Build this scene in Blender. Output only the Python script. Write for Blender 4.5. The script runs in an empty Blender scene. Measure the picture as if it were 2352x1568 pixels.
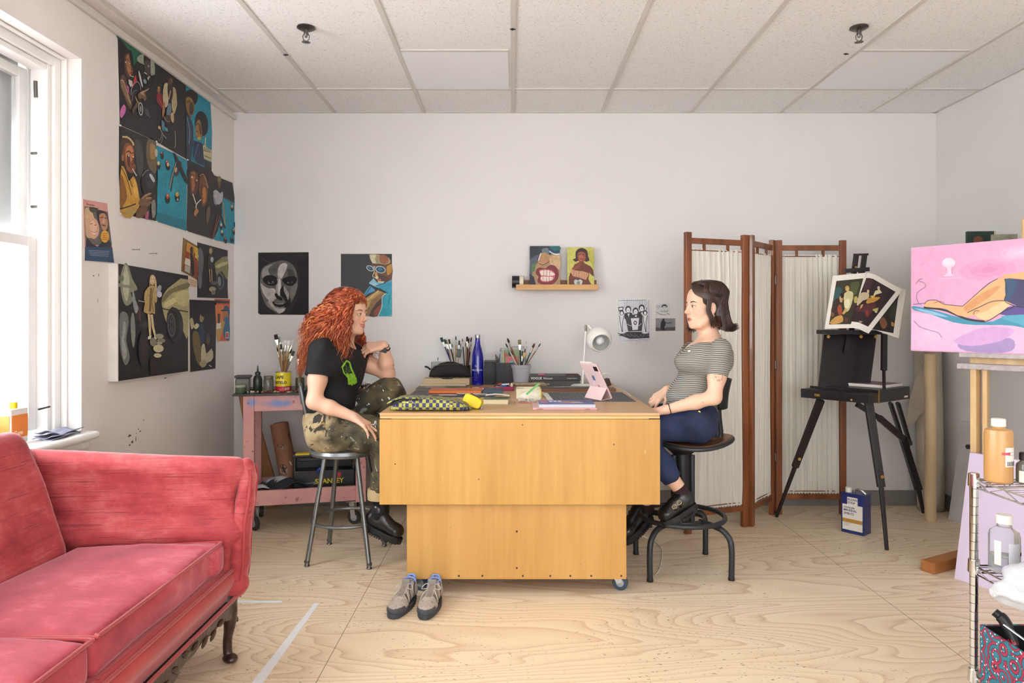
import bpy, bmesh, math, random
import numpy as np
from mathutils import Vector, Matrix, Euler
R_ = math.radians
sc = bpy.context.scene
COL = sc.collection
F, CX, CY, EH = 1600.0, 1178.0, 738.0, 1.256      # focal length in photo pixels, vanishing point, eye height
DB, XL, XR, ZC = 4.76, -1.905, 2.89, 2.684        # back wall, side walls, ceiling
# ---------------------------------------------------------------- camera
cam = bpy.data.cameras.new('camera'); camo = bpy.data.objects.new('camera', cam); COL.objects.link(camo)
camo.location = (0, 0, EH); camo.rotation_euler = (R_(90), 0, 0)
cam.sensor_width = 36; cam.lens = F/2352*36
cam.shift_x = (1176-CX)/2352; cam.shift_y = (CY-784)/2352
cam.clip_start = .05; sc.camera = camo
# ---------------------------------------------------------------- daylight and added fill
w = bpy.data.worlds.new('daylight'); sc.world = w; w.use_nodes = True
bg = w.node_tree.nodes['Background']; bg.inputs[0].default_value = (.92, .955, 1, 1); bg.inputs[1].default_value = 2.2
def area(name, loc, rot, sx, sy, power, col=(1,1,1)):
    l = bpy.data.lights.new(name, 'AREA'); l.shape = 'RECTANGLE'; l.size = sx; l.size_y = sy; l.energy = power; l.color = col
    o = bpy.data.objects.new(name, l); COL.objects.link(o); o.location = loc; o.rotation_euler = rot; return o
area('window_light_panel', (-2.6, 2.15, 1.75), (0, R_(-82), 0), 1.7, 1.5, 95, (.95, .98, 1))
area('window_light_panel', (-2.6, .55, 1.75), (0, R_(-82), 0), 1.7, 1.4, 95, (.95, .98, 1))  # added light outside the unseen second window, brightens the front floor
area('rear_fill_light', (.9, -2.9, 1.6), (R_(95), 0, 0), 4.2, 1.9, 85, (.96, .98, 1))  # added fill at the open rear (no window), tilted up to brighten the ceiling
sc.view_settings.view_transform = 'Standard'; sc.view_settings.look = 'None'
sc.view_settings.exposure = 0.12; sc.view_settings.gamma = 1.0; sc.view_settings.use_curve_mapping = False
# ---------------------------------------------------------------- helpers
def P(x, y, Y): return Vector(((x-CX)/F*Y, Y, EH-(y-CY)/F*Y))
def PB(x, y, off=0): return P(x, y, DB-off)
def PL(x, y, off=0): return P(x, y, (-XL-off)*F/(CX-x))
def PR(x, y, off=0): return P(x, y, (XR-off)*F/(x-CX))
def PZ(x, y, z=0): return P(x, y, (EH-z)*F/(y-CY))
def lin(h):
    if isinstance(h, (tuple, list)): return tuple(h[:3])
    h = h.lstrip('#'); c = [int(h[i:i+2], 16)/255 for i in (0, 2, 4)]
    return tuple(x/12.92 if x <= .04045 else ((x+.055)/1.055)**2.4 for x in c)
class NT:
    def __init__(s, name):
        s.m = bpy.data.materials.new(name); s.m.use_nodes = True; s.t = s.m.node_tree; s.b = s.t.nodes['Principled BSDF']
    def n(s, kind, **kw):
        x = s.t.nodes.new('ShaderNode'+kind)
        for k, v in kw.items():
            if hasattr(x, k): setattr(x, k, v)
        return x
    def l(s, a, b): s.t.links.new(a, b)
    def inp(s, node, i, v):
        if hasattr(v, 'links'): s.l(v, node.inputs[i])
        else: node.inputs[i].default_value = v
    def co(s, scale=(1,1,1), rot=(0,0,0), loc=(0,0,0)):
        g = s.n('NewGeometry'); mp = s.n('Mapping'); s.l(g.outputs['Position'], mp.inputs[0])
        mp.inputs['Scale'].default_value = scale; mp.inputs['Rotation'].default_value = rot; mp.inputs['Location'].default_value = loc
        return mp.outputs[0]
    def oco(s, scale=(1,1,1), rot=(0,0,0)):
        g = s.n('TexCoord'); mp = s.n('Mapping'); s.l(g.outputs['Object'], mp.inputs[0])
        mp.inputs['Scale'].default_value = scale; mp.inputs['Rotation'].default_value = rot
        return mp.outputs[0]
    def noise(s, co, scale, detail=4, rough=.55, dist=0):
        x = s.n('TexNoise'); s.l(co, x.inputs['Vector']); x.inputs['Scale'].default_value = scale
        x.inputs['Detail'].default_value = detail; x.inputs['Roughness'].default_value = rough; x.inputs['Distortion'].default_value = dist
        return x.outputs['Fac']
    def ramp(s, fac, stops):
        r = s.n('ValToRGB'); e = r.color_ramp.elements
        while len(e) < len(stops): e.new(.5)
        for q, (p, c) in zip(e, stops):
            q.position = p; q.color = (*lin(c), 1) if not isinstance(c, float) else (c, c, c, 1)
        s.inp(r, 0, fac); return r.outputs[0]
    def mix(s, fac, a, b, mode='MIX'):
        x = s.n('Mix', data_type='RGBA', blend_type=mode); s.inp(x, 0, fac)
        for i, v in ((6, a), (7, b)):
            if isinstance(v, str): v = (*lin(v), 1)
            elif isinstance(v, float): v = (v, v, v, 1)
            s.inp(x, i, v)
        return x.outputs[2]
    def math(s, op, a, b=0.0, clamp=False):
        x = s.n('Math', operation=op, use_clamp=clamp); s.inp(x, 0, a); s.inp(x, 1, b); return x.outputs[0]
    def bump(s, h, strength=.3, dist=.01):
        x = s.n('Bump'); x.inputs['Strength'].default_value = strength; x.inputs['Distance'].default_value = dist
        s.l(h, x.inputs['Height']); s.l(x.outputs[0], s.b.inputs['Normal'])
    def col(s, c):
        if isinstance(c, str): s.b.inputs['Base Color'].default_value = (*lin(c), 1)
        else: s.l(c, s.b.inputs['Base Color'])
MC = {}
def mat(name, hexc, rough=.5, metal=0, var=.12, nscale=12, bump=0, bscale=60, trans=0, ior=1.45, stretch=(1,1,1), sheen=0, alpha=1, coat=0, spec=.5):
    if name in MC: return MC[name]
    t = NT(name); b = t.b
    co = t.co(stretch)
    if var:
        f = t.noise(co, nscale); c = t.mix(t.ramp(f, [(.3, 1-var), (.7, 1.0)]), '000000', hexc)
        r = t.ramp(f, [(.3, 1.0-var), (.7, 1.0)]); c = t.mix(1.0, hexc, r, 'MULTIPLY'); t.col(c)
    else: t.col(hexc)
    b.inputs['Roughness'].default_value = rough; b.inputs['Metallic'].default_value = metal
    b.inputs['Specular IOR Level'].default_value = spec
    if trans: b.inputs['Transmission Weight'].default_value = trans; b.inputs['IOR'].default_value = ior
    if sheen: b.inputs['Sheen Weight'].default_value = sheen; b.inputs['Sheen Roughness'].default_value = .4
    if alpha < 1: b.inputs['Alpha'].default_value = alpha
    if coat: b.inputs['Coat Weight'].default_value = coat
    if bump: t.bump(t.noise(co, bscale), bump)
    MC[name] = t.m; return t.m
def vmat(name, rough=.6, var=.2, nscale=40, bump=.1, bscale=90, stretch=(1,1,1), sss=0, sheen=0, metal=0):
    if name in MC: return MC[name]
    t = NT(name); a = t.n('Attribute', attribute_name='Col'); co = t.co(stretch)
    r = t.ramp(t.noise(co, nscale, 6), [(.3, 1.0-var), (.65, 1.0)])
    t.col(t.mix(1.0, a.outputs['Color'], r, 'MULTIPLY')); t.b.inputs['Roughness'].default_value = rough
    t.b.inputs['Metallic'].default_value = metal
    if sss: t.b.inputs['Subsurface Weight'].default_value = sss; t.b.inputs['Subsurface Radius'].default_value = (.012, .005, .003)
    if sheen: t.b.inputs['Sheen Weight'].default_value = sheen
    if bump: t.bump(t.noise(co, bscale), bump, .004)
    MC[name] = t.m; return t.m
def wood(name, c1, c2, axis='X', scale=9, rough=.45, rings=6, coat=0):
    if name in MC: return MC[name]
    t = NT(name); st = {'X': (.12,1,1), 'Y': (1,.12,1), 'Z': (1,1,.12)}[axis]
    co = t.co(st); n = t.noise(co, scale, 6, .6, 1.5); n2 = t.noise(co, scale*rings, 3)
    f = t.math('ADD', t.math('MULTIPLY', n, .75), t.math('MULTIPLY', n2, .25))
    t.col(t.ramp(f, [(.35, c1), (.62, c2)])); t.b.inputs['Roughness'].default_value = rough
    if coat: t.b.inputs['Coat Weight'].default_value = coat
    t.bump(n2, .08, .003); MC[name] = t.m; return t.m
WM = {}
def setp(o, label=None, cat=None, group=None, kind=None):
    if label: o['label'] = label
    if cat: o['category'] = cat
    if group: o['group'] = group
    if kind: o['kind'] = kind
    return o
def thing(name, label, cat, loc=(0,0,0), group=None, rz=0):
    o = bpy.data.objects.new(name, None); o.empty_display_size = .05; COL.objects.link(o)
    o.location = loc; o.rotation_euler = (0, 0, rz)
    WM[o] = Matrix.Translation(Vector(loc)) @ Matrix.Rotation(rz, 4, 'Z')
    return setp(o, label, cat, group)
def frame(d, up=(0,0,1)):
    d = Vector(d).normalized(); up = Vector(up)
    if abs(d.dot(up)) > .98: up = Vector((0,1,0)) if abs(d.y) < .9 else Vector((1,0,0))
    x = up.cross(d).normalized(); y = d.cross(x); return x, y, d
def rot3(r):
    if r is None: return Matrix.Identity(3)
    if isinstance(r, (int, float)): return Matrix.Rotation(r, 3, 'Z')
    if isinstance(r, Matrix): return r
    return Euler(r).to_matrix()
class M:
    def __init__(s): s.v = []; s.f = []; s.mi = []; s.c = []; s.T = None
    def add(s, vs, fs, m=0, col=None):
        n = len(s.v)
        if s.T is not None: vs = [s.T @ Vector(v) for v in vs]
        s.v += [tuple(v) for v in vs]; s.f += [tuple(i+n for i in f) for f in fs]
        s.mi += [m]*len(fs); c = (*lin(col), 1) if col is not None else (1,1,1,1)
        s.c += [c]*len(fs); return s
    def box(s, c, size, rot=None, m=0, col=None, taper=1):
        r = rot3(rot); c = Vector(c); a, b, d = (x/2 for x in size)
        vs = [c + r @ Vector((x*a*(taper if z > 0 else 1), y*b*(taper if z > 0 else 1), z*d)) for z in (-1,1) for x, y in ((-1,-1),(1,-1),(1,1),(-1,1))]
        return s.add(vs, [(3,2,1,0),(4,5,6,7),(0,1,5,4),(1,2,6,5),(2,3,7,6),(3,0,4,7)], m, col)
    def box2(s, lo, hi, m=0, col=None):
        lo, hi = Vector(lo), Vector(hi); d = hi-lo
        return s.box((lo+hi)/2, (abs(d.x), abs(d.y), abs(d.z)), None, m, col)
    def bar(s, p, q, wd, ht, m=0, col=None, up=(0,0,1), w2=None, h2=None):
        p, q = Vector(p), Vector(q); x, y, d = frame(q-p, up); w2 = w2 or wd; h2 = h2 or ht
        vs = [b + x*(sx*ww/2) + y*(sy*hh/2) for b, ww, hh in ((p,wd,ht),(q,w2,h2)) for sx, sy in ((-1,-1),(1,-1),(1,1),(-1,1))]
        return s.add(vs, [(3,2,1,0),(4,5,6,7),(0,1,5,4),(1,2,6,5),(2,3,7,6),(3,0,4,7)], m, col)
    def tube(s, pts, r, n=10, m=0, col=None, cap=True, closed=False):
        pts = [Vector(p) for p in pts]; k = len(pts)
        rs = r if isinstance(r, (list, tuple)) else [r]*k
        vs, fs = [], []; px = None
        for i, p in enumerate(pts):
            a = pts[(i-1) % k] if (closed or i > 0) else p; b = pts[(i+1) % k] if (closed or i < k-1) else p
            d = (b-a); d = d.normalized() if d.length > 1e-9 else Vector((0,0,1))
            if px is None: px = frame(d)[0]
            px = (px - d*px.dot(d)); px = px.normalized() if px.length > 1e-6 else frame(d)[0]
            py = d.cross(px)
            for j in range(n):
                t = 2*math.pi*j/n; vs.append(p + (px*math.cos(t)+py*math.sin(t))*rs[i])
        for i in range(k if closed else k-1):
            for j in range(n):
                a, b = i*n+j, i*n+(j+1) % n; c, d2 = ((i+1) % k)*n+(j+1) % n, ((i+1) % k)*n+j
                fs.append((a, b, c, d2))
        if cap and not closed: fs += [tuple(range(n-1,-1,-1)), tuple(range((k-1)*n, k*n))]
        return s.add(vs, fs, m, col)
    def cyl(s, p, q, r, r2=None, n=20, m=0, col=None, cap=True): return s.tube([p, q], [r, r if r2 is None else r2], n, m, col, cap)
    def lathe(s, c, prof, n=28, m=0, col=None, axis=(0,0,1), cap=True):
        x, y, d = frame(axis); c = Vector(c); vs, fs = [], []
        for r, z in prof:
            for j in range(n):
                t = 2*math.pi*j/n; vs.append(c + (x*math.cos(t)+y*math.sin(t))*r + d*z)
        for i in range(len(prof)-1):
            for j in range(n): fs.append((i*n+j, i*n+(j+1) % n, (i+1)*n+(j+1) % n, (i+1)*n+j))
        if cap: fs += [tuple(range(n-1,-1,-1)), tuple(range((len(prof)-1)*n, len(prof)*n))]
        return s.add(vs, fs, m, col)
    def ell(s, c, rad, rot=None, n=14, m=0, col=None):
        if isinstance(rad, (int, float)): rad = (rad,)*3
        r = rot3(rot); c = Vector(c); vs, fs = [], []; k = n//2
        for i in range(k+1):
            ph = math.pi*i/k
            for j in range(n):
                t = 2*math.pi*j/n
                vs.append(c + r @ Vector((rad[0]*math.sin(ph)*math.cos(t), rad[1]*math.sin(ph)*math.sin(t), rad[2]*math.cos(ph))))
        for i in range(k):
            for j in range(n): fs.append((i*n+j, (i+1)*n+j, (i+1)*n+(j+1) % n, i*n+(j+1) % n))
        return s.add(vs, fs, m, col)
    def prism(s, pts, ext, m=0, col=None):
        pts = [Vector(p) for p in pts]; e = Vector(ext); n = len(pts)
        vs = pts + [p+e for p in pts]
        fs = [tuple(range(n)), tuple(range(2*n-1, n-1, -1))] + [(i, i+n, (i+1) % n+n, (i+1) % n) for i in range(n)]
        return s.add(vs, fs, m, col)
    def grid(s, fn, nu, nv, m=0, col=None, closeu=False, closev=False):
        vs = [fn(i/nu, j/nv) for i in range(nu+(not closeu)) for j in range(nv+(not closev))]
        W = nv+(not closev); H = nu+(not closeu)
        fs = [(i*W+j, ((i+1) % H)*W+j, ((i+1) % H)*W+(j+1) % W, i*W+(j+1) % W) for i in range(nu) for j in range(nv)]
        return s.add(vs, fs, m, col)
    def obj(s, name, mats, parent=None, smooth=False, bevel=0, sub=0, solid=0, angle=35, bseg=2):
        if not isinstance(mats, (list, tuple)): mats = [mats]
        me = bpy.data.meshes.new(name)
        vs = np.array(s.v, dtype=float).reshape(-1, 3)
        if parent is not None: W = WM[parent]; org = None
        else:
            org = Vector(((vs[:,0].min()+vs[:,0].max())/2, (vs[:,1].min()+vs[:,1].max())/2, vs[:,2].min())); W = Matrix.Translation(org)
        inv = np.array(W.inverted()); vl = vs @ inv[:3,:3].T + inv[:3,3]
        me.from_pydata(vl.tolist(), [], s.f)
        for m_ in mats: me.materials.append(m_)
        if len(mats) > 1: me.polygons.foreach_set('material_index', s.mi)
        if any(c != (1,1,1,1) for c in s.c):
            at = me.color_attributes.new('Col', 'FLOAT_COLOR', 'CORNER')
            tot = [p.loop_total for p in me.polygons]
            at.data.foreach_set('color', np.repeat(np.array(s.c), tot, axis=0).ravel())
        if smooth:
            me.polygons.foreach_set('use_smooth', [True]*len(me.polygons))
            if smooth != 'all': me.set_sharp_from_angle(angle=R_(angle))
        me.update()
        o = bpy.data.objects.new(name, me); COL.objects.link(o)
        if parent is not None: o.parent = parent
        else: o.location = org
        WM[o] = W
        if solid: md = o.modifiers.new('solid', 'SOLIDIFY'); md.thickness = solid; md.offset = 0
        if bevel: md = o.modifiers.new('bevel', 'BEVEL'); md.width = bevel; md.segments = bseg; md.limit_method = 'ANGLE'; md.angle_limit = R_(40); md.harden_normals = False
        if sub: md = o.modifiers.new('sub', 'SUBSURF'); md.levels = md.render_levels = sub
        if bevel and not smooth and not sub: me.polygons.foreach_set('use_smooth', [False]*len(me.polygons))
        return o
def one(mb, name, mats, label, cat, group=None, kind=None, **kw):
    return setp(mb.obj(name, mats, None, **kw), label, cat, group, kind)
def struct(mb, name, mats, parent=None, **kw):
    o = mb.obj(name, mats, parent, **kw); o['kind'] = 'structure'; return o
def text(body, size, org, right, up, m, parent, name='lettering', ext=.0003, align='LEFT', space=1, shear=0, sx=1, bold=0):
    cu = bpy.data.curves.new(name, 'FONT'); cu.body = body; cu.size = size; cu.extrude = ext; cu.align_x = align; cu.space_character = space; cu.shear = shear; cu.offset = bold
    cu.resolution_u = 3
    to = bpy.data.objects.new(name+'_source', cu); me = bpy.data.meshes.new_from_object(to); bpy.data.objects.remove(to)
    r, u = Vector(right).normalized(), Vector(up).normalized(); n = r.cross(u).normalized()
    A = Matrix((r*sx, u, n)).transposed().to_4x4(); A.translation = Vector(org)
    me.transform((WM[parent].inverted() if parent else Matrix.Identity(4)) @ A); me.name = name
    me.materials.clear(); me.materials.append(m)
    o = bpy.data.objects.new(name, me); COL.objects.link(o); WM[o] = WM.get(parent, Matrix.Identity(4))
    if parent: o.parent = parent
    return o
def spline(pts, n=8, closed=False):
    pts = [Vector(p) for p in pts]; k = len(pts); out = []
    for i in range(k if closed else k-1):
        g = lambda j: pts[j % k] if closed else pts[max(0, min(k-1, j))]
        a, b, c, d = g(i-1), g(i), g(i+1), g(i+2)
        for j in range(n):
            t = j/n; out.append(.5*((2*b)+(c-a)*t+(2*a-5*b+4*c-d)*t*t+(3*b-a-3*c+d)*t**3))
    if not closed: out.append(pts[-1])
    return out
# flat paintings: layers of paint in photo measurements, laid on the real plane the picture hangs on
class Art:
    def __init__(s, proj, step=.0001): s.pj = proj; s.m = M(); s.k = 0; s.step = step
    def poly(s, col, pts, sm=0):
        pts = [Vector((p[0], p[1], 0)) for p in pts]
        if sm: pts = spline(pts, sm, True)
        s.k += 1; vs = [s.pj(p[0], p[1], s.k*s.step) for p in pts]
        s.m.add(vs, [tuple(range(len(vs)))], 0, col); return s
    def ell(s, col, cx, cy, rx, ry=None, a=0, n=22):
        ry = ry or rx; a = R_(a); ca, sa = math.cos(a), math.sin(a)
        return s.poly(col, [(cx+rx*math.cos(t)*ca-ry*math.sin(t)*sa, cy+rx*math.cos(t)*sa+ry*math.sin(t)*ca) for t in [2*math.pi*i/n for i in range(n)]])
    def line(s, col, pts, wd, sm=6, taper=False):
        p = spline([(a[0], a[1], 0) for a in pts], sm) if len(pts) > 2 and sm else [Vector((a[0], a[1], 0)) for a in pts]
        s.k += 1; vs = []
        for i, q in enumerate(p):
            d = p[min(i+1, len(p)-1)]-p[max(i-1, 0)]; nn = Vector((-d.y, d.x, 0)).normalized() if d.length else Vector((1,0,0))
            ww = wd/2*(1 if not taper else (.25+.75*math.sin(math.pi*(i+.3)/(len(p)+.6))))
            for sg in (-1, 1): e = q+nn*ww*sg; vs.append(s.pj(e.x, e.y, s.k*s.step))
        s.m.add(vs, [(2*i, 2*i+1, 2*i+3, 2*i+2) for i in range(len(p)-1)], 0, col); return s
    def soft(s, c0, c1, cx, cy, rx, ry, a=0, n=5):
        A, B = lin(c0), lin(c1)
        for i in range(n):
            t = i/(n-1); c = tuple(A[j]*(1-t)+B[j]*t for j in range(3)); q = 1-.8*t
            s.ell(c, cx, cy, rx*q, ry*q, a)
        return s
def plane_map(o, ex, ey, x0, y0, sx, sy, nrm):
    o, ex, ey, nrm = Vector(o), Vector(ex), Vector(ey), Vector(nrm)
    return lambda x, y, off=0: o + ex*((x-x0)*sx) + ey*((y-y0)*sy) + nrm*off

def text_cyl(body, size, c, r, z, ang, m, parent, name='lettering', sx=1, **kw):
    """lettering wrapped round a vertical cylinder; ang = direction it faces (0 = towards -Y)"""
    o = text(body, size, (0,0,0), (1,0,0), (0,0,1), m, None, name, align='CENTER', sx=sx, **kw)
    c = Vector(c); W = WM[parent].inverted()
    for v in o.data.vertices:
        a = v.co.x/r+ang; rr = r+.0004-v.co.y*.5
        v.co = W @ Vector((c.x+rr*math.sin(a), c.y-rr*math.cos(a), z+v.co.z))
    o.parent = parent; WM[o] = WM[parent]; return o
ORD = ['first','second','third','fourth','fifth','sixth','seventh','eighth','ninth','tenth','eleventh','twelfth','thirteenth','fourteenth','fifteenth','sixteenth','seventeenth','eighteenth','nineteenth','twentieth','twenty-first','twenty-second','twenty-third','twenty-fourth']
# ================================================================ smooth-union shapes meshed by surface nets (people, cushions, shoes)
def A3(v): return np.array(tuple(v), dtype=np.float32)
class SDF:
    def __init__(s): s.ops = []; s.disp = None
    def cap(s, a, b, ra, rb=None, k=.02, flat=None, clip=None, sub=False):
        rb = ra if rb is None else rb; a, b = A3(a), A3(b); m = max(ra, rb)+k+.02
        def f(p):
            ba = b-a; q = p-a; h = np.clip((q@ba)/max(float(ba@ba), 1e-9), 0, 1)[..., None]; q = q-ba*h; sc_ = 1
            if flat is not None:
                n, s_ = A3(Vector(flat[0]).normalized()), flat[1]; q = q+(q@n)[..., None]*n*(1/s_-1); sc_ = min(1, s_)
            d = (np.sqrt((q*q).sum(-1))-(ra+(rb-ra)*h[..., 0]))*sc_
            if clip is not None:
                for c_, n_ in clip: d = np.maximum(d, (p-A3(c_))@A3(Vector(n_).normalized()))
            return d
        mm = m*(1 if flat is None else max(1, flat[1]))
        s.ops.append((f, np.minimum(a, b)-mm, np.maximum(a, b)+mm, k, sub)); return s
    def ell(s, c, r, rot=None, k=.02, sub=False, pw=2):
        c = A3(c); r = A3(r) if not isinstance(r, (int, float)) else np.full(3, r, np.float32); Rm = np.array(rot3(rot)).astype(np.float32)
        def f(p):
            q = (p-c)@Rm
            if pw == 2:
                k0 = np.sqrt(((q/r)**2).sum(-1)); k1 = np.sqrt(((q/(r*r))**2).sum(-1)); return k0*(k0-1)/np.maximum(k1, 1e-6)
            k0 = (np.abs(q/r)**pw).sum(-1)**(1/pw); return (k0-1)*float(r.min())
        m = float(r.max())+k+.02; s.ops.append((f, c-m, c+m, k, sub)); return s
    def box(s, c, size, rot=None, rd=.02, k=.01, sub=False):
        c = A3(c); h = A3(size)/2-rd; Rm = np.array(rot3(rot)).astype(np.float32)
        def f(p):
            q = np.abs((p-c)@Rm)-h; return np.sqrt((np.maximum(q, 0)**2).sum(-1))+np.minimum(q.max(-1), 0)-rd
        m = float(np.linalg.norm(h))+rd+k+.02; s.ops.append((f, c-m, c+m, k, sub)); return s
    def chain(s, pts, rs, k=.02, **kw):
        for i in range(len(pts)-1): s.cap(pts[i], pts[i+1], rs[i], rs[i+1], k, **kw)
        return s
    def plane(s, c, n, k=.004):
        c, n = A3(c), A3(Vector(n).normalized()); s.ops.append((lambda p: (p-c)@n, None, None, k, 'cut')); return s
    def field(s, xs, ys, zs):
        Fd = np.full((len(xs), len(ys), len(zs)), .08, np.float32)
        for f, lo, hi, k, sub in s.ops:
            if lo is None: sl = (slice(None),)*3
            else:
                sl = tuple(slice(int(np.searchsorted(a, l)), int(np.searchsorted(a, h_))) for a, l, h_ in zip((xs, ys, zs), lo, hi))
                if any(q.start >= q.stop for q in sl): continue
            p = np.stack(np.meshgrid(xs[sl[0]], ys[sl[1]], zs[sl[2]], indexing='ij'), -1).astype(np.float32)
            d = f(p); F0 = Fd[sl]; k = max(k, 1e-4)
            if sub == 'cut': Fd[sl] = np.maximum(F0, d)
            elif sub: h = np.clip(.5-.5*(d+F0)/k, 0, 1); Fd[sl] = F0*(1-h)+(-d)*h+k*h*(1-h)
            else: h = np.clip(.5+.5*(d-F0)/k, 0, 1); Fd[sl] = d*(1-h)+F0*h-k*h*(1-h)
        if s.disp is not None:
            p = np.stack(np.meshgrid(xs, ys, zs, indexing='ij'), -1).astype(np.float32); near_ = np.abs(Fd) < .03
            Fd[near_] += s.disp(p[near_])
        return Fd
    def bounds(s):
        lo = np.min([o[1] for o in s.ops if o[1] is not None and o[4] is False], axis=0); hi = np.max([o[2] for o in s.ops if o[1] is not None and o[4] is False], axis=0); return lo, hi
    def mesh(s, h, lo=None, hi=None, holes=()):
        if lo is None: lo, hi = s.bounds()
        ax = [np.arange(l, u+h, h).astype(np.float32) for l, u in zip(lo, hi)]
        Fd = s.field(*ax); sg = Fd < 0; nx, ny, nz = Fd.shape
        cs = [sg[i:nx-1+i, j:ny-1+j, k:nz-1+k] for i in (0,1) for j in (0,1) for k in (0,1)]
        act = np.logical_or.reduce(cs) & ~np.logical_and.reduce(cs); ix = np.argwhere(act)
        if not len(ix): return np.zeros((0,3)), np.zeros((0,4), int)
        idx = -np.ones(act.shape, np.int64); idx[act] = np.arange(len(ix))
        acc = np.zeros((len(ix), 3)); cnt = np.zeros(len(ix)); C = [(i,j,k) for i in (0,1) for j in (0,1) for k in (0,1)]
        for a in range(8):
            for d in range(3):
                if C[a][d] == 0:
                    b = list(C[a]); b[d] = 1; pa, pb = ix+C[a], ix+b
                    fa, fb = Fd[tuple(pa.T)], Fd[tuple(pb.T)]; cr = (fa < 0) != (fb < 0); t = np.where(cr, fa/np.where(cr, fa-fb, 1), 0)
                    acc += np.where(cr[:, None], pa+np.eye(3)[d]*t[:, None], 0); cnt += cr
        vs = acc/cnt[:, None]*h+np.array([a[0] for a in ax]); fs = []
        for d in range(3):
            e1, e2 = (d+1) % 3, (d+2) % 3; s0 = [slice(None)]*3; s1 = [slice(None)]*3; s0[d] = slice(0, -1); s1[d] = slice(1, None)
            A, B = sg[tuple(s0)], sg[tuple(s1)]; q = np.argwhere(A != B); ok = (q[:, e1] > 0) & (q[:, e2] > 0) & (q[:, e1] < Fd.shape[e1]-1) & (q[:, e2] < Fd.shape[e2]-1); q = q[ok]
            u, v = np.eye(3, dtype=int)[e1], np.eye(3, dtype=int)[e2]
            quad = np.stack([idx[tuple((q-o).T)] for o in (u+v, v, 0*u, u)], 1); fl = ~A[tuple(q.T)]; quad[fl] = quad[fl][:, ::-1]; fs.append(quad)
        fs = np.concatenate(fs)
        for hl, hh in holes:
            c = vs[fs].mean(1); inside = ((c > np.array(hl)+h) & (c < np.array(hh)-h)).all(1); fs = fs[~inside]
        return vs, fs
def sdf_obj(name, parts, mats, parent=None, colour=None, h=None, smooth=True):
    """parts: list of (vs, fs); joined to one mesh object"""
    vs = np.concatenate([p[0] for p in parts]); off = 0; fs = []
    for v, f in parts: fs.append(f+off); off += len(v)
    fs = np.concatenate(fs); used = np.unique(fs); rm = -np.ones(len(vs), int); rm[used] = np.arange(len(used)); vs, fs = vs[used], rm[fs]
    me = bpy.data.meshes.new(name)
    if parent is not None: W = WM[parent]
    else: W = Matrix.Translation(Vector(((vs[:,0].min()+vs[:,0].max())/2, (vs[:,1].min()+vs[:,1].max())/2, vs[:,2].min())))
    inv = np.array(W.inverted()); vl = vs@inv[:3,:3].T+inv[:3,3]
    me.vertices.add(len(vl)); me.vertices.foreach_set('co', vl.astype(np.float32).ravel())
    me.loops.add(fs.size); me.loops.foreach_set('vertex_index', fs.astype(np.int32).ravel())
    me.polygons.add(len(fs)); me.polygons.foreach_set('loop_start', np.arange(0, fs.size, 4, dtype=np.int32)); me.polygons.foreach_set('use_smooth', np.ones(len(fs), bool))
    me.update(calc_edges=True); me.validate()
    for m_ in (mats if isinstance(mats, (list, tuple)) else [mats]): me.materials.append(m_)
    if colour is not None:
        cl = colour(vs); at = me.color_attributes.new('Col', 'FLOAT_COLOR', 'POINT'); at.data.foreach_set('color', np.concatenate([cl, np.ones((len(cl), 1))], 1).astype(np.float32).ravel())
    o = bpy.data.objects.new(name, me); COL.objects.link(o); WM[o] = W
    if parent is not None: o.parent = parent
    else: o.location = W.translation
    return o
# ================================================================ the room
def wall_mat(name, c, var=.05):
    t = NT(name); co = t.co(); n = t.noise(co, 1.3, 5); sp = t.noise(co, 34, 2, .5)
    c1 = t.mix(1.0, c, t.ramp(n, [(.3, 1.0-var), (.7, 1.0)]), 'MULTIPLY')
    sc_ = t.ramp(t.noise(t.co((1,1,.5), loc=(3,1,2)), 9, 8, .75), [(.70, 0.0), (.76, 1.0)])
    c2 = t.mix(t.math('MULTIPLY', sc_, .25), c1, '8a7f74'); t.col(c2)
    t.b.inputs['Roughness'].default_value = .6; t.bump(t.noise(co, 160, 3), .12, .002); return t.m
m_wall = wall_mat('painted_wall', 'dedad7'); m_wall_l = wall_mat('painted_wall_left', 'e6e0dc', .08)
m_white = mat('white_trim_paint', 'f0efec', .4, var=.04, nscale=5)
m_base = mat('grey_vinyl_baseboard', '85807c', .55, var=.06)
# plywood floor with cathedral grain
t = NT('plywood_floor'); co = t.co((.34, 1.75, 1))
wv = t.noise(co, 1.15, 2.5, .45, .55); bands = t.math('FRACT', t.math('MULTIPLY', wv, 34.0))
rg = t.ramp(bands, [(0, 0.0), (.40, .10), (.78, .50), (.93, 1.0), (1, .15)])
fine = t.noise(t.co((2.2, 60, 1)), 2.2, 3); big = t.noise(t.co((.5, .9, 1), loc=(4, 2, 0)), 1.1, 3)
c = t.mix(t.math('MULTIPLY', rg, t.ramp(big, [(.3, .25), (.65, .9)])), 'efdcbc', 'b98a5a')
c = t.mix(t.math('MULTIPLY', fine, .3), c, 'dfc8a8')
c = t.mix(t.ramp(big, [(.42, 0.0), (.75, .45)]), c, 'f2e6d2')
st = t.ramp(t.noise(t.co((1,1.6,1), loc=(1,7,0)), 30, 3, .7), [(.655, 0.0), (.675, 1.0)])
st2 = t.ramp(t.noise(t.co((.6,1.8,1), loc=(9,3,0)), 75, 2, .6), [(.665, 0.0), (.69, 1.0)])
zone = t.ramp(t.noise(t.co((1,1,1), loc=(.4,-.3,0)), 1.3, 2), [(.36, 0.0), (.52, 1.0)])
c = t.mix(t.math('MULTIPLY', t.math('MULTIPLY', st, zone), .75), c, '54473a')
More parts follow.
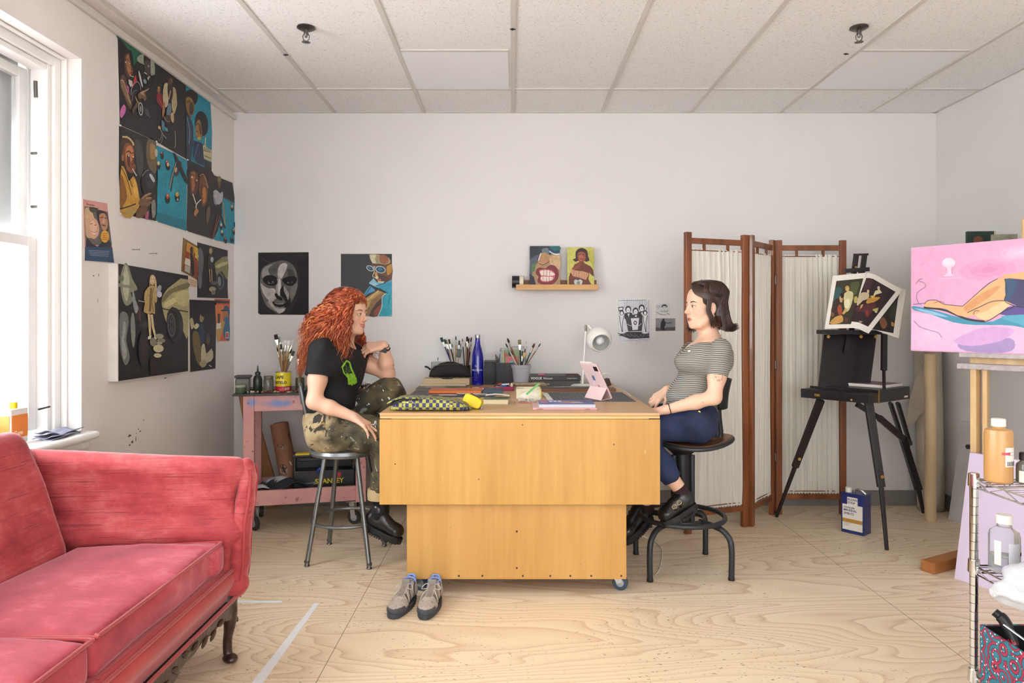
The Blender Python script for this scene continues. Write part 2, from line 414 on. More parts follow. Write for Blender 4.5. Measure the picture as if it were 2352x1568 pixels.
c = t.mix(t.math('MULTIPLY', t.math('MULTIPLY', st2, zone), .8), c, '3a3029')
g = t.n('NewGeometry'); sx_ = t.n('SeparateXYZ'); t.l(g.outputs['Position'], sx_.inputs[0])
def near(sock, v, wd): return t.math('LESS_THAN', t.math('ABSOLUTE', t.math('SUBTRACT', sock, v)), wd)
seam = 0.0
for v in (-3.05, -.685, 1.68): seam = t.math('ADD', seam, near(sx_.outputs[0], v, .0016))
for v in (1.02, 2.24, 3.46, 4.68): seam = t.math('ADD', seam, t.math('MULTIPLY', near(sx_.outputs[1], v, .0016), .55))
c = t.mix(t.math('MULTIPLY', seam, .8, True), c, '6d573f'); t.col(c)
t.b.inputs['Roughness'].default_value = .42; t.bump(fine, .1, .002); m_floor = t.m
YN = -3.0
struct(M().box2((XL-.3, YN, -.06), (XR+.2, DB+.2, 0)), 'floor', m_floor)
struct(M().box2((XL-.3, DB, 0), (XR+.2, DB+.12, ZC+.1)), 'wall_back', m_wall)
struct(M().box2((XR, YN, 0), (XR+.12, DB, ZC+.1)), 'wall_right', m_wall)
# left wall with two window openings (the second is unseen, added to light the front floor)
WY0, WY1, WZ0, WZ1 = 1.62, 3.076, .76, 2.415
b = M(); TL = .32
ops = [(WY0, WY1), (-.15, 1.25)]
b.box2((XL-TL, YN, 0), (XL, DB, WZ0)); b.box2((XL-TL, YN, WZ1), (XL, DB, ZC+.1))
ed = [DB, WY1, WY0, 1.25, -.15, YN]
for i in (0, 2, 4): b.box2((XL-TL, ed[i+1], WZ0), (XL, ed[i], WZ1))
struct(b, 'wall_left', m_wall_l)
# baseboards
struct(M().box2((XL, DB-.008, 0), (XR, DB, .105)), 'baseboard_back', m_base, bevel=.003)
struct(M().box2((XR-.008, YN, 0), (XR, DB-.008, .105)), 'baseboard_right', m_base, bevel=.003)
struct(M().box2((XL, YN, 0), (XL+.008, DB-.008, .105)), 'baseboard_left', m_base, bevel=.003)
# ceiling tiles: fissured mineral board in a T-bar grid
t = NT('fissured_ceiling_tile'); co = t.co((1, 1.7, 1))
v1 = t.ramp(t.noise(co, 75, 3, .6), [(.60, 0.0), (.66, 1.0)]); v2 = t.ramp(t.noise(t.co((1,1,1), loc=(5,5,5)), 190, 2), [(.60, 0.0), (.66, 1.0)])
c = t.mix(t.math('MULTIPLY', v1, .42), 'eeedec', '8f8980'); c = t.mix(t.math('MULTIPLY', v2, .4), c, '8f877c'); t.col(c)
t.b.inputs['Roughness'].default_value = .9; t.bump(t.math('SUBTRACT', 1.0, v1), .3, .003)
ceil = struct(M().box2((XL-.3, YN, ZC), (XR+.2, DB+.1, ZC+.08)), 'ceiling', t.m)
GX = [-1.82+.607*i for i in range(8)]; GY = [4.279-1.22*i for i in range(6)]
m_grid = mat('grid_white_metal', 'cfcbc5', .5, var=.03)
b = M()
for x in GX: b.box2((x-.012, YN, ZC-.006), (x+.012, DB, ZC+.001))
for y in GY: b.box2((XL+.09, y-.012, ZC-.0055), (XR, y+.012, ZC+.001))
b.box2((XL+.085, DB-.02, ZC-.0052), (XR, DB, ZC+.001)); b.box2((XR-.02, YN, ZC-.0052), (XR, DB, ZC+.001))
struct(b, 'ceiling_grid', m_grid, ceil)
m_trim = mat('plaster_soffit', 'd8d2cc', .6, var=.05)
struct(M().box2((XL, YN, ZC-.02), (XL+.075, 4.33, ZC)), 'trim_1', m_trim, bevel=.003)
struct(M().box2((XL, YN, ZC-.055), (XL+.02, DB, ZC-.02)), 'trim_2', m_trim, bevel=.004)
# plain translucent light panels, 0.6 m square, switched off
m_panel = mat('opal_light_panel', 'eeeef0', .35, var=.02)
for x0, lab in ((-.619, 'plain white square ceiling panel above the desk, left one of the two'), (1.806, 'plain white square ceiling panel near the right wall, right one of the two')):
    b = M().box2((x0+.013, 3.669+.012, ZC-.004), (x0+.607-.013, 4.279-.013, ZC-.0005))
    th = thing('ceiling_light', lab, 'ceiling light', (x0+.3, 3.97, ZC-.004), 'plain ceiling panels')
    b.obj('diffuser', m_panel, th, bevel=.001)
    M().box2((x0+.012, 3.669-.011, ZC-.0056), (x0+.607-.012, 3.669+.011, ZC)).obj('panel_frame', m_grid, th)
m_spr = mat('dull_nickel', '6f6d6b', .35, 1, var=.1); m_dark = mat('near_black', '1c1a1b', .5)
for x, y, lab in ((703, 62, 'dark metal fire sprinkler on the ceiling, left one'), (1973, 62, 'dark metal fire sprinkler on the ceiling, right one')):
    q = P(x, y, 1.428*F/(CY-y)); q.z = ZC
    th = thing('fire_sprinkler', lab, 'sprinkler', q, 'ceiling sprinklers')
    M().lathe(q, [(.042,0),(.044,-.006),(.03,-.014),(.014,-.016)], 24).obj('escutcheon', m_spr, th, smooth=True)
    M().lathe(q, [(.011,-.014),(.011,-.035),(.007,-.04),(.006,-.05)], 14).obj('nozzle', m_spr, th, smooth=True)
    b = M()
    for s_ in (-1, 1): b.tube([q+Vector((s_*.008,0,-.03)), q+Vector((s_*.016,0,-.045)), q+Vector((s_*.013,0,-.062)), q+Vector((0,0,-.07))], .0025, 8)
    for k in range(12):
        a = k*math.pi/6; b.bar(q+Vector((0,0,-.072)), q+Vector((.021*math.cos(a), .021*math.sin(a), -.074)), .004, .0015)
    b.lathe(q+Vector((0,0,-.073)), [(.012,0),(.012,.0015)], 16); b.obj('deflector', m_spr, th, smooth=True)
for x, y, lab in ((656, 122, 'small black hook on the ceiling grid beside the left sprinkler'), (1243+700, 120, 'small black hook on the ceiling grid below the right sprinkler'), (1177, 63, 'small black stud on the ceiling grid bar above the desk')):
    q = P(x, y, 1.428*F/(CY-y)); q.z = ZC-.006
    one(M().lathe(q, [(.006,0),(.006,-.006),(.002,-.009)], 10).tube([q+Vector((-.012,0,-.003)), q+Vector((.014,0,-.004))], .003, 8), 'ceiling_hook', m_dark, lab, 'hook', 'hooks on the ceiling grid')
# ---------------------------------------------------------------- window on the left wall
m_glass = mat('window_glass', 'ffffff', .0, var=0, trans=1, ior=1.05)
m_sash = mat('white_sash_paint', 'e9e9e8', .35, var=.06, nscale=14); m_gr = mat('grey_reveal_paint', 'dfe1e2', .5, var=.05)
def window(Y0, Y1, name, arch):
    w_ = M(); X0 = XL-.1
    # moulded casing inside the opening
    for (a, bb, x0, x1) in ((0, .05, -.14, -.085), (.05, .075, -.175, -.10), (.0, .012, -.085, -.06)):
        w_.box2((XL+x0, Y1-bb, WZ0), (XL+x1, Y1-a, WZ1)); w_.box2((XL+x0, Y0+a, WZ0), (XL+x1, Y0+bb, WZ1))
        w_.box2((XL+x0+.002, Y0+a+.002, WZ1-bb), (XL+x1-.002, Y1-a-.002, WZ1-a-.001))
    fr = struct(w_, name, m_white, bevel=.004)
    b = M(); z0, z1, zm = WZ0+.03, WZ1-.075, 1.60; y0, y1 = Y0+.075, Y1-.075
    for xs, za, zb in ((-.165, z0, zm+.02), (-.205, zm-.02, z1)):
        xa, xb = XL+xs-.018, XL+xs+.018
        b.box2((xa, y1-.05, za), (xb, y1, zb)); b.box2((xa, y0, za), (xb, y0+.05, zb))
        b.box2((xa+.002, y0+.002, zb-.045), (xb-.002, y1-.002, zb-.001)); b.box2((xa+.002, y0+.002, za+.001), (xb-.002, y1-.002, za+(.07 if za == z0 else .04)))
    s_ = b.obj('window_sash', m_sash, fr, bevel=.004); s_['kind'] = 'structure'
    b = M()
    for xs, za, zb in ((-.165, z0+.05, zm), (-.205, zm, z1-.03)): b.box2((XL+xs-.002, y0+.04, za), (XL+xs+.002, y1-.04, zb))
    g_ = b.obj('window_pane', m_glass, fr); g_['kind'] = 'structure'
    # arched storm frame outside the upper sash
    if arch:
        x_ = XL-.262; b = M(); yc, hw = (Y0+Y1)/2, (y1-y0)/2-.10; N = 24
        top = [(yc+hw*math.cos(math.pi*i/N), 1.93+.30*math.sin(math.pi*i/N)) for i in range(N+1)]
        outer = [(y1, z0)]+[(y1, 2.0), (y1, WZ1)]
        vs, fs = [], []
        for i, (yy, zz) in enumerate(top): vs += [(x_, yy, zz), (x_, yy, WZ1)]
        for i in range(N): fs.append((2*i, 2*i+2, 2*i+3, 2*i+1))
        b.add(vs, fs); b.add([(x-.02, y, z) for x, y, z in vs], fs)
        b.box2((x_-.02, yc+hw, 1.62), (x_, y1+.05, WZ1)); b.box2((x_-.02, y0-.05, 1.62), (x_, yc-hw, WZ1))
        o_ = b.obj('storm_frame', m_gr, fr); o_['kind'] = 'structure'
        b = M(); arc = [(x_+.004, y, z) for y, z in top]; b.tube([(x_+.004, yc+hw, WZ0+.02)]+arc+[(x_+.004, yc-hw, WZ0+.02)], .014, 8)
        o_ = b.obj('arch_molding', m_white, fr, smooth=True); o_['kind'] = 'structure'
        b = M()
        for zz in (1.86, 1.63): b.cyl((XL-.168, y1-.0, zz+.12), (XL-.145, y1-.004, zz+.12), .006, n=8)
        pts = []
        for i in range(60): pts.append((XL-.148+.002*math.sin(i*1.7), y1+.002, 2.20-i*.0098))
        b.tube(pts, .0016, 5); b.tube([(XL-.15, y1-.002, 2.29), (XL-.148, y1-.002, 2.22)], .008, 8)
        o_ = b.obj('sash_chain', m_spr, fr); o_['kind'] = 'structure'
    # sill board with a rounded nose
    b = M(); n_ = [(XL-.31, WZ0+.006), (XL+.02, WZ0+.006)]+[(XL+.035+.017*math.sin(a), WZ0-.011+.017*math.cos(a)) for a in [i*math.pi/8 for i in range(9)]]+[(XL+.003, WZ0-.028), (XL+.003, WZ0+.001), (XL-.31, WZ0+.001)]
    yy0, yy1 = Y0-.02, Y1+.05
    b.prism([(x, yy0, z) for x, z in n_], (0, yy1-yy0, 0)); b.box2((XL+.0, yy0+.02, WZ0-.06), (XL+.02, yy1-.03, WZ0-.028))
    o_ = b.obj('window_sill', m_white, fr, smooth=True); o_['kind'] = 'structure'
window(WY0, WY1, 'window_1', True); window(-.15, 1.25, 'added_window', False)  # second window is out of view, added to let in more light
# tape stripes on the floor, outlet plates
m_tape = mat('white_floor_tape', 'eef0f2', .5, var=.03)
def strip(pts, nm, lab, m=m_tape, h=.0012):
    vs = [PZ(x, y, 0) for x, y in pts]; one(M().prism([v+Vector((0,0,.0003)) for v in vs][::-1], (0,0,h)), nm, m, lab, 'tape', 'white tape on the floor')
strip([(578,1568),(604,1568),(733,1386),(722,1385)], 'floor_tape', 'long white tape stripe running across the plywood towards the viewer')
strip([(540,1379),(646,1380),(648,1384),(540,1384)], 'floor_tape', 'short white tape stripe on the plywood beside the sofa leg')
m_plate = mat('outlet_plastic', 'dcdde2', .35, var=.02)
def outlet(x0, y0, x1, y1, lab, sockets=True):
    a, c = PB(x0, y0), PB(x1, y1); th = thing('wall_outlet', lab, 'outlet', ((a.x+c.x)/2, DB, c.z))
    M().box2((a.x, DB-.008, c.z), (c.x, DB, a.z)).obj('cover_plate', m_plate, th, bevel=.003)
    b = M()
    for s_ in (.28, .7):
        z = a.z+(c.z-a.z)*s_; x = (a.x+c.x)/2
        b.cyl((x, DB-.010, z), (x, DB-.007, z), min(.016, (c.x-a.x)*.3), n=16)
    b.obj('socket', m_dark if not sockets else m_plate, th)
outlet(843, 1047, 866, 1084, 'pale blank wall plate low on the back wall behind the grey stool')
one(M().box2(PB(573,1050,.004), PB(598, 1076, 0)), 'wall_plate', m_plate, 'small white cover plate low on the back wall behind the pink cart', 'wall plate')
# ================================================================ plywood desk on casters
m_ply = None
def ply(name, c1, c2, ax):
    t = NT(name); st = {'X': (.25,1,3), 'Z': (3,3,.18)}[ax]
    n = t.noise(t.co(st), 3.2, 4, .5, .4); f2 = t.noise(t.co(tuple(v*7 for v in st)), 3, 3)
    c = t.ramp(t.math('ADD', t.math('MULTIPLY', n, .7), t.math('MULTIPLY', f2, .3)), [(.34, c1), (.66, c2)])
    s1 = t.ramp(t.noise(t.co(loc=(2,5,1)), 44, 3, .7), [(.74, 0.0), (.76, 1.0)]); c = t.mix(t.math('MULTIPLY', s1, .75), c, '57391d')
    s2 = t.ramp(t.noise(t.co((1,1,.3), loc=(7,1,3)), 16, 3, .6), [(.69, 0.0), (.74, 1.0)]); c = t.mix(t.math('MULTIPLY', s2, .4), c, 'f3dba9')
    t.col(c); t.b.inputs['Roughness'].default_value = .38; return t.m
m_plyf = ply('varnished_birch_ply', 'b88840', 'cb9d54', 'Z'); m_plyt = ply('desk_top_ply', 'bd925c', 'cfa878', 'X')
m_plyb = ply('lower_birch_ply', 'ba8945', 'ca9c5a', 'Z')
m_edge = wood('ply_edge_layers', 'c28f4f', 'e6c084', 'X', 4); m_edge_d = mat('dark_ply_layer', '7a5028', .6)
YT, ZT = 3.168, .84
desk = thing('work_desk', 'large plywood work desk on casters in the middle, covered in art supplies', 'desk', (.03, 3.9, 0))
XA, XB = -.606, .669
b = M(); b.box2((XA, YT, ZT-.013), (XB, 4.71, ZT)); b.obj('desk_top', m_plyt, desk, bevel=.0015)
b = M(); b.box2((XA+.001, YT+.001, ZT-.025), (XB-.001, 4.71, ZT-.0145)); b.obj('lower_top_layer', m_edge, desk)
M().box2((XA+.004, YT+.004, ZT-.0148), (XB-.004, 4.70, ZT-.0128)).obj('glue_line', m_edge_d, desk)
M().box2((XA, YT-.004, .424), (XB, YT+.014, ZT-.029)).obj('drop_leaf', m_plyf, desk, bevel=.0015)
M().box2((XA+.05, YT+.012, ZT-.033), (XB-.05, YT+.03, ZT-.026)).obj('hinge', mat('brass_hinge', 'b8a06a', .35, .9), desk)
YBs = 3.19
M().box2((-.486, YBs, .076), (.52, YBs+.018, .80)).obj('front_panel', m_plyb, desk, bevel=.0015)
M().box2((-.486, 4.58, .076), (.52, 4.598, .80)).obj('back_panel', m_plyb, desk)
for x in (-.486, .502): M().box2((x, YBs+.019, .076), (x+.018, 4.579, .80)).obj('side_panel', m_plyb, desk)
M().box2((-.467, YBs+.02, .08), (.501, 4.578, .098)).obj('bottom_panel', m_plyb, desk)
for x, y in [(945,1321),(998,1322),(1054,1322),(1108,1322),(1201,1322),(1264,1322),(1310,1322),(1358,1322),(1427,1322),(1187,1220),(1187,1304)]:
    q = P(x, y, YBs); M().cyl(q+Vector((0,-.0012,0)), q+Vector((0,.001,0)), .0045, n=12).obj('screw_hole', m_dark, desk)
for x, y in [(908,1065),(1200,975),(1410,1020),(1100,1100)]:
    q = P(x, y, YT); M().cyl(q+Vector((0,-.0048,0)), q+Vector((0,-.003,0)), .003, n=8).obj('screw_hole', m_dark, desk)
m_rubber = mat('blue_grey_rubber', '34495c', .5); m_steel = mat('zinc_steel', 'b9bab8', .3, .9); m_blk = mat('black_plastic', '1b1b1d', .4)
def caster(x, y, parent, r=.036, ang=.35, tyre=None, z_top=.078):
    c = Vector((x, y, r)); d = Vector((math.cos(ang), math.sin(ang), 0))
    root = M(); root.box((x-.01, y, z_top-.003), (.07, .06, .005)); root.lathe((x-.01, y, z_top-.018), [(.018,0),(.02,.012)], 16)
    for s_ in (-1, 1): root.bar(c+d*.016*s_, Vector((x-.012, y, z_top-.012))+d*.014*s_, .026, .003, up=(0,1,0), w2=.034)
    f_ = root.obj('caster', m_steel, parent, bevel=.001)
    M().lathe(c-d*.011, [(r*.55,0),(r*.93,0),(r,.004),(r,.018),(r*.93,.022),(r*.55,.022)], 28, axis=d).obj('wheel', tyre or m_rubber, f_, smooth=True)
    M().lathe(c-d*.0125, [(.006,-.003),(r*.3,0),(r*.6,.002),(r*.6,.023),(r*.3,.025),(.006,.028)], 24, axis=d).obj('wheel_hub', mat('grey_hub', '9aa0a4', .4), f_, smooth=True)
    return f_
caster(.503, 3.262, desk, ang=1.2); caster(-.43, 3.262, desk, ang=1.2); caster(.46, 4.5, desk); caster(-.43, 4.5, desk)

# ================================================================ things on the desk
def slab(xl, xr, yb, yt, depth, z0=ZT):
    Y = (EH-z0)*F/(yb-CY); return Vector(((xl-CX)/F*Y, Y, z0)), Vector(((xr-CX)/F*Y, Y+depth, z0+(yb-yt)/F*Y))
m_paper = mat('white_paper', 'e9e4da', .7, var=.05); m_cream = mat('cream_paper', 'dcc9a4', .7, var=.1)
def book(lab, lo, hi, cover, rz=0, cat='book', name='book', group=None, pages=None, spine='front'):
    lo, hi = Vector(lo), Vector(hi); c = (lo+hi)/2; s_ = hi-lo; t_ = min(.002, s_.z*.2)
    th = thing(name, lab, cat, (c.x, c.y, lo.z), group, rz); W = WM[th]; b = M(); b.T = W
    b.box((0,0,t_/2), (s_.x, s_.y, t_)); b.box((0,0,s_.z-t_/2), (s_.x, s_.y, t_)); b.box((0, (-1 if spine == 'front' else 1)*(s_.y/2-t_/2), s_.z/2), (s_.x, t_, s_.z))
    b.obj('cover', cover if not isinstance(cover, str) else mat('book_'+cover, cover, .45), th, bevel=.0006)
    b = M(); b.T = W; b.box((0, -.001, s_.z/2), (s_.x-.006, s_.y-.006, s_.z-2*t_-.0004)); b.obj('pages', pages or m_paper, th)
    return th
def flat(lab, quad, h, m, z0=ZT, name='paper_sheet', cat='paper', art=None, **kw):
    vs = [PZ(x, y, z0) for x, y in quad]
    return one(M().prism([v for v in vs][::-1], (0,0,h)), name, m, lab, cat, **kw)
# cutting mat
lo = PZ(1250, 922, ZT+.0005); hi = PZ(1418, 893, ZT+.0005)
t = NT('grey_cutting_mat'); co = t.co(); g = t.n('SeparateXYZ'); t.l(co, g.inputs[0]); f = 0.0
for i in (0, 1):
    q = t.math('FRACT', t.math('MULTIPLY', g.outputs[i], 1/.0254)); f = t.math('ADD', f, t.math('LESS_THAN', q, .06), True)
t.col(t.mix(t.math('MULTIPLY', f, .45), '4a4c52', 'a8abb0')); t.b.inputs['Roughness'].default_value = .6
mat_th = thing('cutting_mat', 'dark grey gridded cutting mat under the pink tablet', 'cutting mat', (lo.x+.2, lo.y+.2, ZT))
M().box2((lo.x+.02, lo.y, ZT), (PZ(1460,922,ZT).x, lo.y+.46, ZT+.003)).obj('cutting_mat_sheet', t.m, mat_th, bevel=.001)
M().bar((lo.x+.035, lo.y+.02, ZT+.0045), (lo.x+.02, lo.y+.4, ZT+.0045), .03, .0025).obj('pale_border', m_paper, mat_th)
# left: portfolio, clipboard, pads
m_port = mat('charcoal_portfolio', '37343a', .5, var=.4, nscale=30)
lo, hi = slab(938, 1135, 912, 908, .30)
th = thing('portfolio', 'flat dark portfolio of sketches lying under the orange spined book', 'portfolio', (lo.x+.3, lo.y+.15, ZT)); M().box2(lo, hi).obj('board', m_port, th, bevel=.001)
for i, (a, c_) in enumerate(((.30, 'd7d3cc'), (.62, 'b9b4ad'), (.18, '9c5f50'))):
    M().box2((lo.x+a*.55, lo.y+.01+i*.02, hi.z), (lo.x+a*.55+.10+.02*i, lo.y+.012+.02*i+.035, hi.z+.0006)).obj('sketch', mat('sketch_'+c_, c_, .6, var=.3, nscale=60), th)
book('long book with a bright orange cover lying on the dark portfolio', (lo.x+.10, lo.y+.10, hi.z+.001), (lo.x+.395, lo.y+.25, hi.z+.018), mat('orange_cover', 'd3722f', .5))
book('slate blue hardback lying at the right end of the orange book', (lo.x+.405, lo.y+.10, hi.z+.001), (lo.x+.52, lo.y+.24, hi.z+.019), mat('slate_cover', '3c4d58', .5))
for i, (a, dx) in enumerate(((.05, .27), (.07, .26))):
    y_ = lo.y+.035+i*.018
    one(M().tube([(lo.x+dx, y_, hi.z+.004), (lo.x+dx+.17, y_+.012, hi.z+.004)], [.0035, .001], 8), 'metal_tool', m_steel, ('nearer' if i == 0 else 'farther')+' thin steel scraper lying on the dark portfolio', 'tool', 'steel tools on the portfolio')
lo, hi = slab(955, 1072, 895, 891, .14)
th = thing('clipboard', 'grey clipboard with papers between the orange book and the cream pads', 'clipboard', (lo.x+.2, lo.y+.07, ZT)); M().box2(lo, hi).obj('board', mat('greyboard', '7d7874', .6, var=.3), th)
M().box2((lo.x+.05, lo.y+.02, hi.z), (lo.x+.17, lo.y+.12, hi.z+.001)).obj('photo_print', mat('print_grey', 'a59c98', .5, var=.4), th)
M().box2((lo.x+.19, lo.y+.02, hi.z), (lo.x+.24, lo.y+.12, hi.z+.001)).obj('photo_print', mat('print_green', '3d6c58', .5), th)
lo, hi = slab(966, 1070, 888, 882, .12)
th = thing('sketch_pad', 'white ruled sketch pad lying behind the grey clipboard', 'sketch pad', (lo.x+.15, lo.y+.05, ZT)); M().box2(lo, hi).obj('pad', m_cream, th)
b = M()
for i in range(22): b.box((lo.x+.06+i*.009, lo.y-.0004, (lo.z+hi.z)/2), (.0012, .0006, .006))
b.obj('ruled_mark', m_dark, th)
lo, hi = slab(972, 1078, 884, 869, .12, ZT+.0062)
th = thing('sketch_pad', 'thick cream sketch pad with a black clip under the black pencil case', 'sketch pad', (lo.x+.15, lo.y+.05, ZT)); M().box2(lo, hi).obj('pad', mat('buff_pages', 'cdb794', .7, var=.15, stretch=(.1,1,40)), th)
M().box2((lo.x+.12, lo.y-.002, hi.z-.004), (lo.x+.19, lo.y+.02, hi.z+.004)).obj('binder_clip', m_blk, th, bevel=.002)
zp = hi.z+.004; yp = lo.y+.055
# black pencil case
xc0, xc1 = (985-CX)/F*yp, (1083-CX)/F*yp; L = xc1-xc0
def fn(u, v):
    x = xc0+L*u; a = 2*math.pi*v; prof = min(1, (math.sin(math.pi*min(max(u,.0),1)))**.35); hgt = .042*(prof)*(1.0+.25*math.sin(u*2.6+.3))
    y = yp+.042*prof*math.cos(a)*(1-.15*math.sin(a)); z = zp+hgt*(1+math.sin(a))*.98+.001*math.sin(u*40)*math.sin(a*3)
    return (x, y, z)
pc = thing('pencil_case', 'black zipped pencil case lying on the cream pad left of the blue bottle', 'pencil case', ((xc0+xc1)/2, yp, zp))
m_fab = mat('black_canvas', '201e20', .75, var=.3, bump=.4, bscale=50)
M().grid(fn, 40, 20, closev=True).obj('pouch', m_fab, pc, smooth='all')
M().tube([(xc0+.03, yp-.022, zp+.074), (xc0+.13, yp-.028, zp+.088), (xc1-.05, yp-.026, zp+.088)], .002, 6).obj('zipper', mat('zip_grey', '5a5757', .4), pc)
M().tube([(xc0+.012, yp, zp+.05), (xc0-.008, yp-.005, zp+.066), (xc0-.026, yp-.005, zp+.070)], .006, 8).obj('pull_tab', m_fab, pc, smooth=True)
# checkered pouch
t = NT('checkered_weave'); o_ = t.oco((1,1,1)); ck = t.n('TexBrick'); mp = t.n('Mapping')
ck = t.n('TexChecker'); t.l(t.oco((1,1,.78)), ck.inputs[0]); ck.inputs['Scale'].default_value = 64; ck.inputs[1].default_value = (*lin('b7b54c'), 1); ck.inputs[2].default_value = (*lin('3b3d6e'), 1)
t.col(t.mix(1.0, ck.outputs[0], t.ramp(t.noise(t.oco(), 60, 4), [(.3, .55), (.62, 1.0)]), 'MULTIPLY')); t.b.inputs['Roughness'].default_value = .7; t.bump(t.noise(t.oco((1,1,1)), 90), .5, .003)
a, c = PZ(890, 946, ZT), PZ(1080, 946, ZT); yc = a.y+.085; L = c.x-a.x
pt = thing('zip_pouch', 'green and navy checkered soft pouch on the near left corner of the desk', 'pouch', ((a.x+c.x)/2, yc, ZT))
def fn(u, v):
    al = 2*math.pi*v; e = (1-abs(2*u-1)**5)**.5; sa, ca = math.sin(al), math.cos(al); sg = lambda q, p: math.copysign(abs(q)**p, q)
    return (a.x+L*(u+.01*sa*(1-2*u)), yc+.078*max(e,.05)*sg(ca,.6)*(1+.06*math.sin(u*9)), ZT+.0005+(.026+.006*math.sin(math.pi*u+.6))*max(e,.25)*(1+sg(sa,.55))+.0012*math.sin(u*55)*max(0,sa))
M().grid(fn, 60, 24, closev=True).obj('pouch_body', t.m, pt, smooth='all')
M().grid(lambda u, v: (a.x-.004+.145*u*(1-.1*(2*v-1)**2), yc-.075+.14*v, ZT+.036+.030*math.sin(min(1,u*1.7)*math.pi/2)-.006*u+.004*math.sin(v*6)), 18, 12).obj('flap', t.m, pt, smooth='all', solid=.004)
M().tube([(a.x+.012+.13*u, yc-.077, ZT+.030+.026*math.sin(min(1,u*1.7)*math.pi/2)) for u in [i/10 for i in range(11)]], .004, 6).obj('dark_lining', m_fab, pt)
# yellow tape measure
q = PZ(1086, 940, ZT); tm = thing('tape_measure', 'yellow tape measure beside the checkered pouch', 'tape measure', q)
m_yel = mat('yellow_plastic', 'e3c512', .3)
T_ = Matrix.Translation(q+Vector((.0,.035,.036))) @ Matrix.Rotation(R_(24), 4, 'Y') @ Matrix.Rotation(R_(-8), 4, 'Z')
b = M(); b.T = T_; b.add([], []); pr = [(.046*math.copysign(abs(math.cos(t_))**.6, math.cos(t_)), .0, .027*math.copysign(abs(math.sin(t_))**.6, math.sin(t_))) for t_ in [2*math.pi*i/28 for i in range(28)]]
b.prism([(x, -.028, z) for x, y, z in pr], (0, .056, 0)); b.obj('case', m_yel, tm, smooth=True, bevel=.004)
b = M(); b.T = T_; b.box((.0, .0, .028), (.05, .03, .004)); b.obj('black_grip', m_blk, tm, bevel=.002); b = M(); b.T = T_; b.box((.043, 0, -.018), (.012, .046, .02)); b.obj('black_grip', m_blk, tm, bevel=.002)
b = M(); b.T = T_; b.box((.051, 0, -.014), (.004, .022, .018)); b.obj('end_hook', m_steel, tm)
# worn paperback
lo, hi = slab(1110, 1170, 929, 919, .13); book('worn paperback with a green and cream cover right of the tape measure', lo, hi+Vector((0,0,.004)), mat('worn_cover', '9aa187', .7, var=.4, nscale=25), R_(-4), pages=m_cream, spine='back')
one(M().grid(lambda u, v: (lo.x+.01+.12*u, lo.y+.12-.10*v, hi.z+.010+.012*math.sin(2.2*u+.6)+.004*v), 12, 6), 'paper_sheet', m_paper, 'curled pale paper sheet lying on the worn paperback', 'paper', smooth='all', solid=.0006)
# magazines front right
lo, hi = slab(1224, 1372, 941, 936, .20)
mg = thing('magazine', 'pink magazine at the bottom of the pile near the desk front edge', 'magazine', (lo.x+.15, lo.y+.1, ZT)); M().box2(lo, hi).obj('pages', mat('pink_magazine', 'd9a4a4', .35, var=.2, nscale=9), mg, bevel=.001)
text('ROMEO', .008, (lo.x+.02, lo.y-.0006, lo.z+.001), (1,0,0), (0,0,1), m_dark, mg); text('WORDS', .007, (hi.x-.06, lo.y-.0006, lo.z+.001), (1,0,0), (0,0,1), m_dark, mg)
lo2, hi2 = Vector((lo.x+.03, lo.y+.01, hi.z)), Vector((hi.x-.008, lo.y+.19, hi.z+.014))
b = M(); b.box2(lo2, hi2); M_ = thing('magazine', 'blue glossy magazine with an orange cover photo on top of the pink magazine', 'magazine', lo2)
b.obj('pages', mat('magazine_edges', 'cfd2da', .5, var=.3, stretch=(.1,1,30), nscale=20), M_)
art = Art(plane_map((lo2.x, hi2.y, hi2.z), (1,0,0), (0,-1,0), 0, 0, (hi2.x-lo2.x)/100, (hi2.y-lo2.y)/60, (0,0,1)), .00015)
art.poly('4a5fa8', [(0,0),(100,0),(100,60),(0,60)]); art.poly('b3577e', [(4,8),(16,8),(16,44),(4,44)]); art.ell('c8763f', 56, 30, 18, 9); art.ell('e0c0a0', 70, 34, 12, 6); art.poly('dfe4ee', [(20,10),(26,10),(26,26),(20,26)]); art.poly('e4e6f0', [(28,10),(34,10),(34,26),(28,26)]); art.poly('e4e6f0', [(36,10),(42,10),(42,26),(36,26)]); art.ell('2e3d7a', 88, 20, 10, 14)
m_art = vmat('printed_ink', .4, .15, 60, 0); art.m.obj('cover_picture', m_art, M_)
# books with the big titles
lo, hi = slab(1222, 1332, 886, 875, .20)
th = book('grey art book at the bottom of the pile under the black titled one', lo, hi+Vector((0,0,.004)), mat('grey_book', '4c4846', .5)); text('NEBSUM', .014, (lo.x+.06, lo.y-.0006, lo.z+.006), (1,0,0), (0,0,1), m_paper, th)
z_ = hi.z+.0045
th = book('wide black art book with white title lettering on the spine', (lo.x-.022, lo.y-.01, z_), (hi.x+.004, lo.y+.2, z_+.03), mat('black_book', '272527', .45))
bl = M().box2((lo.x-.0225, lo.y-.0125, z_), (hi.x+.0045, lo.y-.0098, z_+.03)); bl.obj('spine', mat('black_book', '272527', .45), th, bevel=.001)
text('VOGUE', .021, (lo.x-.008, lo.y-.0135, z_+.008), (1,0,0), (0,0,1), m_paper, th, bold=.0003); text('Women', .019, (lo.x+.068, lo.y-.0135, z_+.008), (1,0,0), (0,0,1), m_paper, th, shear=.4)
text('Georgina Howell', .009, (hi.x-.085, lo.y-.0135, z_+.012), (1,0,0), (0,0,1), m_paper, th)
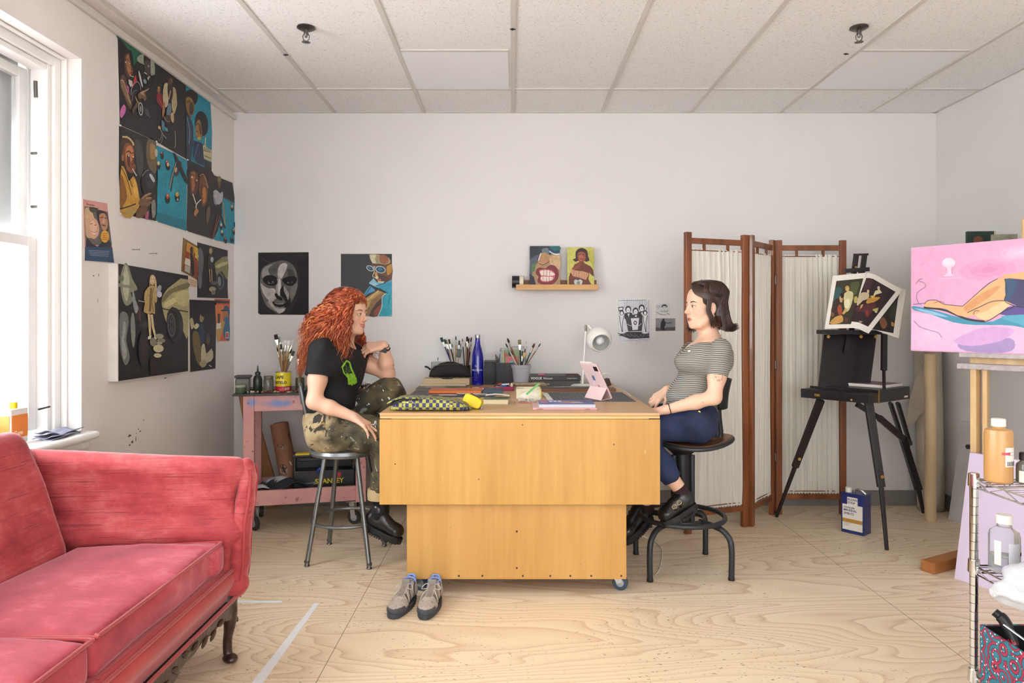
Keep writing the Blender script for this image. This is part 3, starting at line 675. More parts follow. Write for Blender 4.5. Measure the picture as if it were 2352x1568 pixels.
one(M().tube([(lo.x+.04, lo.y+.03, z_+.033), (lo.x+.075, lo.y+.03, z_+.036), (lo.x+.088, lo.y+.03, z_+.034)], [.004,.007,.003], 8), 'eraser', mat('pink_rubber', 'd2607a', .5), 'small pink eraser on the black art book', 'eraser')
one(M().tube([(hi.x-.09, lo.y+.03, z_+.034), (hi.x-.03, lo.y+.04, z_+.035), (hi.x-.005, lo.y+.03, z_+.034)], .004, 8), 'crayon', mat('dark_red_wax', '6a2528', .5), 'dark red crayon lying on the black art book', 'crayon')
b = M().tube([(hi.x-.04, lo.y-.035, ZT+.028), (hi.x+.04, lo.y-.035, ZT+.028)], .013, 12); 
lo3 = slab(1311, 1342, 880, 870, .06); one(M().box2(lo3[0], lo3[1]), 'paper_box', m_paper, 'small white card box at the right end of the art books', 'box', bevel=.002)
lo3 = slab(1291, 1303, 880, 871, .04); one(M().box2(lo3[0], lo3[1]), 'ink_box', mat('deep_blue_card', '27336e', .5), 'tiny deep blue box beside the white card box', 'box', bevel=.001)
# wooden tray with magazine, slanted pages
lo, hi = slab(1246, 1415, 899, 892, .11)
one(M().box2(lo, hi), 'wooden_board', wood('reddish_board', '5a3522', '7b4a30', 'X'), 'dark reddish wooden board behind the cutting mat', 'board', bevel=.002)
bk = thing('magazine', 'dark magazine with white title lying open on the reddish board', 'magazine', (lo.x+.1, lo.y+.06, hi.z)); M().box2((lo.x-.01, lo.y+.015, hi.z), (lo.x+.31, lo.y+.10, hi.z+.006)).obj('cover', mat('dark_magazine', '39332f', .5), bk)
text('Illustration', .034, (lo.x+.07, lo.y+.03, hi.z+.0062), (1,0,0), (0,1,0), m_paper, bk); M().box2((lo.x+.14, lo.y+.018, hi.z+.006), (lo.x+.30, lo.y+.05, hi.z+.0085)).obj('inner_page', mat('green_print', '7f9a8c', .5, var=.6, nscale=50), bk)
# pink tablet in a folding case
tb = PZ(1388, 916, ZT+.0035); tp_ = Vector(((1338-CX)/F*(tb.y+.09), tb.y+.09, EH-(843-CY)/F*(tb.y+.09)))
tab = thing('tablet', 'pink tablet leaning back on its folded case on the cutting mat', 'tablet', tb)
ex = Vector((.42, -.90, 0)).normalized(); up_ = Vector((-.50, .0, .86)); up_ = (up_ - ex*up_.dot(ex)).normalized(); nn = up_.cross(ex).normalized()
W_, H_ = .165, .205; c0 = tb+Vector((-.040,.085,.008)); m_pink = mat('pink_case', 'e6c9c9', .45, var=.05); m_rose = mat('rose_metal', 'c7a49c', .3, .6)
def tq(u, v, o=0): return c0+ex*(u*W_)+up_*(v*H_)+nn*o
b = M(); b.prism([tq(0,0), tq(1,0), tq(1,1), tq(0,1)], nn*.007); b.obj('back_shell', m_pink, tab, bevel=.003)
b = M(); b.prism([tq(.02,.02,.0075), tq(.98,.02,.0075), tq(.98,.98,.0075), tq(.02,.98,.0075)], nn*.004); b.obj('tablet_body', m_rose, tab, bevel=.002)
b = M(); b.prism([tq(.05,.05,.0117), tq(.95,.05,.0117), tq(.95,.95,.0117), tq(.05,.95,.0117)], nn*.0005); b.obj('screen', mat('dark_screen', '15161a', .1), tab)
b = M(); b.prism([tq(.74,.80,-.0012), tq(.96,.80,-.0012), tq(.96,.93,-.0012), tq(.74,.93,-.0012)], nn*.0012); b.obj('camera_lens', m_blk, tab)
b = M(); b.tube([tq(.05,1.02,.004), tq(.75,1.02,.004)], .0048, 10); b.obj('stylus', m_paper, tab, smooth=True)
for (u, v, s_, cc) in ((.38,.52,.09,'5d86ab'), (.50,.28,.07,'c98f90'), (.25,.35,.06,'f0e2e8')):
    b = M(); b.prism([tq(u,v,-.0004), tq(u+s_*1.6,v-.02,-.0004), tq(u+s_*1.6+.02,v+s_*1.4,-.0004), tq(u+.02,v+s_*1.5,-.0004)], nn*.0003); b.obj('sticker', mat('sticker_'+cc, cc, .4), tab)
f0 = tq(0,.30,-.001); g0 = tq(1,.30,-.001)
out = -nn; out.z = 0; out.normalize()
b = M(); b.prism([f0, g0, Vector((g0.x, g0.y, ZT+.005))+out*.035+ex*.0, Vector((f0.x, f0.y, ZT+.005))+out*.035], Vector((0,0,.0025))); b.obj('stand_flap', m_pink, tab)
b = M(); b.prism([tq(0,0,.002), tq(1,0,.002), Vector((g0.x,g0.y,ZT+.004))+out*.032, Vector((f0.x,f0.y,ZT+.004))+out*.032], Vector((0,0,.0015))); b.obj('case_base', m_pink, tab)
# white desk lamp
yl = 4.46; q0 = P(1338, 880, yl); q0.z = ZT; q1 = P(1346, 748, yl)
lm = thing('desk_lamp', 'white desk lamp with a round globe shade near the back wall', 'lamp', q0)
m_wh = mat('white_enamel', 'ecebe4', .25, var=.02)
M().lathe(q0, [(.075,0),(.075,.008),(.06,.014),(.01,.018)], 30).obj('base', m_wh, lm, smooth=True)
M().cyl(q0+Vector((0,0,.015)), q1, .006, n=12).obj('pole', m_wh, lm, smooth=True)
M().cyl(q1+Vector((-.001,0,-.035)), q1+Vector((0,0,.006)), .0075, n=12).obj('metal_joint', mat('brushed_bronze', '7d7468', .35, .8), lm, smooth=True)
hc = P(1376, 779, yl-.02); rr = .081
M().tube([q1, q1+Vector((.012,0,.002)), hc+Vector((-.045,0,.060))], .005, 8).obj('arm', m_wh, lm, smooth=True)
ax = Vector((.12, -.92, -.38)).normalized(); 
prof = [(rr*math.sin(a), -rr*math.cos(a)) for a in [R_(i*5) for i in range(1, 28)]]+[((rr-.003)*math.sin(a), -(rr-.003)*math.cos(a)) for a in [R_(i*5) for i in range(27, 0, -1)]]
M().lathe(hc, prof, 40, axis=ax).obj('lamp_shade', m_wh, lm, smooth='all')
M().ell(hc+ax*.02, .030).obj('light_bulb', mat('frosted_bulb', 'e8e8ea', .3, var=0), lm, smooth='all')
# blue bottle
q = PZ(1097, 884, ZT); bt = thing('glass_bottle', 'tall cobalt blue glass bottle with silver cap and white lettering', 'bottle', q)
t = NT('cobalt_glass'); t.col('1c20b8'); t.b.inputs['Roughness'].default_value = .05; t.b.inputs['Transmission Weight'].default_value = .55; t.b.inputs['Coat Weight'].default_value = .5; m_cob = t.m
R0 = .0385
M().lathe(q, [(.03,0),(R0,.004),(R0,.17),(.036,.20),(.028,.235),(.019,.265),(.0155,.30),(.0155,.312)], 36).obj('bottle_body', m_cob, bt, smooth=True)
M().lathe(q, [(.017,.306),(.0175,.31),(.0175,.326),(.015,.33)], 24).obj('cap', m_steel, bt, smooth=True)
m_lw = mat('white_print', 'dfe3ee', .5, var=0)
text_cyl('SARATOGA', .0155, q, R0, q.z+.095, -.10, m_lw, bt); text_cyl('S.', .014, q, R0, q.z+.122, -.25, m_lw, bt)
for i in range(5): text_cyl('-----', .010, q, R0, q.z+.035+i*.013, -.30, m_lw, bt)
# brushes
BR = {'w': 'c9b48a', 'k': '23201f', 'p': '3b3470', 'g': '20473f', 'r': '7a2a1e', 'n': '8a5a2e', 'o': 'd8862c', 'c': 'e6dfd0', 'y': 'b58a3c', 'b': '2a3f6e'}
CN = {'w': 'pale wooden', 'k': 'black', 'p': 'purple', 'g': 'dark green', 'r': 'dark red', 'n': 'brown', 'o': 'orange', 'c': 'cream', 'y': 'tan', 'b': 'blue'}
def brush(lab, p0, p1, hd, br, wd=.008, kind='round', grp=None, fer='b7b3a8', r=.0032):
    p0, p1 = Vector(p0), Vector(p1); d = p1-p0; L = d.length; th = thing('paintbrush', lab, 'paintbrush', p0, grp)
    bl = min(.032, wd*2.4+.008); a = p0+d*(1-(bl+.035)/L); c = p0+d*(1-bl/L)
    M().tube([p0, p0+d*.25, a], [r*.6, r*.8, r*1.25], 8).obj('handle', mat('handle_'+BR[hd], BR[hd], .35, var=.25), th, smooth=True)
    if kind == 'flat':
        M().bar(a, c, .006, .006, w2=wd, h2=.004, up=(0,1,0)).obj('ferrule', mat('ferrule_'+fer, fer, .3, .85), th)
        M().bar(c, p1, wd, .004, w2=wd*1.04, h2=.002, up=(0,1,0)).obj('bristles', mat('bristle_'+br, br, .8, var=.3, nscale=150), th)
    else:
        M().tube([a, c], [r*1.25, wd*.42], 10).obj('ferrule', mat('ferrule_'+fer, fer, .3, .85), th, smooth=True)
        M().tube([c, c+(p1-c)*.4, c+(p1-c)*.8, p1], [wd*.42, wd*.55, wd*.38, .0008], 8).obj('bristles', mat('bristle_'+br, br, .8, var=.3, nscale=150), th, smooth=True)
    return th
m_clear = mat('clear_plastic', 'e9ecee', .12, var=0, trans=.85, ior=1.12)
t = NT('frosted_plastic'); t.col('dfe0e6'); t.b.inputs['Roughness'].default_value = .35; t.b.inputs['Transmission Weight'].default_value = .6; t.b.inputs['IOR'].default_value = 1.2; m_frost = t.m
def cup(lab, q, r0, r1, h, m, name='plastic_cup', rim=True, cat='cup'):
    th = thing(name, lab, cat, q)
    M().lathe(q, [(r0*.2,0),(r0,0),(r1,h),(r1-.002,h),(r0-.002,.004),(r0*.2,.004)], 32).obj('cup_body', m, th, smooth=True)
    if rim: M().lathe(q, [(r1-.001,h-.022),(r1+.003,h-.02),(r1+.003,h-.015),(r1+.001,h-.013),(r1+.001,h-.004),(r1+.004,h-.003),(r1+.004,h),(r1,h)], 32, cap=False).obj('rim', m, th, smooth=True)
    return th
qa = Vector(((1048-CX)/F*4.69, 4.69, ZT)); cup('clear tumbler holding dark paintbrushes behind the black pencil case', qa, .032, .04, .13, m_clear, rim=False)
qa2 = Vector(((1070-CX)/F*4.69, 4.70, ZT)); cup('brown glass jar of brushes behind the blue bottle', qa2, .03, .032, .12, mat('amber_plastic', '6b4a2a', .2, var=0, trans=.5), rim=False)
sp = [(1013,775,'p','1f4a48','flat',.018),(1021,779,'p','3a4a42','flat',.012),(1025,780,'w','8a7748','flat',.010),(1031,779,'k','23211f','flat',.012),(1038,789,'y','5a4a30','round',.007),(1047,771,'y','2b2724','round',.008),(1055,782,'w','29211c','flat',.009),(1058,788,'k','6a5a3c','round',.006),(1062,777,'k','2b2724','round',.006),(1073,773,'n','2f2620','flat',.013),(1077,777,'k','302822','flat',.010),(1083,774,'r','2b2420','round',.010),(1082,788,'k','3a2f22','round',.006),(1070,786,'w','7c6340','round',.008)]
for i, (x, y, hd, br, kd, wd) in enumerate(sp):
    base = (qa if x < 1060 else qa2); tx = P(x, y, 4.67+.004*(i % 5)); k = (tx.x-base.x)
    brush('%s handled paintbrush, %s from the left in the bunch beside the blue bottle' % (CN[hd], ORD[i]), (base.x-k*.12+.008*math.cos(i*2.1), base.y+.008*math.sin(i*2.1), ZT+.006), tx, hd, br, wd, kd, 'brushes beside the blue bottle')
one(M().box(P(1054, 812, 4.645), (.030, .012, .05), (0, R_(8), 0)).box(P(1054, 803, 4.645), (.036, .014, .006), (0, R_(8), 0)), 'hair_clip', mat('grey_green_plastic', '47524c', .4), 'grey green square clip standing among the brushes by the bottle', 'clip', bevel=.003)
lo, hi = Vector(((992-CX)/F*4.70, 4.66, ZT)), Vector(((1024-CX)/F*4.70, 4.74, ZT+.145)); 
bx = thing('plastic_container', 'clear rectangular plastic container behind the black pencil case', 'container', (lo+hi)/2-Vector((0,0,.0725))); b = M()
for c_, s_ in (((0,-.04),(hi.x-lo.x,.002)), ((0,.04),(hi.x-lo.x,.002)), ((-(hi.x-lo.x)/2,0),(.002,.08)), (((hi.x-lo.x)/2,0),(.002,.08))): b.box(((lo.x+hi.x)/2+c_[0], 4.70+c_[1], ZT+.0725), (s_[0], s_[1], .145))
b.obj('container_wall', m_clear, bx)
brush('thin dark brush standing alone in the clear container', ((1004-CX)/F*4.70, 4.70, ZT+.01), P(1006, 820, 4.70), 'k', '222222', .005, 'round')
# black mesh bins with notebooks
t = NT('black_wire_mesh'); t.col('2c2c2f'); t.b.inputs['Metallic'].default_value = .6; t.b.inputs['Roughness'].default_value = .4
g = t.n('SeparateXYZ'); t.l(t.oco((1,1,1)), g.inputs[0]); f = 0.0
for i in (0, 2): f = t.math('ADD', f, t.math('LESS_THAN', t.math('FRACT', t.math('MULTIPLY', g.outputs[i], 320.0)), .62), True)
t.l(t.math('ADD', f, .0), t.b.inputs['Alpha']); m_mesh = t.m
def bin_(lab, x0, x1, y0, y1, h, cat='bin'):
    th = thing('mesh_bin', lab, cat, ((x0+x1)/2, (y0+y1)/2, ZT)); b = M(); t_ = .0008
    b.box2((x0,y0,ZT+.001), (x1,y0+t_,ZT+h)); b.box2((x0,y1-t_,ZT+.001), (x1,y1,ZT+h)); b.box2((x0,y0,ZT+.001), (x0+t_,y1,ZT+h)); b.box2((x1-t_,y0,ZT+.001), (x1,y1,ZT+h)); b.box2((x0,y0,ZT+.001), (x1,y1,ZT+.002))
    b.obj('mesh_wall', m_mesh, th); M().tube([(x0,y0,ZT+h),(x1,y0,ZT+h),(x1,y1,ZT+h),(x0,y1,ZT+h)], .0022, 8, closed=True).obj('wire_rim', m_spr, th, smooth=True); return th
X = lambda x, Y: (x-CX)/F*Y
bin_('dark round cornered mesh bin right behind the blue bottle', X(1112,4.6), X(1146,4.6), 4.60, 4.69, .155)
bin_('black wire mesh sorter holding notebooks and pencils', X(1139,4.55), X(1180,4.55), 4.535, 4.63, .145, 'organizer')
for i in range(6):
    a = Vector((X(1141+i*1.5,4.56), 4.56+.01*(i % 3), ZT+.004)); one(M().cyl(a, a+Vector((-.006+.004*i, .004, .19-.012*(i % 3))), .0035, .0035, 6).cyl(a+Vector((-.006+.004*i, .004, .19-.012*(i % 3))), a+Vector((-.0062+.004*i, .004, .2-.012*(i % 3))), .0035, .0008, 6), 'pencil', mat('pencil_grey', '55504c', .5), 'dark pencil standing in the mesh sorter, %s from the left' % ORD[i], 'pencil', 'pencils in the mesh sorter')
for x0, x1, yt, c_, lab in ((1148,1153,805,'8e9fae','thin pale blue notebook upright in the mesh sorter'), (1153,1158,806,'b9b27f','thin straw coloured notebook upright in the mesh sorter')):
    z1 = EH-(yt-CY)/F*4.57; book(lab, (X(x0,4.57), 4.565, ZT+.003), (X(x1,4.57)-.0005, 4.62, z1), mat('nb_'+c_, c_, .5))
z1 = EH-(803-CY)/F*4.57; th = thing('notebook', 'green notebook with pink cover panel and stickers behind the frosted cup', 'notebook', (X(1173,4.6), 4.6, ZT))
M().box2((X(1158,4.57), 4.585, ZT+.003), (X(1192,4.57), 4.60, z1)).obj('green_cover', mat('sage_card', '93a883', .6, var=.15), th, bevel=.002)
M().box2((X(1162,4.57), 4.582, ZT+.004), (X(1190,4.57), 4.5848, z1-.045)).obj('pink_panel', mat('coral_card', 'df7d7f', .6, var=.1), th)
for x, y, r, c_ in ((1162,815,.010,'c8402f'),(1173,812,.016,'1d1d1d'),(1173,812,.011,'d5dccb'),(1176,834,.018,'6fb3bd')):
    q = P(x, y, 4.580-.0004*r*1000/4); M().cyl(q, q+Vector((0,.002,0)), r, n=18).obj('sticker', mat('st_'+c_, c_, .4), th)
th = thing('wire_picture_stand', 'thin dark wire stand standing behind the green notebook', 'stand', (X(1180,4.66), 4.66, ZT)); a_, c_ = P(1150, 800, 4.66), P(1207, 880, 4.66)
M().tube([(a_.x,4.66,ZT+.004),(a_.x,4.66,a_.z),(c_.x,4.66,a_.z),(c_.x,4.66,ZT+.004)], .003, 6).obj('wire_frame', m_spr, th); M().tube([(a_.x+.06,4.655,a_.z+.010),(c_.x+.01,4.655,a_.z+.010),(c_.x+.01,4.655,a_.z+.002)], .002, 6).obj('wire_hook', m_spr, th)
# palette pads + frosted cup of brushes
lo, hi = slab(1166, 1256, 888, 883, .20); one(M().box2(lo, hi), 'palette_pad', mat('wood_palette_edge', 'c9a87a', .6, var=.3, nscale=30), 'stack of wooden palette boards under the frosted cup of brushes', 'palette', bevel=.001)
lo, hi = slab(1176, 1250, 884, 879, .14, hi.z); hi.z = lo.z+.012; one(M().box((( lo.x+hi.x)/2, (lo.y+hi.y)/2, (lo.z+hi.z)/2), (hi.x-lo.x, hi.y-lo.y, hi.z-lo.z), R_(6)), 'palette_board', mat('painted_palette', 'b7a184', .5, var=.5, nscale=40), 'paint stained board lying turned on the palette stack', 'palette', bevel=.001)
qc = Vector((X(1197,4.55), 4.60, ZT)); qc.z = ZT+.0; qc.y = 4.56; zc = ZT
q = Vector((X(1197,4.5), 4.5, hi.z)); cup('frosted white plastic tub full of paintbrushes', q, .050, .062, .112, m_frost, 'plastic_tub', cat='tub')
sp = [(1165,776,'n','3a332c','round',.014),(1161,788,'c','2f2a26','round',.009),(1193,780,'k','8a7752','flat',.020),(1209,783,'k','3a3a3a','round',.003),(1206,808,'c','dcb676','round',.024),(1228,788,'g','6b3c28','round',.015),(1242,788,'n','4a3c30','round',.008),(1200,806,'g','2f4a40','flat',.012),(1213,822,'b','2f8f80','round',.010)]
for i, (x, y, hd, br, kd, wd) in enumerate(sp):
    tx = P(x, y, 4.5); k = tx.x-q.x
    brush('%s handled brush with %s tip, standing in the frosted white tub' % (CN[hd], ['fat dark','small black','wide straight tan','hair thin','bushy cream','rounded rust','slim grey','square green','teal stained'][i]), (q.x-k*.25, q.y+.014*math.sin(i*2), q.z+.008), tx, hd, br, wd, kd, 'brushes in the frosted tub', r=.0045 if wd > .01 else .003)
q = PZ(1275, 881, ZT+.006); b = M()
b.grid(lambda u, v: (q.x+.062*math.cos(2*math.pi*v)*math.sin(math.pi*u)*(1+.1*math.sin(9*v)), q.y+.03*math.sin(2*math.pi*v)*math.sin(math.pi*u), q.z+.012+.016*math.cos(math.pi*u)+.003*math.sin(22*v+9*u)), 12, 24, closev=True)
one(b, 'crumpled_rag', mat('stained_rag', '9a948a', .9, var=.5, nscale=60), 'crumpled grey stained rag beside the palette stack', 'rag', smooth='all')
# tubes of paint in a magenta box
lo, hi = slab(1134, 1180, 897, 888, .17)
mb = thing('paint_box', 'magenta cardboard tray of paint tubes in the middle of the desk', 'box', (lo.x+.06, lo.y+.08, ZT)); m_mag = mat('magenta_card', '9c1552', .5); b = M()
b.box2(lo, (hi.x, lo.y+.002, hi.z)); b.box2((lo.x, hi.y-.002, lo.z), hi); b.box2(lo, (lo.x+.002, hi.y, hi.z)); b.box2((hi.x-.002, lo.y, lo.z), hi); b.box2(lo, (hi.x, hi.y, lo.z+.002)); b.obj('tray', m_mag, mb)
text('maru', .014, (lo.x+.03, lo.y-.0006, lo.z+.005), (1,0,0), (0,0,1), m_paper, mb, shear=.3)
random.seed(4); tc = ['d8d2c4','2b2b2e','b43a30','e0c22e','2d5f9b','c9c9cc','7a3c8c','d07c2c','e8e3d8','2f6b4a','1f2d5c','c04a6a','8e8a84','e6d8a8','52231e','d9d9d9']
nmz = ['off white','black','red','yellow','blue','silver','violet','orange','cream','green','navy','pink','grey','straw','maroon','pale']
for i in range(16):
    if i < 9: x, y, z = lo.x+.012+.012*i, lo.y+.03+.012*(i % 4)*1.8, lo.z+.014+.009*(i % 3)
    else: x, y, z = lo.x-.02-.024*(i-9)*.95, lo.y+.02+.03*(i % 3), ZT+.008
    a = random.uniform(-.7, .7)+(0 if i % 2 else 1.2); d = Vector((math.cos(a), math.sin(a)*.6, .12 if i < 9 else 0)); c = Vector((x, y, z))
    th = thing('paint_tube', '%s paint tube in the pile %s' % (nmz[i], 'inside the magenta tray' if i < 9 else 'left of the magenta tray near the blue bottle'), 'paint tube', c, 'loose paint tubes on the desk')
    M().tube([c-d*.025, c-d*.024, c+d*.018, c+d*.024], [.0075,.0078,.0082,.004], 10).obj('tube_body', mat('tube_'+tc[i], tc[i], .35, var=.3, nscale=80), th, smooth=True)
    M().cyl(c+d*.0235, c+d*.034, .0045, n=8).obj('tube_cap', m_blk if i % 3 else m_paper, th)
# patterned card box, zip bag
lo, hi = slab(1186, 1243, 915, 893, .13)
cb = thing('patterned_box', 'open cream box with a yellow patterned side behind the zip bag', 'box', (lo.x+.06, lo.y+.07, ZT)); m_ptn = mat('yellow_pattern', 'd5c96a', .6, var=.45, nscale=70); b = M()
b.box2(lo, (hi.x, lo.y+.002, hi.z)); b.box2((lo.x, hi.y-.002, lo.z), hi); b.box2(lo, (lo.x+.002, hi.y, hi.z)); b.obj('box_side', mat('cream_card', 'e0d8b8', .6, var=.2, nscale=50), cb); M().box2((hi.x-.002, lo.y, lo.z), (hi.x+.001, hi.y, hi.z)).obj('yellow_side', m_ptn, cb); M().box2((hi.x-.02, lo.y-.001, lo.z), (hi.x+.001, lo.y, hi.z)).obj('yellow_side', m_ptn, cb)
q = PZ(1215, 925, ZT); zb = thing('zip_bag', 'clear zip bag of small metal pins with a green seal', 'bag', q)
M().grid(lambda u, v: (q.x-.055+.115*u, q.y+.01+.03*v+.02*(u), ZT+.004+.062*v*(.5+.5*u)+.006*math.sin(8*u+5*v)), 12, 8).obj('bag_film', mat('thin_film', 'f2f4f4', .15, var=0, alpha=.35), zb, smooth='all')
M().bar(P(1209, 905, q.y+.03), P(1239, 880, q.y+.05), .010, .003, up=(0,1,0)).obj('green_seal', mat('green_seal_plastic', '5fae5a', .4), zb)
random.seed(2); b = M()
for i in range(60):
    c = Vector((q.x-.045+.1*random.random(), q.y+.005+.04*random.random(), ZT+.004+.028*random.random()*random.random())); a = random.random()*3; d = Vector((math.cos(a), math.sin(a), .3))*.007; b.cyl(c-d, c+d, .001, n=5)
b.obj('metal_pin', m_steel, zb)['kind'] = 'stuff'
one(M().box2((q.x-.055, q.y-.012, ZT), (q.x+.04, q.y+.003, ZT+.004)), 'card_packet', mat('salmon_card', 'c9695e', .5), 'thin salmon card packet in front of the zip bag', 'packet', bevel=.001)
# right: notebook, earphones, cable
lo, hi = slab(1378, 1402, 889, 872, .05); one(M().box((lo+hi)/2, hi-lo, (0, R_(-20), R_(10))), 'wallet', mat('brown_leather', '4f3a2c', .5), 'small brown leather wallet behind the tablet', 'wallet', bevel=.003)
one(M().tube(spline([PZ(1400,893,ZT+.003), PZ(1420,891,ZT+.003), PZ(1441,902,ZT+.003), PZ(1449,910,ZT+.003)]), .0018, 6), 'charging_cable', m_paper, 'thin pale cable lying along the right edge of the desk', 'cable', smooth=True)
one(M().tube([P(1377,862,4.5), P(1386,858,4.5), P(1397,857,4.5)], [.004,.006,.002], 8), 'white_pen', m_paper, 'short white pen sticking up behind the tablet', 'pen', smooth=True)
# ================================================================ coral velvet sofa
t = NT('coral_velvet'); co = t.co()
mps = t.co((2.2, 2.2, 110)); sl = t.noise(mps, 2.4, 4, .7, .2); blot = t.noise(t.co((1,1,1.6)), 4.2, 9, .72); slub = t.ramp(t.noise(t.co((2.2, 2.2, 130), loc=(2,1,3)), 2.2, 2), [(.60, 0.0), (.66, 1.0)])
c = t.ramp(t.math('ADD', t.math('MULTIPLY', sl, .16), t.math('MULTIPLY', blot, .84)), [(.36, '8f2a31'), (.50, 'b04044'), (.66, 'cd6a6a')])
t.col(t.mix(t.math('MULTIPLY', slub, .6), c, '6e1f28'))
t.b.inputs['Roughness'].default_value = .75; t.b.inputs['Sheen Weight'].default_value = .6; t.b.inputs['Sheen Roughness'].default_value = .35; t.b.inputs['Sheen Tint'].default_value = (1, .72, .76, 1)
t.bump(sl, .18, .004); m_vel = t.m
m_vseat = mat('coral_velvet_plain', 'b53c3c', .75, var=.22, nscale=6, sheen=.4, bump=.15, bscale=40)
m_pip = mat('coral_piping', 'a83238', .6, var=.1, sheen=.5)
m_mah = mat('dark_carved_mahogany', '3a2019', .3, var=.45, nscale=40, bump=.3, bscale=60, coat=.3)
sofa = thing('sofa', 'coral pink velvet sofa with carved dark wood legs under the window', 'sofa', (-1.4, 1.6, 0))
YA = 2.52   # inner face of the far arm
# far arm: upholstered panel leaning out, scroll front post
def hsplit(S, h, name, parent, m=None, **kw): return sdf_obj(name, [S.mesh(h, **kw)], m or m_vel, parent)
S = SDF()
S.cap((-1.80, 2.575, .738), (-1.05, 2.648, .692), .047, .045, .03); S.cap((-1.80, 2.535, .47), (-1.05, 2.61, .47), .052, .052, .02); S.cap((-1.80, 2.55, .27), (-1.05, 2.625, .27), .055, .055, .02)
S.box((-1.425, 2.594, .49), (.76, .082, .50), (R_(-5), R_(1.5), R_(5.6)), .02, .03)
S.disp = lambda p: .0012*np.sin(p[:,0]*9+p[:,2]*9)*np.sin(p[:,2]*17+1)
hsplit(S, .012, 'arm_rest', sofa)
pp = [(-1.005,2.672,.700),(-1.0,2.668,.66),(-1.0,2.645,.58),(-1.01,2.632,.48),(-1.015,2.632,.36),(-1.03,2.64,.28),(-1.06,2.65,.20)]
S = SDF(); S.chain([(x-.012, y-.01, z) for x, y, z in pp], [.036,.038,.04,.042,.044,.042,.03], .01, flat=((1,0,0), .8)); hsplit(S, .009, 'arm_front', sofa)
M().tube(spline([(x+.012, y-.044, z) for x, y, z in pp]), .006, 8).obj('piping', m_pip, sofa, smooth=True)
M().tube(spline([(x+.014, y+.020, z+.003) for x, y, z in pp]), .005, 8).obj('piping', m_pip, sofa, smooth=True)
# back: tall inner cushion leaning, outer frame against the wall
S = SDF(); S.box((-1.79, 1.55, .46), (.12, 2.0, .56), (0, R_(4), 0), .05, .02); S.cap((-1.80, .62, .735), (-1.80, 2.52, .745), .065, .065, .04); hsplit(S, .018, 'back_rest', sofa)
def backc(y0, y1):
    S = SDF(); n = 7
    for i in range(n):
        u = i/(n-1); z = .44+.385*u; x = -1.61-.10*u-.03*u*u; S.cap((x-.01, y0+.06, z), (x-.01, y1-.06, z), .058-.01*u*u, None, .05)
    S.cap((-1.765, y0+.06, .80), (-1.765, y1-.05, .80), .048, None, .04); S.disp = lambda p: .002*np.sin(p[:,1]*14+p[:,2]*20)
    return S
hsplit(backc(1.775, 2.475), .012, 'back_cushion', sofa); hsplit(backc(1.02, 1.775), .016, 'back_cushion', sofa); hsplit(backc(.30, 1.02), .02, 'back_cushion', sofa)
# seat cushions with piping
def seatc(y0, y1, skew, ztop=.455):
    S = SDF(); zc = ztop-.062
    S.box((-1.32, (y0+y1)/2, zc), (.50, y1-y0-.004, .118), (0, 0, 0), .030, .02); S.ell((-1.32, (y0+y1)/2, ztop-.03), (.26, (y1-y0)/2*.98, .042), k=.05)
    if skew:
        S.box((-1.20, y1+.0, zc), (.30, .10, .115), (0, 0, R_(12)), .03, .03)
    S.disp = lambda p: .0016*np.sin(p[:,0]*60+p[:,1]*14)*np.clip((p[:,0]+1.25)*5, 0, 1)+.002*np.sin(p[:,1]*11+p[:,0]*7)
    hsplit(S, .011, 'seat_cushion', sofa, t_seat)
    for dz in (.0, -.112):
        z = ztop-.007+dz; e = .044*skew
        pts = [(-1.55, y0+.02, z), (-1.10, y0+.006, z), (-1.074, y0+.022, z), (-1.066, y0+.08, z), (-1.066, y1-.06+e, z), (-1.072, y1-.02+e, z), (-1.11, y1+.002+e, z), (-1.55, y1-.005-e, z)]
        M().tube(spline(pts, 6), .0055, 8).obj('piping', m_pip, sofa, smooth=True)
t2 = NT('rose_velvet_seat'); co = t2.co(); sl = t2.noise(t2.co((6, 30, 40)), 2.4, 4, .6, .3); bl = t2.noise(co, 3.6, 8, .7)
t2.col(t2.ramp(t2.math('ADD', t2.math('MULTIPLY', sl, .14), t2.math('MULTIPLY', bl, .86)), [(.36, '962c3b'), (.52, 'b5424f'), (.66, 'cf6e7a')])); t2.b.inputs['Roughness'].default_value = .7; t2.b.inputs['Sheen Weight'].default_value = .5; t2.b.inputs['Sheen Roughness'].default_value = .35; t2.b.inputs['Sheen Tint'].default_value = (1, .75, .85, 1); t2.bump(sl, .15, .003); t_seat = t2.m
seatc(1.775, 2.50, 1); seatc(1.02, 1.77, 0); seatc(.27, 1.015, 0)
# seat rail under the cushions, bowed welt, carved apron
S = SDF(); S.box((-1.33, 1.50, .275), (.56, 2.32, .13), None, .03); S.cap((-1.065, .4, .30), (-1.065, 2.60, .30), .035, None, .02); hsplit(S, .016, 'seat_rail', sofa, m_vseat)
M().tube([(-1.034, .4, .228), (-1.034, 2.2, .228), (-1.03, 2.60, .232)], .0065, 8).obj('piping', m_pip, sofa, smooth=True)
M().tube([(-1.040, .4, .334), (-1.040, 2.58, .334)], .0055, 8).obj('piping', m_pip, sofa, smooth=True)
b = M(); N = 60; vs, fs = [], []
for i in range(N+1):
    y = 2.60-1.9*i/N; q = (2.60-y); d = .030+.055*math.exp(-((q-.62)/.16)**2)+.028*math.exp(-(q/.09)**2)+.010*math.sin(q*22)**2
    for x in (-1.075, -1.028): vs += [(x, y, .226), (x, y, .226-d)]
for i in range(N):
    a = 4*i; fs += [(a, a+1, a+5, a+4), (a+2, a+6, a+7, a+3), (a+1, a+3, a+7, a+5), (a, a+4, a+6, a+2)]
b.add(vs, fs)
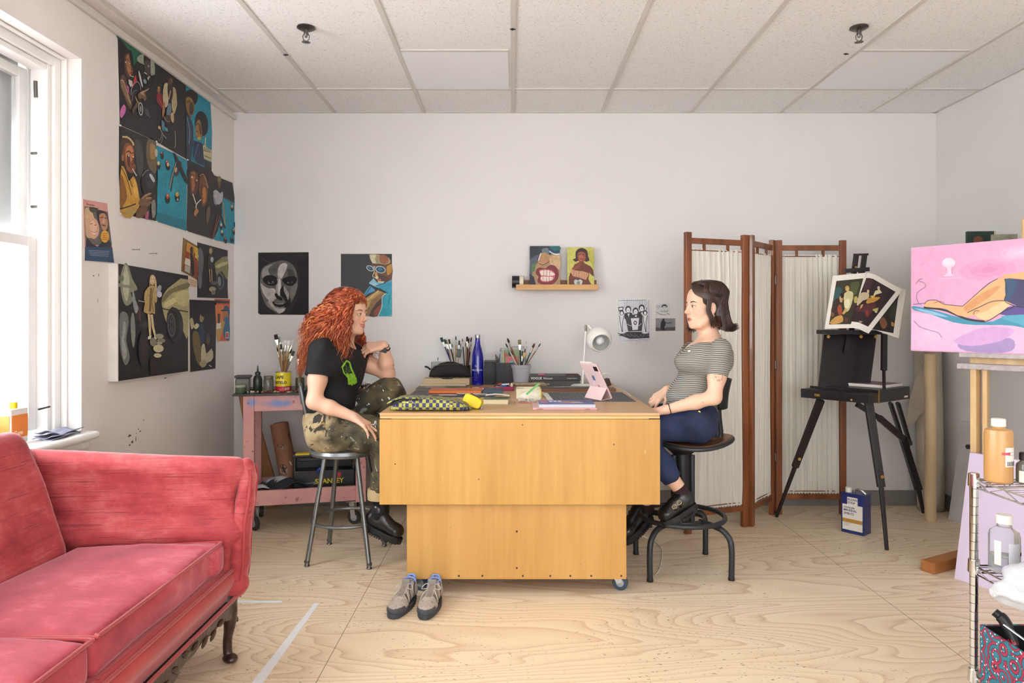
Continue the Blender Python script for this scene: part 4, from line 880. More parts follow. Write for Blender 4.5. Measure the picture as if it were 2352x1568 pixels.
for i in range(26):
    y = 2.45-.065*i; b.ell((-1.026, y, .196-.015*math.sin(i*1.3)), (.006, .026, .011), (R_(25*math.sin(i)), 0, 0), 10)
b.obj('carved_apron', m_mah, sofa, smooth=True)
def cab(x, y):
    pts = spline([(x-.02,y+.02,.235),(x+.004,y,.19),(x+.008,y-.006,.14),(x-.004,y+.004,.08),(x-.004,y+.004,.035),(x+.004,y-.002,.018)], 5)
    rs = [.034-.001*i if i < 6 else max(.0165, .030-.0014*(i-4)) for i in range(len(pts))]
    b = M().tube(pts, rs, 14); b.ell((x+.010, y-.008, .016), (.032, .026, .016), R_(-35), 14)
    for i in range(5): b.ell((x+.022, y-.022+.01*i, .20-.012*i), (.008, .006, .022), (R_(15*i-30), 0, 0), 8)
    b.obj('leg', m_mah, sofa, smooth='all')
cab(-1.052, 2.575); cab(-1.052, .45); M().cyl((-1.75, 2.5, 0), (-1.72, 2.45, .22), .018, .03).obj('leg', m_mah, sofa)
# things on the sill and sofa top
S = SDF(); random.seed(7); c = Vector((-1.80, 2.30, .835))
b = M()
for i in range(11):
    a = i*.9; r0 = .012+.004*(i % 3); 
    b.grid(lambda u, v, a=a, i=i: (c.x+(.01+.055*u)*math.cos(a+1.6*(v-.5))+.004*math.sin(9*v), c.y+(.01+.045*u)*math.sin(a+1.6*(v-.5)), c.z-.012+.055*u*(1-.25*(i % 4)/2)+.006*math.sin(7*v+i)), 5, 8)
fo = thing('dried_flower', 'dried red flower head with curled petals on the sofa back by the window', 'flower', (c.x, c.y, c.z-.03)); b.obj('petals', mat('dried_petal', '9c2b34', .6, var=.5, nscale=50), fo, smooth='all', solid=.001)
M().cyl(c-Vector((0,0,.03)), c+Vector((0,0,.0)), .008, .012, 10).obj('flower_stem', mat('dry_stem', '7a6a4a', .8), fo)
q = PL(155, 998, .0); q = Vector((XL-.02, 2.97, WZ0+.008)); b = M()
for i in range(3):
    b.grid(lambda u, v, i=i: (q.x-.05+.085*u+.01*math.sin(5*v+i), q.y-.11+.20*v, q.z+.004+.007*i+.006*math.sin(6*u+4*v+i*2)+(.016*max(0, .35-v)*3 if i == 2 else 0)), 10, 12)
one(b, 'folded_cloth', mat('grey_blue_cloth', 'a2a6bf', .9, var=.2, bump=.4, bscale=120), 'small folded grey blue cloth on the window sill', 'cloth', smooth='all', solid=.003)
ob = thing('solvent_can', 'orange labelled can standing on the window sill', 'can', (-2.0, 2.79, WZ0+.008)); q = Vector((-2.00, 2.79, WZ0+.008))
M().box((q.x, q.y, q.z+.07), (.05, .10, .14)).obj('can_body', mat('pale_tin', 'ece7df', .4), ob, bevel=.006); M().box((q.x+.0253, q.y, q.z+.07), (.002, .09, .09)).obj('orange_label', mat('orange_label', 'ef8a3c', .5), ob)
M().box((q.x, q.y-.051, q.z+.07), (.04, .002, .09)).obj('orange_label', mat('orange_label', 'ef8a3c', .5), ob)
M().cyl(q+Vector((0,0,.14)), q+Vector((0,0,.165)), .014, n=16).obj('cap', m_yel, ob)
text('Gam', .026, (q.x+.0265, q.y-.035, q.z+.035), (0,1,0), (0,0,1), m_paper, ob); text('Gam', .02, (q.x-.018, q.y-.0525, q.z+.035), (1,0,0), (0,0,1), m_paper, ob)
one(M().tube([(XL-.07, 2.90, WZ0+.13), (XL-.07, 2.97, WZ0+.133)], .004, 6), 'sash_lift', m_dark, 'small dark metal latch handle on the window sash', 'latch')
# ================================================================ pink studio cart (left, behind the stool)
m_pinkp = None
t = NT('pink_painted_wood'); co = t.co(); n = t.noise(co, 5, 4); st = t.ramp(t.noise(t.co((1,1,1), loc=(1,2,8)), 26, 4, .6), [(.64, 0.0), (.67, 1.0)])
c = t.ramp(n, [(.35, 'c98f8b'), (.65, 'd9a29c')]); c = t.mix(t.math('MULTIPLY', st, .6), c, '5e2a26')

for X_, Z_, sx_q, cc_ in ((1.555, .772, 26, '6b8fc4'), (1.40, .765, 9, '5f86c0'), (1.16, .77, 8, '8a7bb5')):
    vl = t.n('VectorMath', operation='LENGTH'); t.l(t.co((sx_q, 0, 30), loc=(X_*sx_q, 0, -Z_*30)), vl.inputs[0]); c = t.mix(t.math('MULTIPLY', t.ramp(t.math('MULTIPLY', t.math('ADD', vl.outputs['Value'], t.noise(co, 22, 3)), .5), [(.38, 1.0), (.72, 0.0)]), .85), c, cc_)
t.col(c); t.b.inputs['Roughness'].default_value = .45; m_pinkp = t.m
CA, CB = Vector((-1.60, 4.13, 0)), Vector((-.905, 4.295, 0)); cex = (CB-CA).normalized(); cey = Vector((-cex.y, cex.x, 0)); CW, CD = (CB-CA).length, .40; crz = math.atan2(cex.y, cex.x)
cart = thing('studio_cart', 'pink painted wooden cart on casters with a paint crusted top, behind the grey stool', 'cart', (-1.25, 4.3, 0))
def cq(u, v, z): return CA+cex*u+cey*v+Vector((0,0,z))
def cbox(u0, v0, z0, u1, v1, z1): return M().box(cq((u0+u1)/2, (v0+v1)/2, (z0+z1)/2), (u1-u0, v1-v0, z1-z0), crz)
for u in (0, CW-.062):
    for v in (0, CD-.04): cbox(u, v, .145, u+.062, v+.04, .815).obj('leg', m_pinkp, cart, bevel=.003)
cbox(.062, .004, .72, CW-.062, .026, .813).obj('apron', m_pinkp, cart, bevel=.002); cbox(.062, CD-.026, .72, CW-.062, CD-.004, .813).obj('apron', m_pinkp, cart)
cbox(.062, .004, .155, CW-.062, .026, .245).obj('lower_rail', m_pinkp, cart, bevel=.002); cbox(.062, CD-.026, .155, CW-.062, CD-.004, .245).obj('lower_rail', m_pinkp, cart)
cbox(.02, .02, .16, CW-.02, CD-.02, .175).obj('lower_shelf', mat('dark_pink_ply', '8c5450', .6, var=.3), cart)
m_pal = mat('dark_palette_glass', '2e2a26', .35, var=.6, nscale=50)
cbox(-.055, -.03, .816, CW+.12, CD+.05, .828).obj('palette_top', m_pal, cart, bevel=.002)
for u, z in ((.03,.77),(.03,.20),(CW-.03,.20),(CW-.03,.77)): M().cyl(cq(u,-.002,z), cq(u,.001,z), .006, n=10).obj('bolt', m_spr, cart)
for u, v, a in ((.06,.05,.9),(CW-.07,.05,1.3),(.06,CD-.05,.5),(CW-.07,CD-.05,.8)):
    q = cq(u, v, 0); caster(q.x, q.y, cart, r=.042, ang=a, tyre=mat('scuffed_black_tyre', '3b3836', .6, var=.4, nscale=60), z_top=.146)
# paint crumbs on the palette
random.seed(11); b = M(); PCX = ['d8c04a','d9d2c0','8a2f28','5a4a38','e6dcc4','3a302a','c9b27a','7d6a52','2f4f7a','8f8578']
for i in range(230):
    u, v = random.uniform(-.04, CW+.1), random.uniform(-.015, .2); r = random.uniform(.004, .013); z = .829+r*.3
    b.ell(cq(u, v, z), (r, r*random.uniform(.5,1), r*random.uniform(.3,.8)), (random.random(), random.random(), random.random()*3), 6, 0, random.choice(PCX))
setp(b.obj('dried_paint', vmat('dried_paint_crumbs', .5, .3, 90), cart, smooth='all'), kind='stuff')
b = M()
for i in range(90):
    u, v = random.uniform(.50, .80), random.uniform(.05, .3); r = random.uniform(.008, .02); h_ = .03*math.exp(-((u-.64)/.09)**2)
    b.ell(cq(u, v, .83+random.random()*h_), (r, r*random.uniform(.4,1), r*.45), (random.random(), random.random(), random.random()*3), 6, 0, random.choice(['3a3430','4c443c','8a8178','cfc9c0','6b3d34','27242a','b9aa90']))
setp(b.obj('dried_paint', vmat('dried_paint_crumbs'), cart, smooth='all'), kind='stuff')
# jars
def cpt(x, Y=None, v=.1): 
    # point on the cart top at distance v behind its front edge, under photo column x
    d = (x-CX)/F; o = CA+cey*v; s_ = (o.x-d*o.y)/(d*cex.y-cex.x); return o+cex*s_
m_jar = mat('smoky_glass', '8d8a80', .12, var=.2, trans=.45); zt = .829
q = cpt(559, v=.12); q.z = zt; j = thing('storage_jar', 'large clear jar with a dark lid at the left end of the cart top', 'jar', q)
M().box(q+Vector((0,0,.042)), (.085,.08,.084), crz).obj('jar_body', m_jar, j, bevel=.01); M().box(q+Vector((0,0,.092)), (.092,.086,.016), crz).obj('lid', mat('dark_lid', '3b3a37', .5), j, bevel=.004); M().box(q+Vector((0,0,.018)), (.075,.07,.033), crz).obj('liquid', mat('brown_liquid', '5a4c3c', .3), j)
q = cpt(552, v=.045); q.z = zt; j = thing('small_jar', 'small green jar with a pale lid in front of the large clear jar', 'jar', q)
M().lathe(q, [(.026,0),(.028,.003),(.028,.034)], 24).obj('jar_body', mat('green_jar', '5b6b52', .3, var=.2), j, smooth=True); M().lathe(q, [(.029,.034),(.030,.036),(.030,.046),(.027,.048)], 24).obj('lid', mat('pale_lid', 'a9aa92', .4), j, smooth=True)
q = cpt(592, v=.10); q.z = zt; j = thing('squeeze_bottle', 'dark green squeeze bottle with pointed nozzle on the cart', 'bottle', q); m_dg = mat('dirty_dark_green', '2f3a30', .35, var=.5, nscale=40)
M().lathe(q, [(.025,0),(.027,.004),(.027,.075),(.022,.092),(.014,.10),(.014,.104)], 28).obj('bottle_body', m_dg, j, smooth=True); M().lathe(q, [(.016,.103),(.016,.118),(.006,.124),(.0035,.150),(.003,.158)], 20).obj('nozzle', m_dg, j, smooth=True)
q = cpt(617, v=.09); q.z = zt; j = thing('glass_jar', 'round glass jar with a cloudy brown lid beside the coffee can', 'jar', q)
M().lathe(q, [(.027,0),(.030,.005),(.030,.07),(.024,.080)], 28).obj('jar_body', m_jar, j, smooth=True); M().lathe(q, [(.027,.078),(.028,.08),(.028,.094),(.025,.096)], 24).obj('lid', mat('brown_lid', '6e675a', .4, var=.3), j, smooth=True)
q = cpt(651, v=.10); q.z = zt; can = thing('coffee_can', 'yellow and red coffee can full of paintbrushes on the cart', 'can', q); m_red = mat('red_print', 'c41f2e', .35); m_yc = mat('yellow_tin', 'e5cf22', .3, var=.08)
R1 = .047; HC = .118
M().lathe(q, [(R1-.002,0),(R1,.002),(R1,.032)], 36, cap=False).obj('red_band', m_red, can, smooth=True)
M().lathe(q, [(R1,.0325),(R1,HC-.002),(R1-.001,HC),(R1-.003,HC),(R1-.003,.004),(.001,.004)], 36, cap=False).obj('can_body', m_yc, can, smooth=True); M().lathe(q, [(R1-.001,HC-.003),(R1+.002,HC-.001),(R1+.001,HC+.002),(R1-.003,HC)], 36, cap=False).obj('rim', m_steel, can, smooth=True)
text_cyl('CAFE', .024, q, R1, q.z+.080, -.30, m_dark, can, sx=1.1, bold=.0008); text_cyl('BUSTELO', .022, q, R1, q.z+.048, -.25, m_dark, can, sx=1.0, bold=.0008); text_cyl('---------', .010, q, R1, q.z+.036, 0, m_dark, can); text_cyl('------ ------', .010, q, R1, q.z+.014, .1, m_paper, can)
text_cyl('lllllll', .022, q, R1+.0002, q.z+.010, .82, m_paper, can)
sp = [(633,768,'y','2e2a26','flat',.022),(641,774,'n','9a9c98','flat',.014),(636,797,'n','333030','round',.008),(645,790,'w','3a3734','flat',.012),(650,786,'w','e5e3de','flat',.014),(655,781,'y','e8e6e2','flat',.016),(659,793,'n','d6d2ca','round',.009),(663,782,'w','e8e6e2','flat',.018),(667,796,'n','5a5650','round',.009),(671,782,'y','e6e4e0','flat',.016),(648,806,'n','8a7a5a','round',.007),(657,803,'n','2a2826','round',.007),(670,800,'k','1c1c1c','round',.010),(675,806,'n','3a3430','flat',.016)]
for i, (x, y, hd, br, kd, wd) in enumerate(sp):
    tx = P(x, y, q.y+.02*math.sin(i*1.7)); k = tx.x-q.x
    brush('%s handled brush, %s from the left in the yellow coffee can' % (CN[hd], ORD[i]), (q.x-k*.35, q.y-.015*math.sin(i*1.7), q.z+.006), tx, hd, br, wd, kd, 'brushes in the coffee can', r=.0035)
q = cpt(689, v=.13); q.z = zt; j = thing('jar', 'dark stained jar holding brushes half hidden by the red hair', 'jar', q); M().lathe(q, [(.026,0),(.028,.004),(.028,.07),(.024,.08)], 24).obj('jar_body', mat('olive_jar', '5a5236', .3, var=.5, nscale=40), j, smooth=True)
for i, (x, y) in enumerate(((684,812),(690,800),(695,815))): brush('tan handled brush in the stained jar, %s from the left' % ORD[i], q+Vector((0,.005*i,.006)), P(x, y, q.y), 'n', '8a6a48', .012, 'flat', 'brushes in the stained jar')
# lower shelf: toolbox, cloth, kraft rolls
a, c = cpt(672, v=.10), cpt(816, v=.10); tx_ = thing('tool_box', 'black open tool box with yellow latches on the lower shelf of the pink cart', 'tool box', ((a.x+c.x)/2, (a.y+c.y)/2, .176))
Lx = (c-a).length; mid = (a+c)/2; 
def tbx(u, v, z, su, sv, sz): return M().box(mid+cex*u+cey*v+Vector((0,0,z)), (su, sv, sz), crz)
tbx(0,.08,.255,Lx,.16,.155).obj('box_body', m_blk, tx_, bevel=.008); tbx(0,.11,.375,Lx*.97,.012,.10).obj('tray_back', m_blk, tx_)
for s_ in (-1,1): tbx(s_*Lx*.47,.07,.375,.014,.12,.10).obj('tray_side', m_blk, tx_, bevel=.003)
tbx(0,.05,.425,Lx*1.0,.10,.022).obj('lid_edge', mat('charcoal_plastic', '2b2d31', .4), tx_, bevel=.006); tbx(0,.0,.402,Lx*.8,.012,.02).obj('handle', m_blk, tx_, bevel=.004)
for s_ in (-1,1): tbx(s_*Lx*.34,.0,.440,.085,.06,.012).obj('latch', m_yel, tx_, bevel=.003)
text('STANLEY', .042, mid+cex*(-.055)+cey*(-.0015)+Vector((0,0,.250)), cex, (0,0,1), m_yel, tx_, bold=.001)
tbx(.09,-.001,.30,.02,.002,.03).obj('red_paint_spot', m_red, tx_)
b = M()
mm = cq(.20, .13, .195)
def fc(u, v): 
    return mm+cex*(-.15+.36*u)+cey*(-.09+.16*v)+Vector((0,0,.030+.035*math.sin(2.2*u+.4)+.016*math.sin(11*u+5*v)+.010*math.sin(14*v-6*u)+(.045*u*v)))
M_ = M().grid(fc, 26, 14)
one(M_, 'striped_cloth', vmat('cloth_vm', .85), 'crumpled black and pale grey cloth on the lower shelf of the pink cart', 'cloth', smooth='all', solid=.006)
ob = bpy.data.objects['striped_cloth']; at = ob.data.color_attributes.new('Col', 'FLOAT_COLOR', 'POINT')
for i, v_ in enumerate(ob.data.vertices):
    u, v = (i//15)/26, (i % 15)/14; k = math.sin(5*v+6*u+1.5*math.sin(4*u)); at.data[i].color = (*(lin('2a2c33') if k < .35 else lin('bdbcc0')), 1)
M_ = M().grid(lambda u, v: mid+cex*(-.045+.05*u)+cey*(-.012+.02*v)+Vector((0,0,.320+.02*math.sin(3*u)+.01*math.sin(7*v+5*u))), 8, 6); one(M_, 'blue_rag', mat('blue_rag', '3d5cc0', .8, var=.3), 'small bright blue rag caught on the tool box edge', 'rag', smooth='all', solid=.008)
m_kraft = mat('kraft_card', 'a8754a', .75, var=.12, nscale=20); m_kraftd = mat('worn_kraft', '96664a', .75, var=.2, nscale=14)
YR = 4.50
a0, a1 = P(556, 872, YR), P(612, 1128, YR-.03); a1.z = max(a1.z, .176); k0 = P(520, 872, YR)
one(M().bar(P(622, 1165, 4.69), P(556, 874, 4.72), .16, .03, up=(0,1,0), w2=.08), 'cardboard_sheet', m_kraft, 'tall leaning brown cardboard piece behind the left leg of the pink cart', 'cardboard', bevel=.012)
rl = thing('kraft_roll', 'short brown paper roll with painted heads on it, leaning behind the cart', 'roll', P(665, 1120, 4.47)); pA, pB = P(668, 1118, 4.45), P(641, 972, 4.51); dd = (pB-pA).normalized()
M().tube([pA, pB], .057, 28).obj('roll_body', m_kraftd, rl, smooth=True); M().tube([pB, pB+dd*.006], [.05,.03], 20).obj('roll_opening', mat('dark_kraft', '5a3a26', .8), rl)
def rollp(x, y):
    q = P(x, y, 4.45); h_ = (q-pA).dot(dd); cax = pA+dd*h_; r = Vector((q.x-cax.x, 0, q.z-cax.z)); sd = max(-.99, min(.99, r.length/.0575*(1 if r.x > 0 else -1))); side = Vector((dd.z, 0, -dd.x)); back = Vector((0,-1,0)); return cax+(side*sd+back*math.sqrt(1-sd*sd))*.0578
ar = Art(lambda x, y, o: rollp(x, y)+Vector((0,-o,0)))
ar.poly('1d1b1e', [(655,998),(668,992),(674,1008),(676,1030),(664,1034),(652,1030)], 4); ar.ell('8f8376', 645, 1025, 7, 6); ar.ell('2a2524', 645, 1020, 7, 4); ar.poly('1d1b1e', [(652,1066),(664,1052),(675,1046),(676,1075),(662,1084)], 4); ar.ell('a39789', 655, 1075, 9, 9, 20); ar.ell('2a2524', 655, 1068, 9, 5, 20); ar.line('2a2524', [(650,1076),(655,1078),(660,1076)], 1.2); ar.line('d8d0c4', [(667,1056),(672,1066)], 2)
ar.m.obj('painted_head', vmat('printed_ink'), rl)
for i, dx in enumerate((0, 6)):
    one(M().tube(spline([P(566+dx*.3, 1100, 4.62), P(560, 1150, 4.60), P(557+dx, 1190, 4.56), PZ(560+dx, 1222, .004), PZ(556, 1200+8*i, .004), PZ(562, 1180, .004)]), .0025, 6), 'white_cable', m_paper, ('thicker loop' if i else 'thin loop')+' of white cable hanging by the wall left of the pink cart', 'cable', 'cables left of the cart', smooth=True)
# ================================================================ left wall pictures
m_can = vmat('acrylic_on_canvas', .5, .28, 55, .25, 120)
TEAL, BK = '1593ac', '26232a'
def wall_pic(name, lab, cat, draw, pj, group=None, depth=.003, edge=None, side=None, m=m_can):
    th = thing(name, lab, cat, pj(edge[0][0], edge[0][1], 0), group); b = M()
    vs = [pj(x, y, depth) for x, y in edge]; b.prism(vs, Vector((-1,0,0) if abs(vs[0].x-XL) < .1 else (0,1,0))*(depth-.0006)); b.obj('canvas_sheet', side or mat('raw_canvas', 'd9d4cc', .8), th)
    ar = Art(lambda x, y, o: pj(x, y, depth+o)); draw(ar); ar.m.obj('painted_surface', m, th); return th
G = 'unframed canvases tiled on the left wall'
CC = ['1d1b20','3a2a24','6b4a34','9c7a52','c9a878']
def face(ar, x, y, rx, ry, a, skin, dark, light, look=1, hair=None):
    if hair: ar.ell(hair, x-look*rx*.2, y-ry*.25, rx*1.35, ry*1.25, a)
    ar.ell(dark, x, y, rx, ry, a); ar.ell(skin, x+look*rx*.15, y, rx*.8, ry*.9, a); ar.ell(light, x+look*rx*.25, y-ry*.42, rx*.42, ry*.28, a); ar.ell(light, x+look*rx*.3, y+ry*.12, rx*.25, ry*.2, a)
    for s_ in (-.38, .5): ar.line('1a1518', [(x+rx*(s_-.2), y-ry*.2), (x+rx*(s_+.05), y-ry*.26), (x+rx*(s_+.25), y-ry*.2)], ry*.09); ar.ell('e8dfd0', x+rx*s_, y-ry*.06, rx*.16, ry*.06, a); ar.ell('1a1518', x+rx*s_, y-ry*.06, rx*.07, ry*.06, a)
    ar.line(dark, [(x+rx*.08, y-ry*.1), (x+look*rx*.2, y+ry*.25), (x+rx*.02, y+ry*.3)], rx*.1); ar.ell('6e2f2a', x+look*rx*.1, y+ry*.55, rx*.3, ry*.09, a)
def d1(ar):
    ar.poly(BK, [(270,80),(357,142),(359,365),(355,323),(275,287)]); ar.poly(BK, [(270,80),(357,142),(360,325),(275,287)])
    ar.poly('1f6a52', [(270,78),(300,100),(330,122),(331,132),(318,138),(311,146),(303,147),(300,130),(294,118),(284,112),(280,96),(270,90)], 2); ar.poly('17151a', [(271,92),(282,96),(293,112),(302,118),(306,140),(304,150),(295,148),(285,150),(284,166),(276,176),(273,150)], 3)
    ar.poly('6b4432', [(286,134),(289,124),(296,122),(299,134),(303,150),(306,160),(304,170),(296,178),(291,172),(287,158)], 3); ar.poly('a5714e', [(290,130),(296,126),(298,140),(302,158),(300,170),(294,166),(290,150)], 3); ar.line('17151a', [(287,140),(291,136),(295,140)], 1.6); ar.ell('efe8dc', 290, 143, 2.4, 1.6, 10); ar.ell('17151a', 291, 143, 1, 1.6); ar.ell('efe8dc', 298, 146, 1.3, 1); ar.line('2a1a16', [(299,146),(303,158),(300,160)], 1.2); ar.ell('8e3a34', 302, 168, 4, 2.4, 30); ar.line('efe0d0', [(298,171),(302,175),(308,176)], 1.3)
    ar.poly('5a4234', [(280,172),(288,176),(292,192),(302,234),(304,245),(298,252),(290,236),(276,198),(275,186)], 2); ar.poly('8a6a50', [(277,184),(284,184),(296,222),(302,240),(296,236),(280,204)], 2); ar.line('cdb08a', [(276,186),(281,184),(286,192),(300,238)], 1.2); ar.poly('b65a9c', [(290,194),(296,199),(297,214),(293,210)]); ar.poly('d373b4', [(284,240),(289,247),(288,258),(280,270),(276,266),(277,252)], 3)
    ar.poly('cf3440', [(308,180),(312,172),(314,186),(304,202)]); ar.poly('cfc7bc', [(295,182),(304,186),(305,196),(300,200),(296,192)], 1); ar.line('a8a8ac', [(301,218),(302,204),(308,192),(316,188),(322,196),(323,206)], 1.4); ar.line('8e8e94', [(304,232),(306,212),(315,207)], 1)
    ar.poly('9fa693', [(315,134),(322,126),(332,124),(344,130),(354,140),(356,168),(352,176),(346,170),(342,150),(330,148),(318,142)], 2); ar.poly('1b1a1e', [(330,130),(336,126),(344,132),(346,148),(342,156),(332,150)], 3); ar.poly('4a4440', [(332,144),(338,138),(345,146),(346,162),(342,176),(336,172),(332,160)], 3); ar.line('efe8dc', [(331,166),(337,170)], 1.5); ar.line('1b1a1e', [(333,152),(338,150)], 1.3); ar.ell('8a8580', 341, 152, 2.2, 3)
    ar.poly('cdc8c4', [(318,162),(322,170),(328,196),(327,200),(321,184)], 2); ar.poly('b9b4b0', [(338,178),(345,174),(343,186),(341,190)], 1); ar.ell('7d95a5', 333, 187, 3.6, 5.4, -20); ar.poly('15131a', [(344,178),(356,172),(357,186),(346,200),(336,206),(330,204)], 2)
    ar.poly('7a5c48', [(316,218),(324,210),(336,206),(343,202),(340,208),(334,212),(337,226),(332,232),(327,226),(320,228)], 2); ar.poly('b89878', [(322,212),(336,206),(343,202),(338,208),(330,213),(334,222),(328,218)], 2); ar.line('c79a3a', [(311,222),(315,232),(320,238)], 1.8); ar.poly('5c4c3a', [(303,252),(314,234),(319,240),(305,262)], 1)
    ar.ell('d0d0d4', 323, 250, 5.5, 15, -4); ar.ell('2a2a30', 323, 250, 4.2, 13, -4); ar.ell('8e9096', 323, 250, 2.4, 7, -4); 
    for k in range(4): ar.line('8a8a90', [(332+k*.5, 248+k*4), (342+k, 256+k*4.4)], .9)
d1e = [(270,78),(357,140),(360,326),(275,288)]
wall_pic('canvas_painting', 'dark canvas of a couple at a steering wheel, top left of the tiled canvases', 'painting', d1, PL, G, edge=d1e)
def d2(ar):
    ar.poly('211f26', [(357,141),(427,192),(430,366),(360,326)]); face(ar, 364, 206, 4.4, 9, 0, '9a6a40', '4a2a20', 'c89858', 1, '17151a'); ar.poly('8e2430', [(360,216),(370,214),(378,232),(376,250),(367,244),(360,230)], 2); ar.line('c6606c', [(364,222),(374,246)], 1)
    ar.ell('3a2c26', 391, 185, 6, 11); ar.ell('6b4634', 392, 188, 4.6, 9); ar.ell('96683f', 394, 184, 2, 4); ar.poly('c9bd9a', [(377,194),(385,191),(388,208),(386,240),(378,246),(374,222)], 2); ar.poly('b5a67c', [(397,200),(404,206),(406,228),(404,252),(399,262),(394,244),(395,220)], 2); ar.poly('4a3430', [(386,192),(397,200),(396,226),(390,232),(385,214)], 2); ar.line('d8d0c0', [(392,208),(389,222),(388,228)], 1.2); ar.line('d9c9a0', [(404,222),(406,240),(401,258)], 1)
    ar.poly('6d8898', [(386,240),(392,238),(394,256),(388,268),(382,262)], 2); ar.poly('b07a4c', [(375,236),(379,238),(378,258),(373,270),(373,250)], 2); ar.ell('4a3a34', 385, 273, 9, 9, 10); ar.line('a08a6a', [(376,268),(382,277),(390,279)], 1.3); ar.poly('c8a878', [(392,262),(398,258),(400,272),(398,282),(393,276)], 2); ar.poly('5c86a0', [(371,276),(378,282),(377,300),(372,296)], 2); ar.poly('46a0b8', [(378,291),(385,295),(386,302),(379,300)], 1)
    ar.ell('c9a36a', 366, 293, 3, 4.5, -30); ar.line('a8a8a0', [(368,296),(374,308),(382,318)], 1.3); ar.line('8a8a84', [(372,306),(368,322),(364,318)], 1.1); ar.line('8a8a84', [(374,310),(372,324),(368,330)], 1.1); ar.line('b8b8b4', [(402,300),(403,330),(401,340)], 1)
wall_pic('canvas_painting', 'dark canvas of a standing man in a pale jacket, middle of the top row', 'painting', d2, PL, G, edge=[(357,140),(427,191),(430,367),(360,326)])
def d3(ar):
    ar.poly(TEAL, [(427,193),(483,232),(487,300),(486,392),(428,360)]); ar.poly('0f7f96', [(430,350),(486,340),(486,392),(430,366)]); ar.ell('17151a', 437, 226, 17, 21, 20); ar.ell('17151a', 434, 250, 11, 20, 0); ar.poly('8a6a34', [(427,226),(434,222),(443,230),(447,246),(444,262),(437,268),(431,258),(427,244)], 3); ar.poly('4a341e', [(436,240),(441,236),(445,250),(441,264),(435,258)], 3); ar.line('17151a', [(430,236),(435,233),(439,237)], 1.4); ar.ell('5a2a1e', 440, 253, 3, 1.6, 20); ar.line('c8a050', [(428,228),(436,226),(441,234)], 1.4)
    ar.ell('17151a', 463, 284, 15, 29, -6); ar.poly('9a7040', [(450,286),(454,276),(459,276),(463,292),(464,312),(459,322),(453,318),(449,304)], 3); ar.poly('5a3c22', [(457,284),(462,292),(463,308),(459,306)], 2); ar.line('17151a', [(451,288),(455,283),(459,288)], 1.4); ar.ell('6a2c20', 452, 302, 2.6, 2); ar.line('d0a868', [(450,296),(449,304),(453,309)], 1.2); ar.ell('c8b060', 458, 318, 4, 4)
    ar.poly('2c3a52', [(427,262),(438,272),(444,290),(444,330),(438,372),(428,366)], 1); ar.poly('1c2a4c', [(446,322),(462,328),(470,334),(468,380),(452,374),(444,360)], 1); ar.line('8aa0b8', [(429,268),(436,300),(434,330)], 1.2); ar.line('3a5a9a', [(456,330),(450,350),(446,364)], 2.4)
    ar.poly('cfc89a', [(466,334),(472,332),(474,338),(486,344),(486,372),(468,364)]); ar.poly('2a2a34', [(468,366),(486,374),(486,392),(470,384)]); ar.line('2a2a34', [(467,345),(486,351)], .9); 
    for k in range(4): ar.line('2a2a34', [(470+k*4, 338+k), (469+k*4.4, 347+k)], 1.3)
    ar.line('efe8c0', [(472,316),(471,332)], 2.2)
    for k in range(7): ar.line('3a3a40', [(470.5+k*2.1, 356+k*.9), (470.8+k*2.1, 360+k*.9), (472+k*2.1, 357+k*.9)], .8, 0)
wall_pic('canvas_painting', 'turquoise canvas of two figures with round black hair, top right of the tiled canvases', 'painting', d3, PL, G, edge=[(427,191),(484,233),(488,300),(486,393),(430,367)])
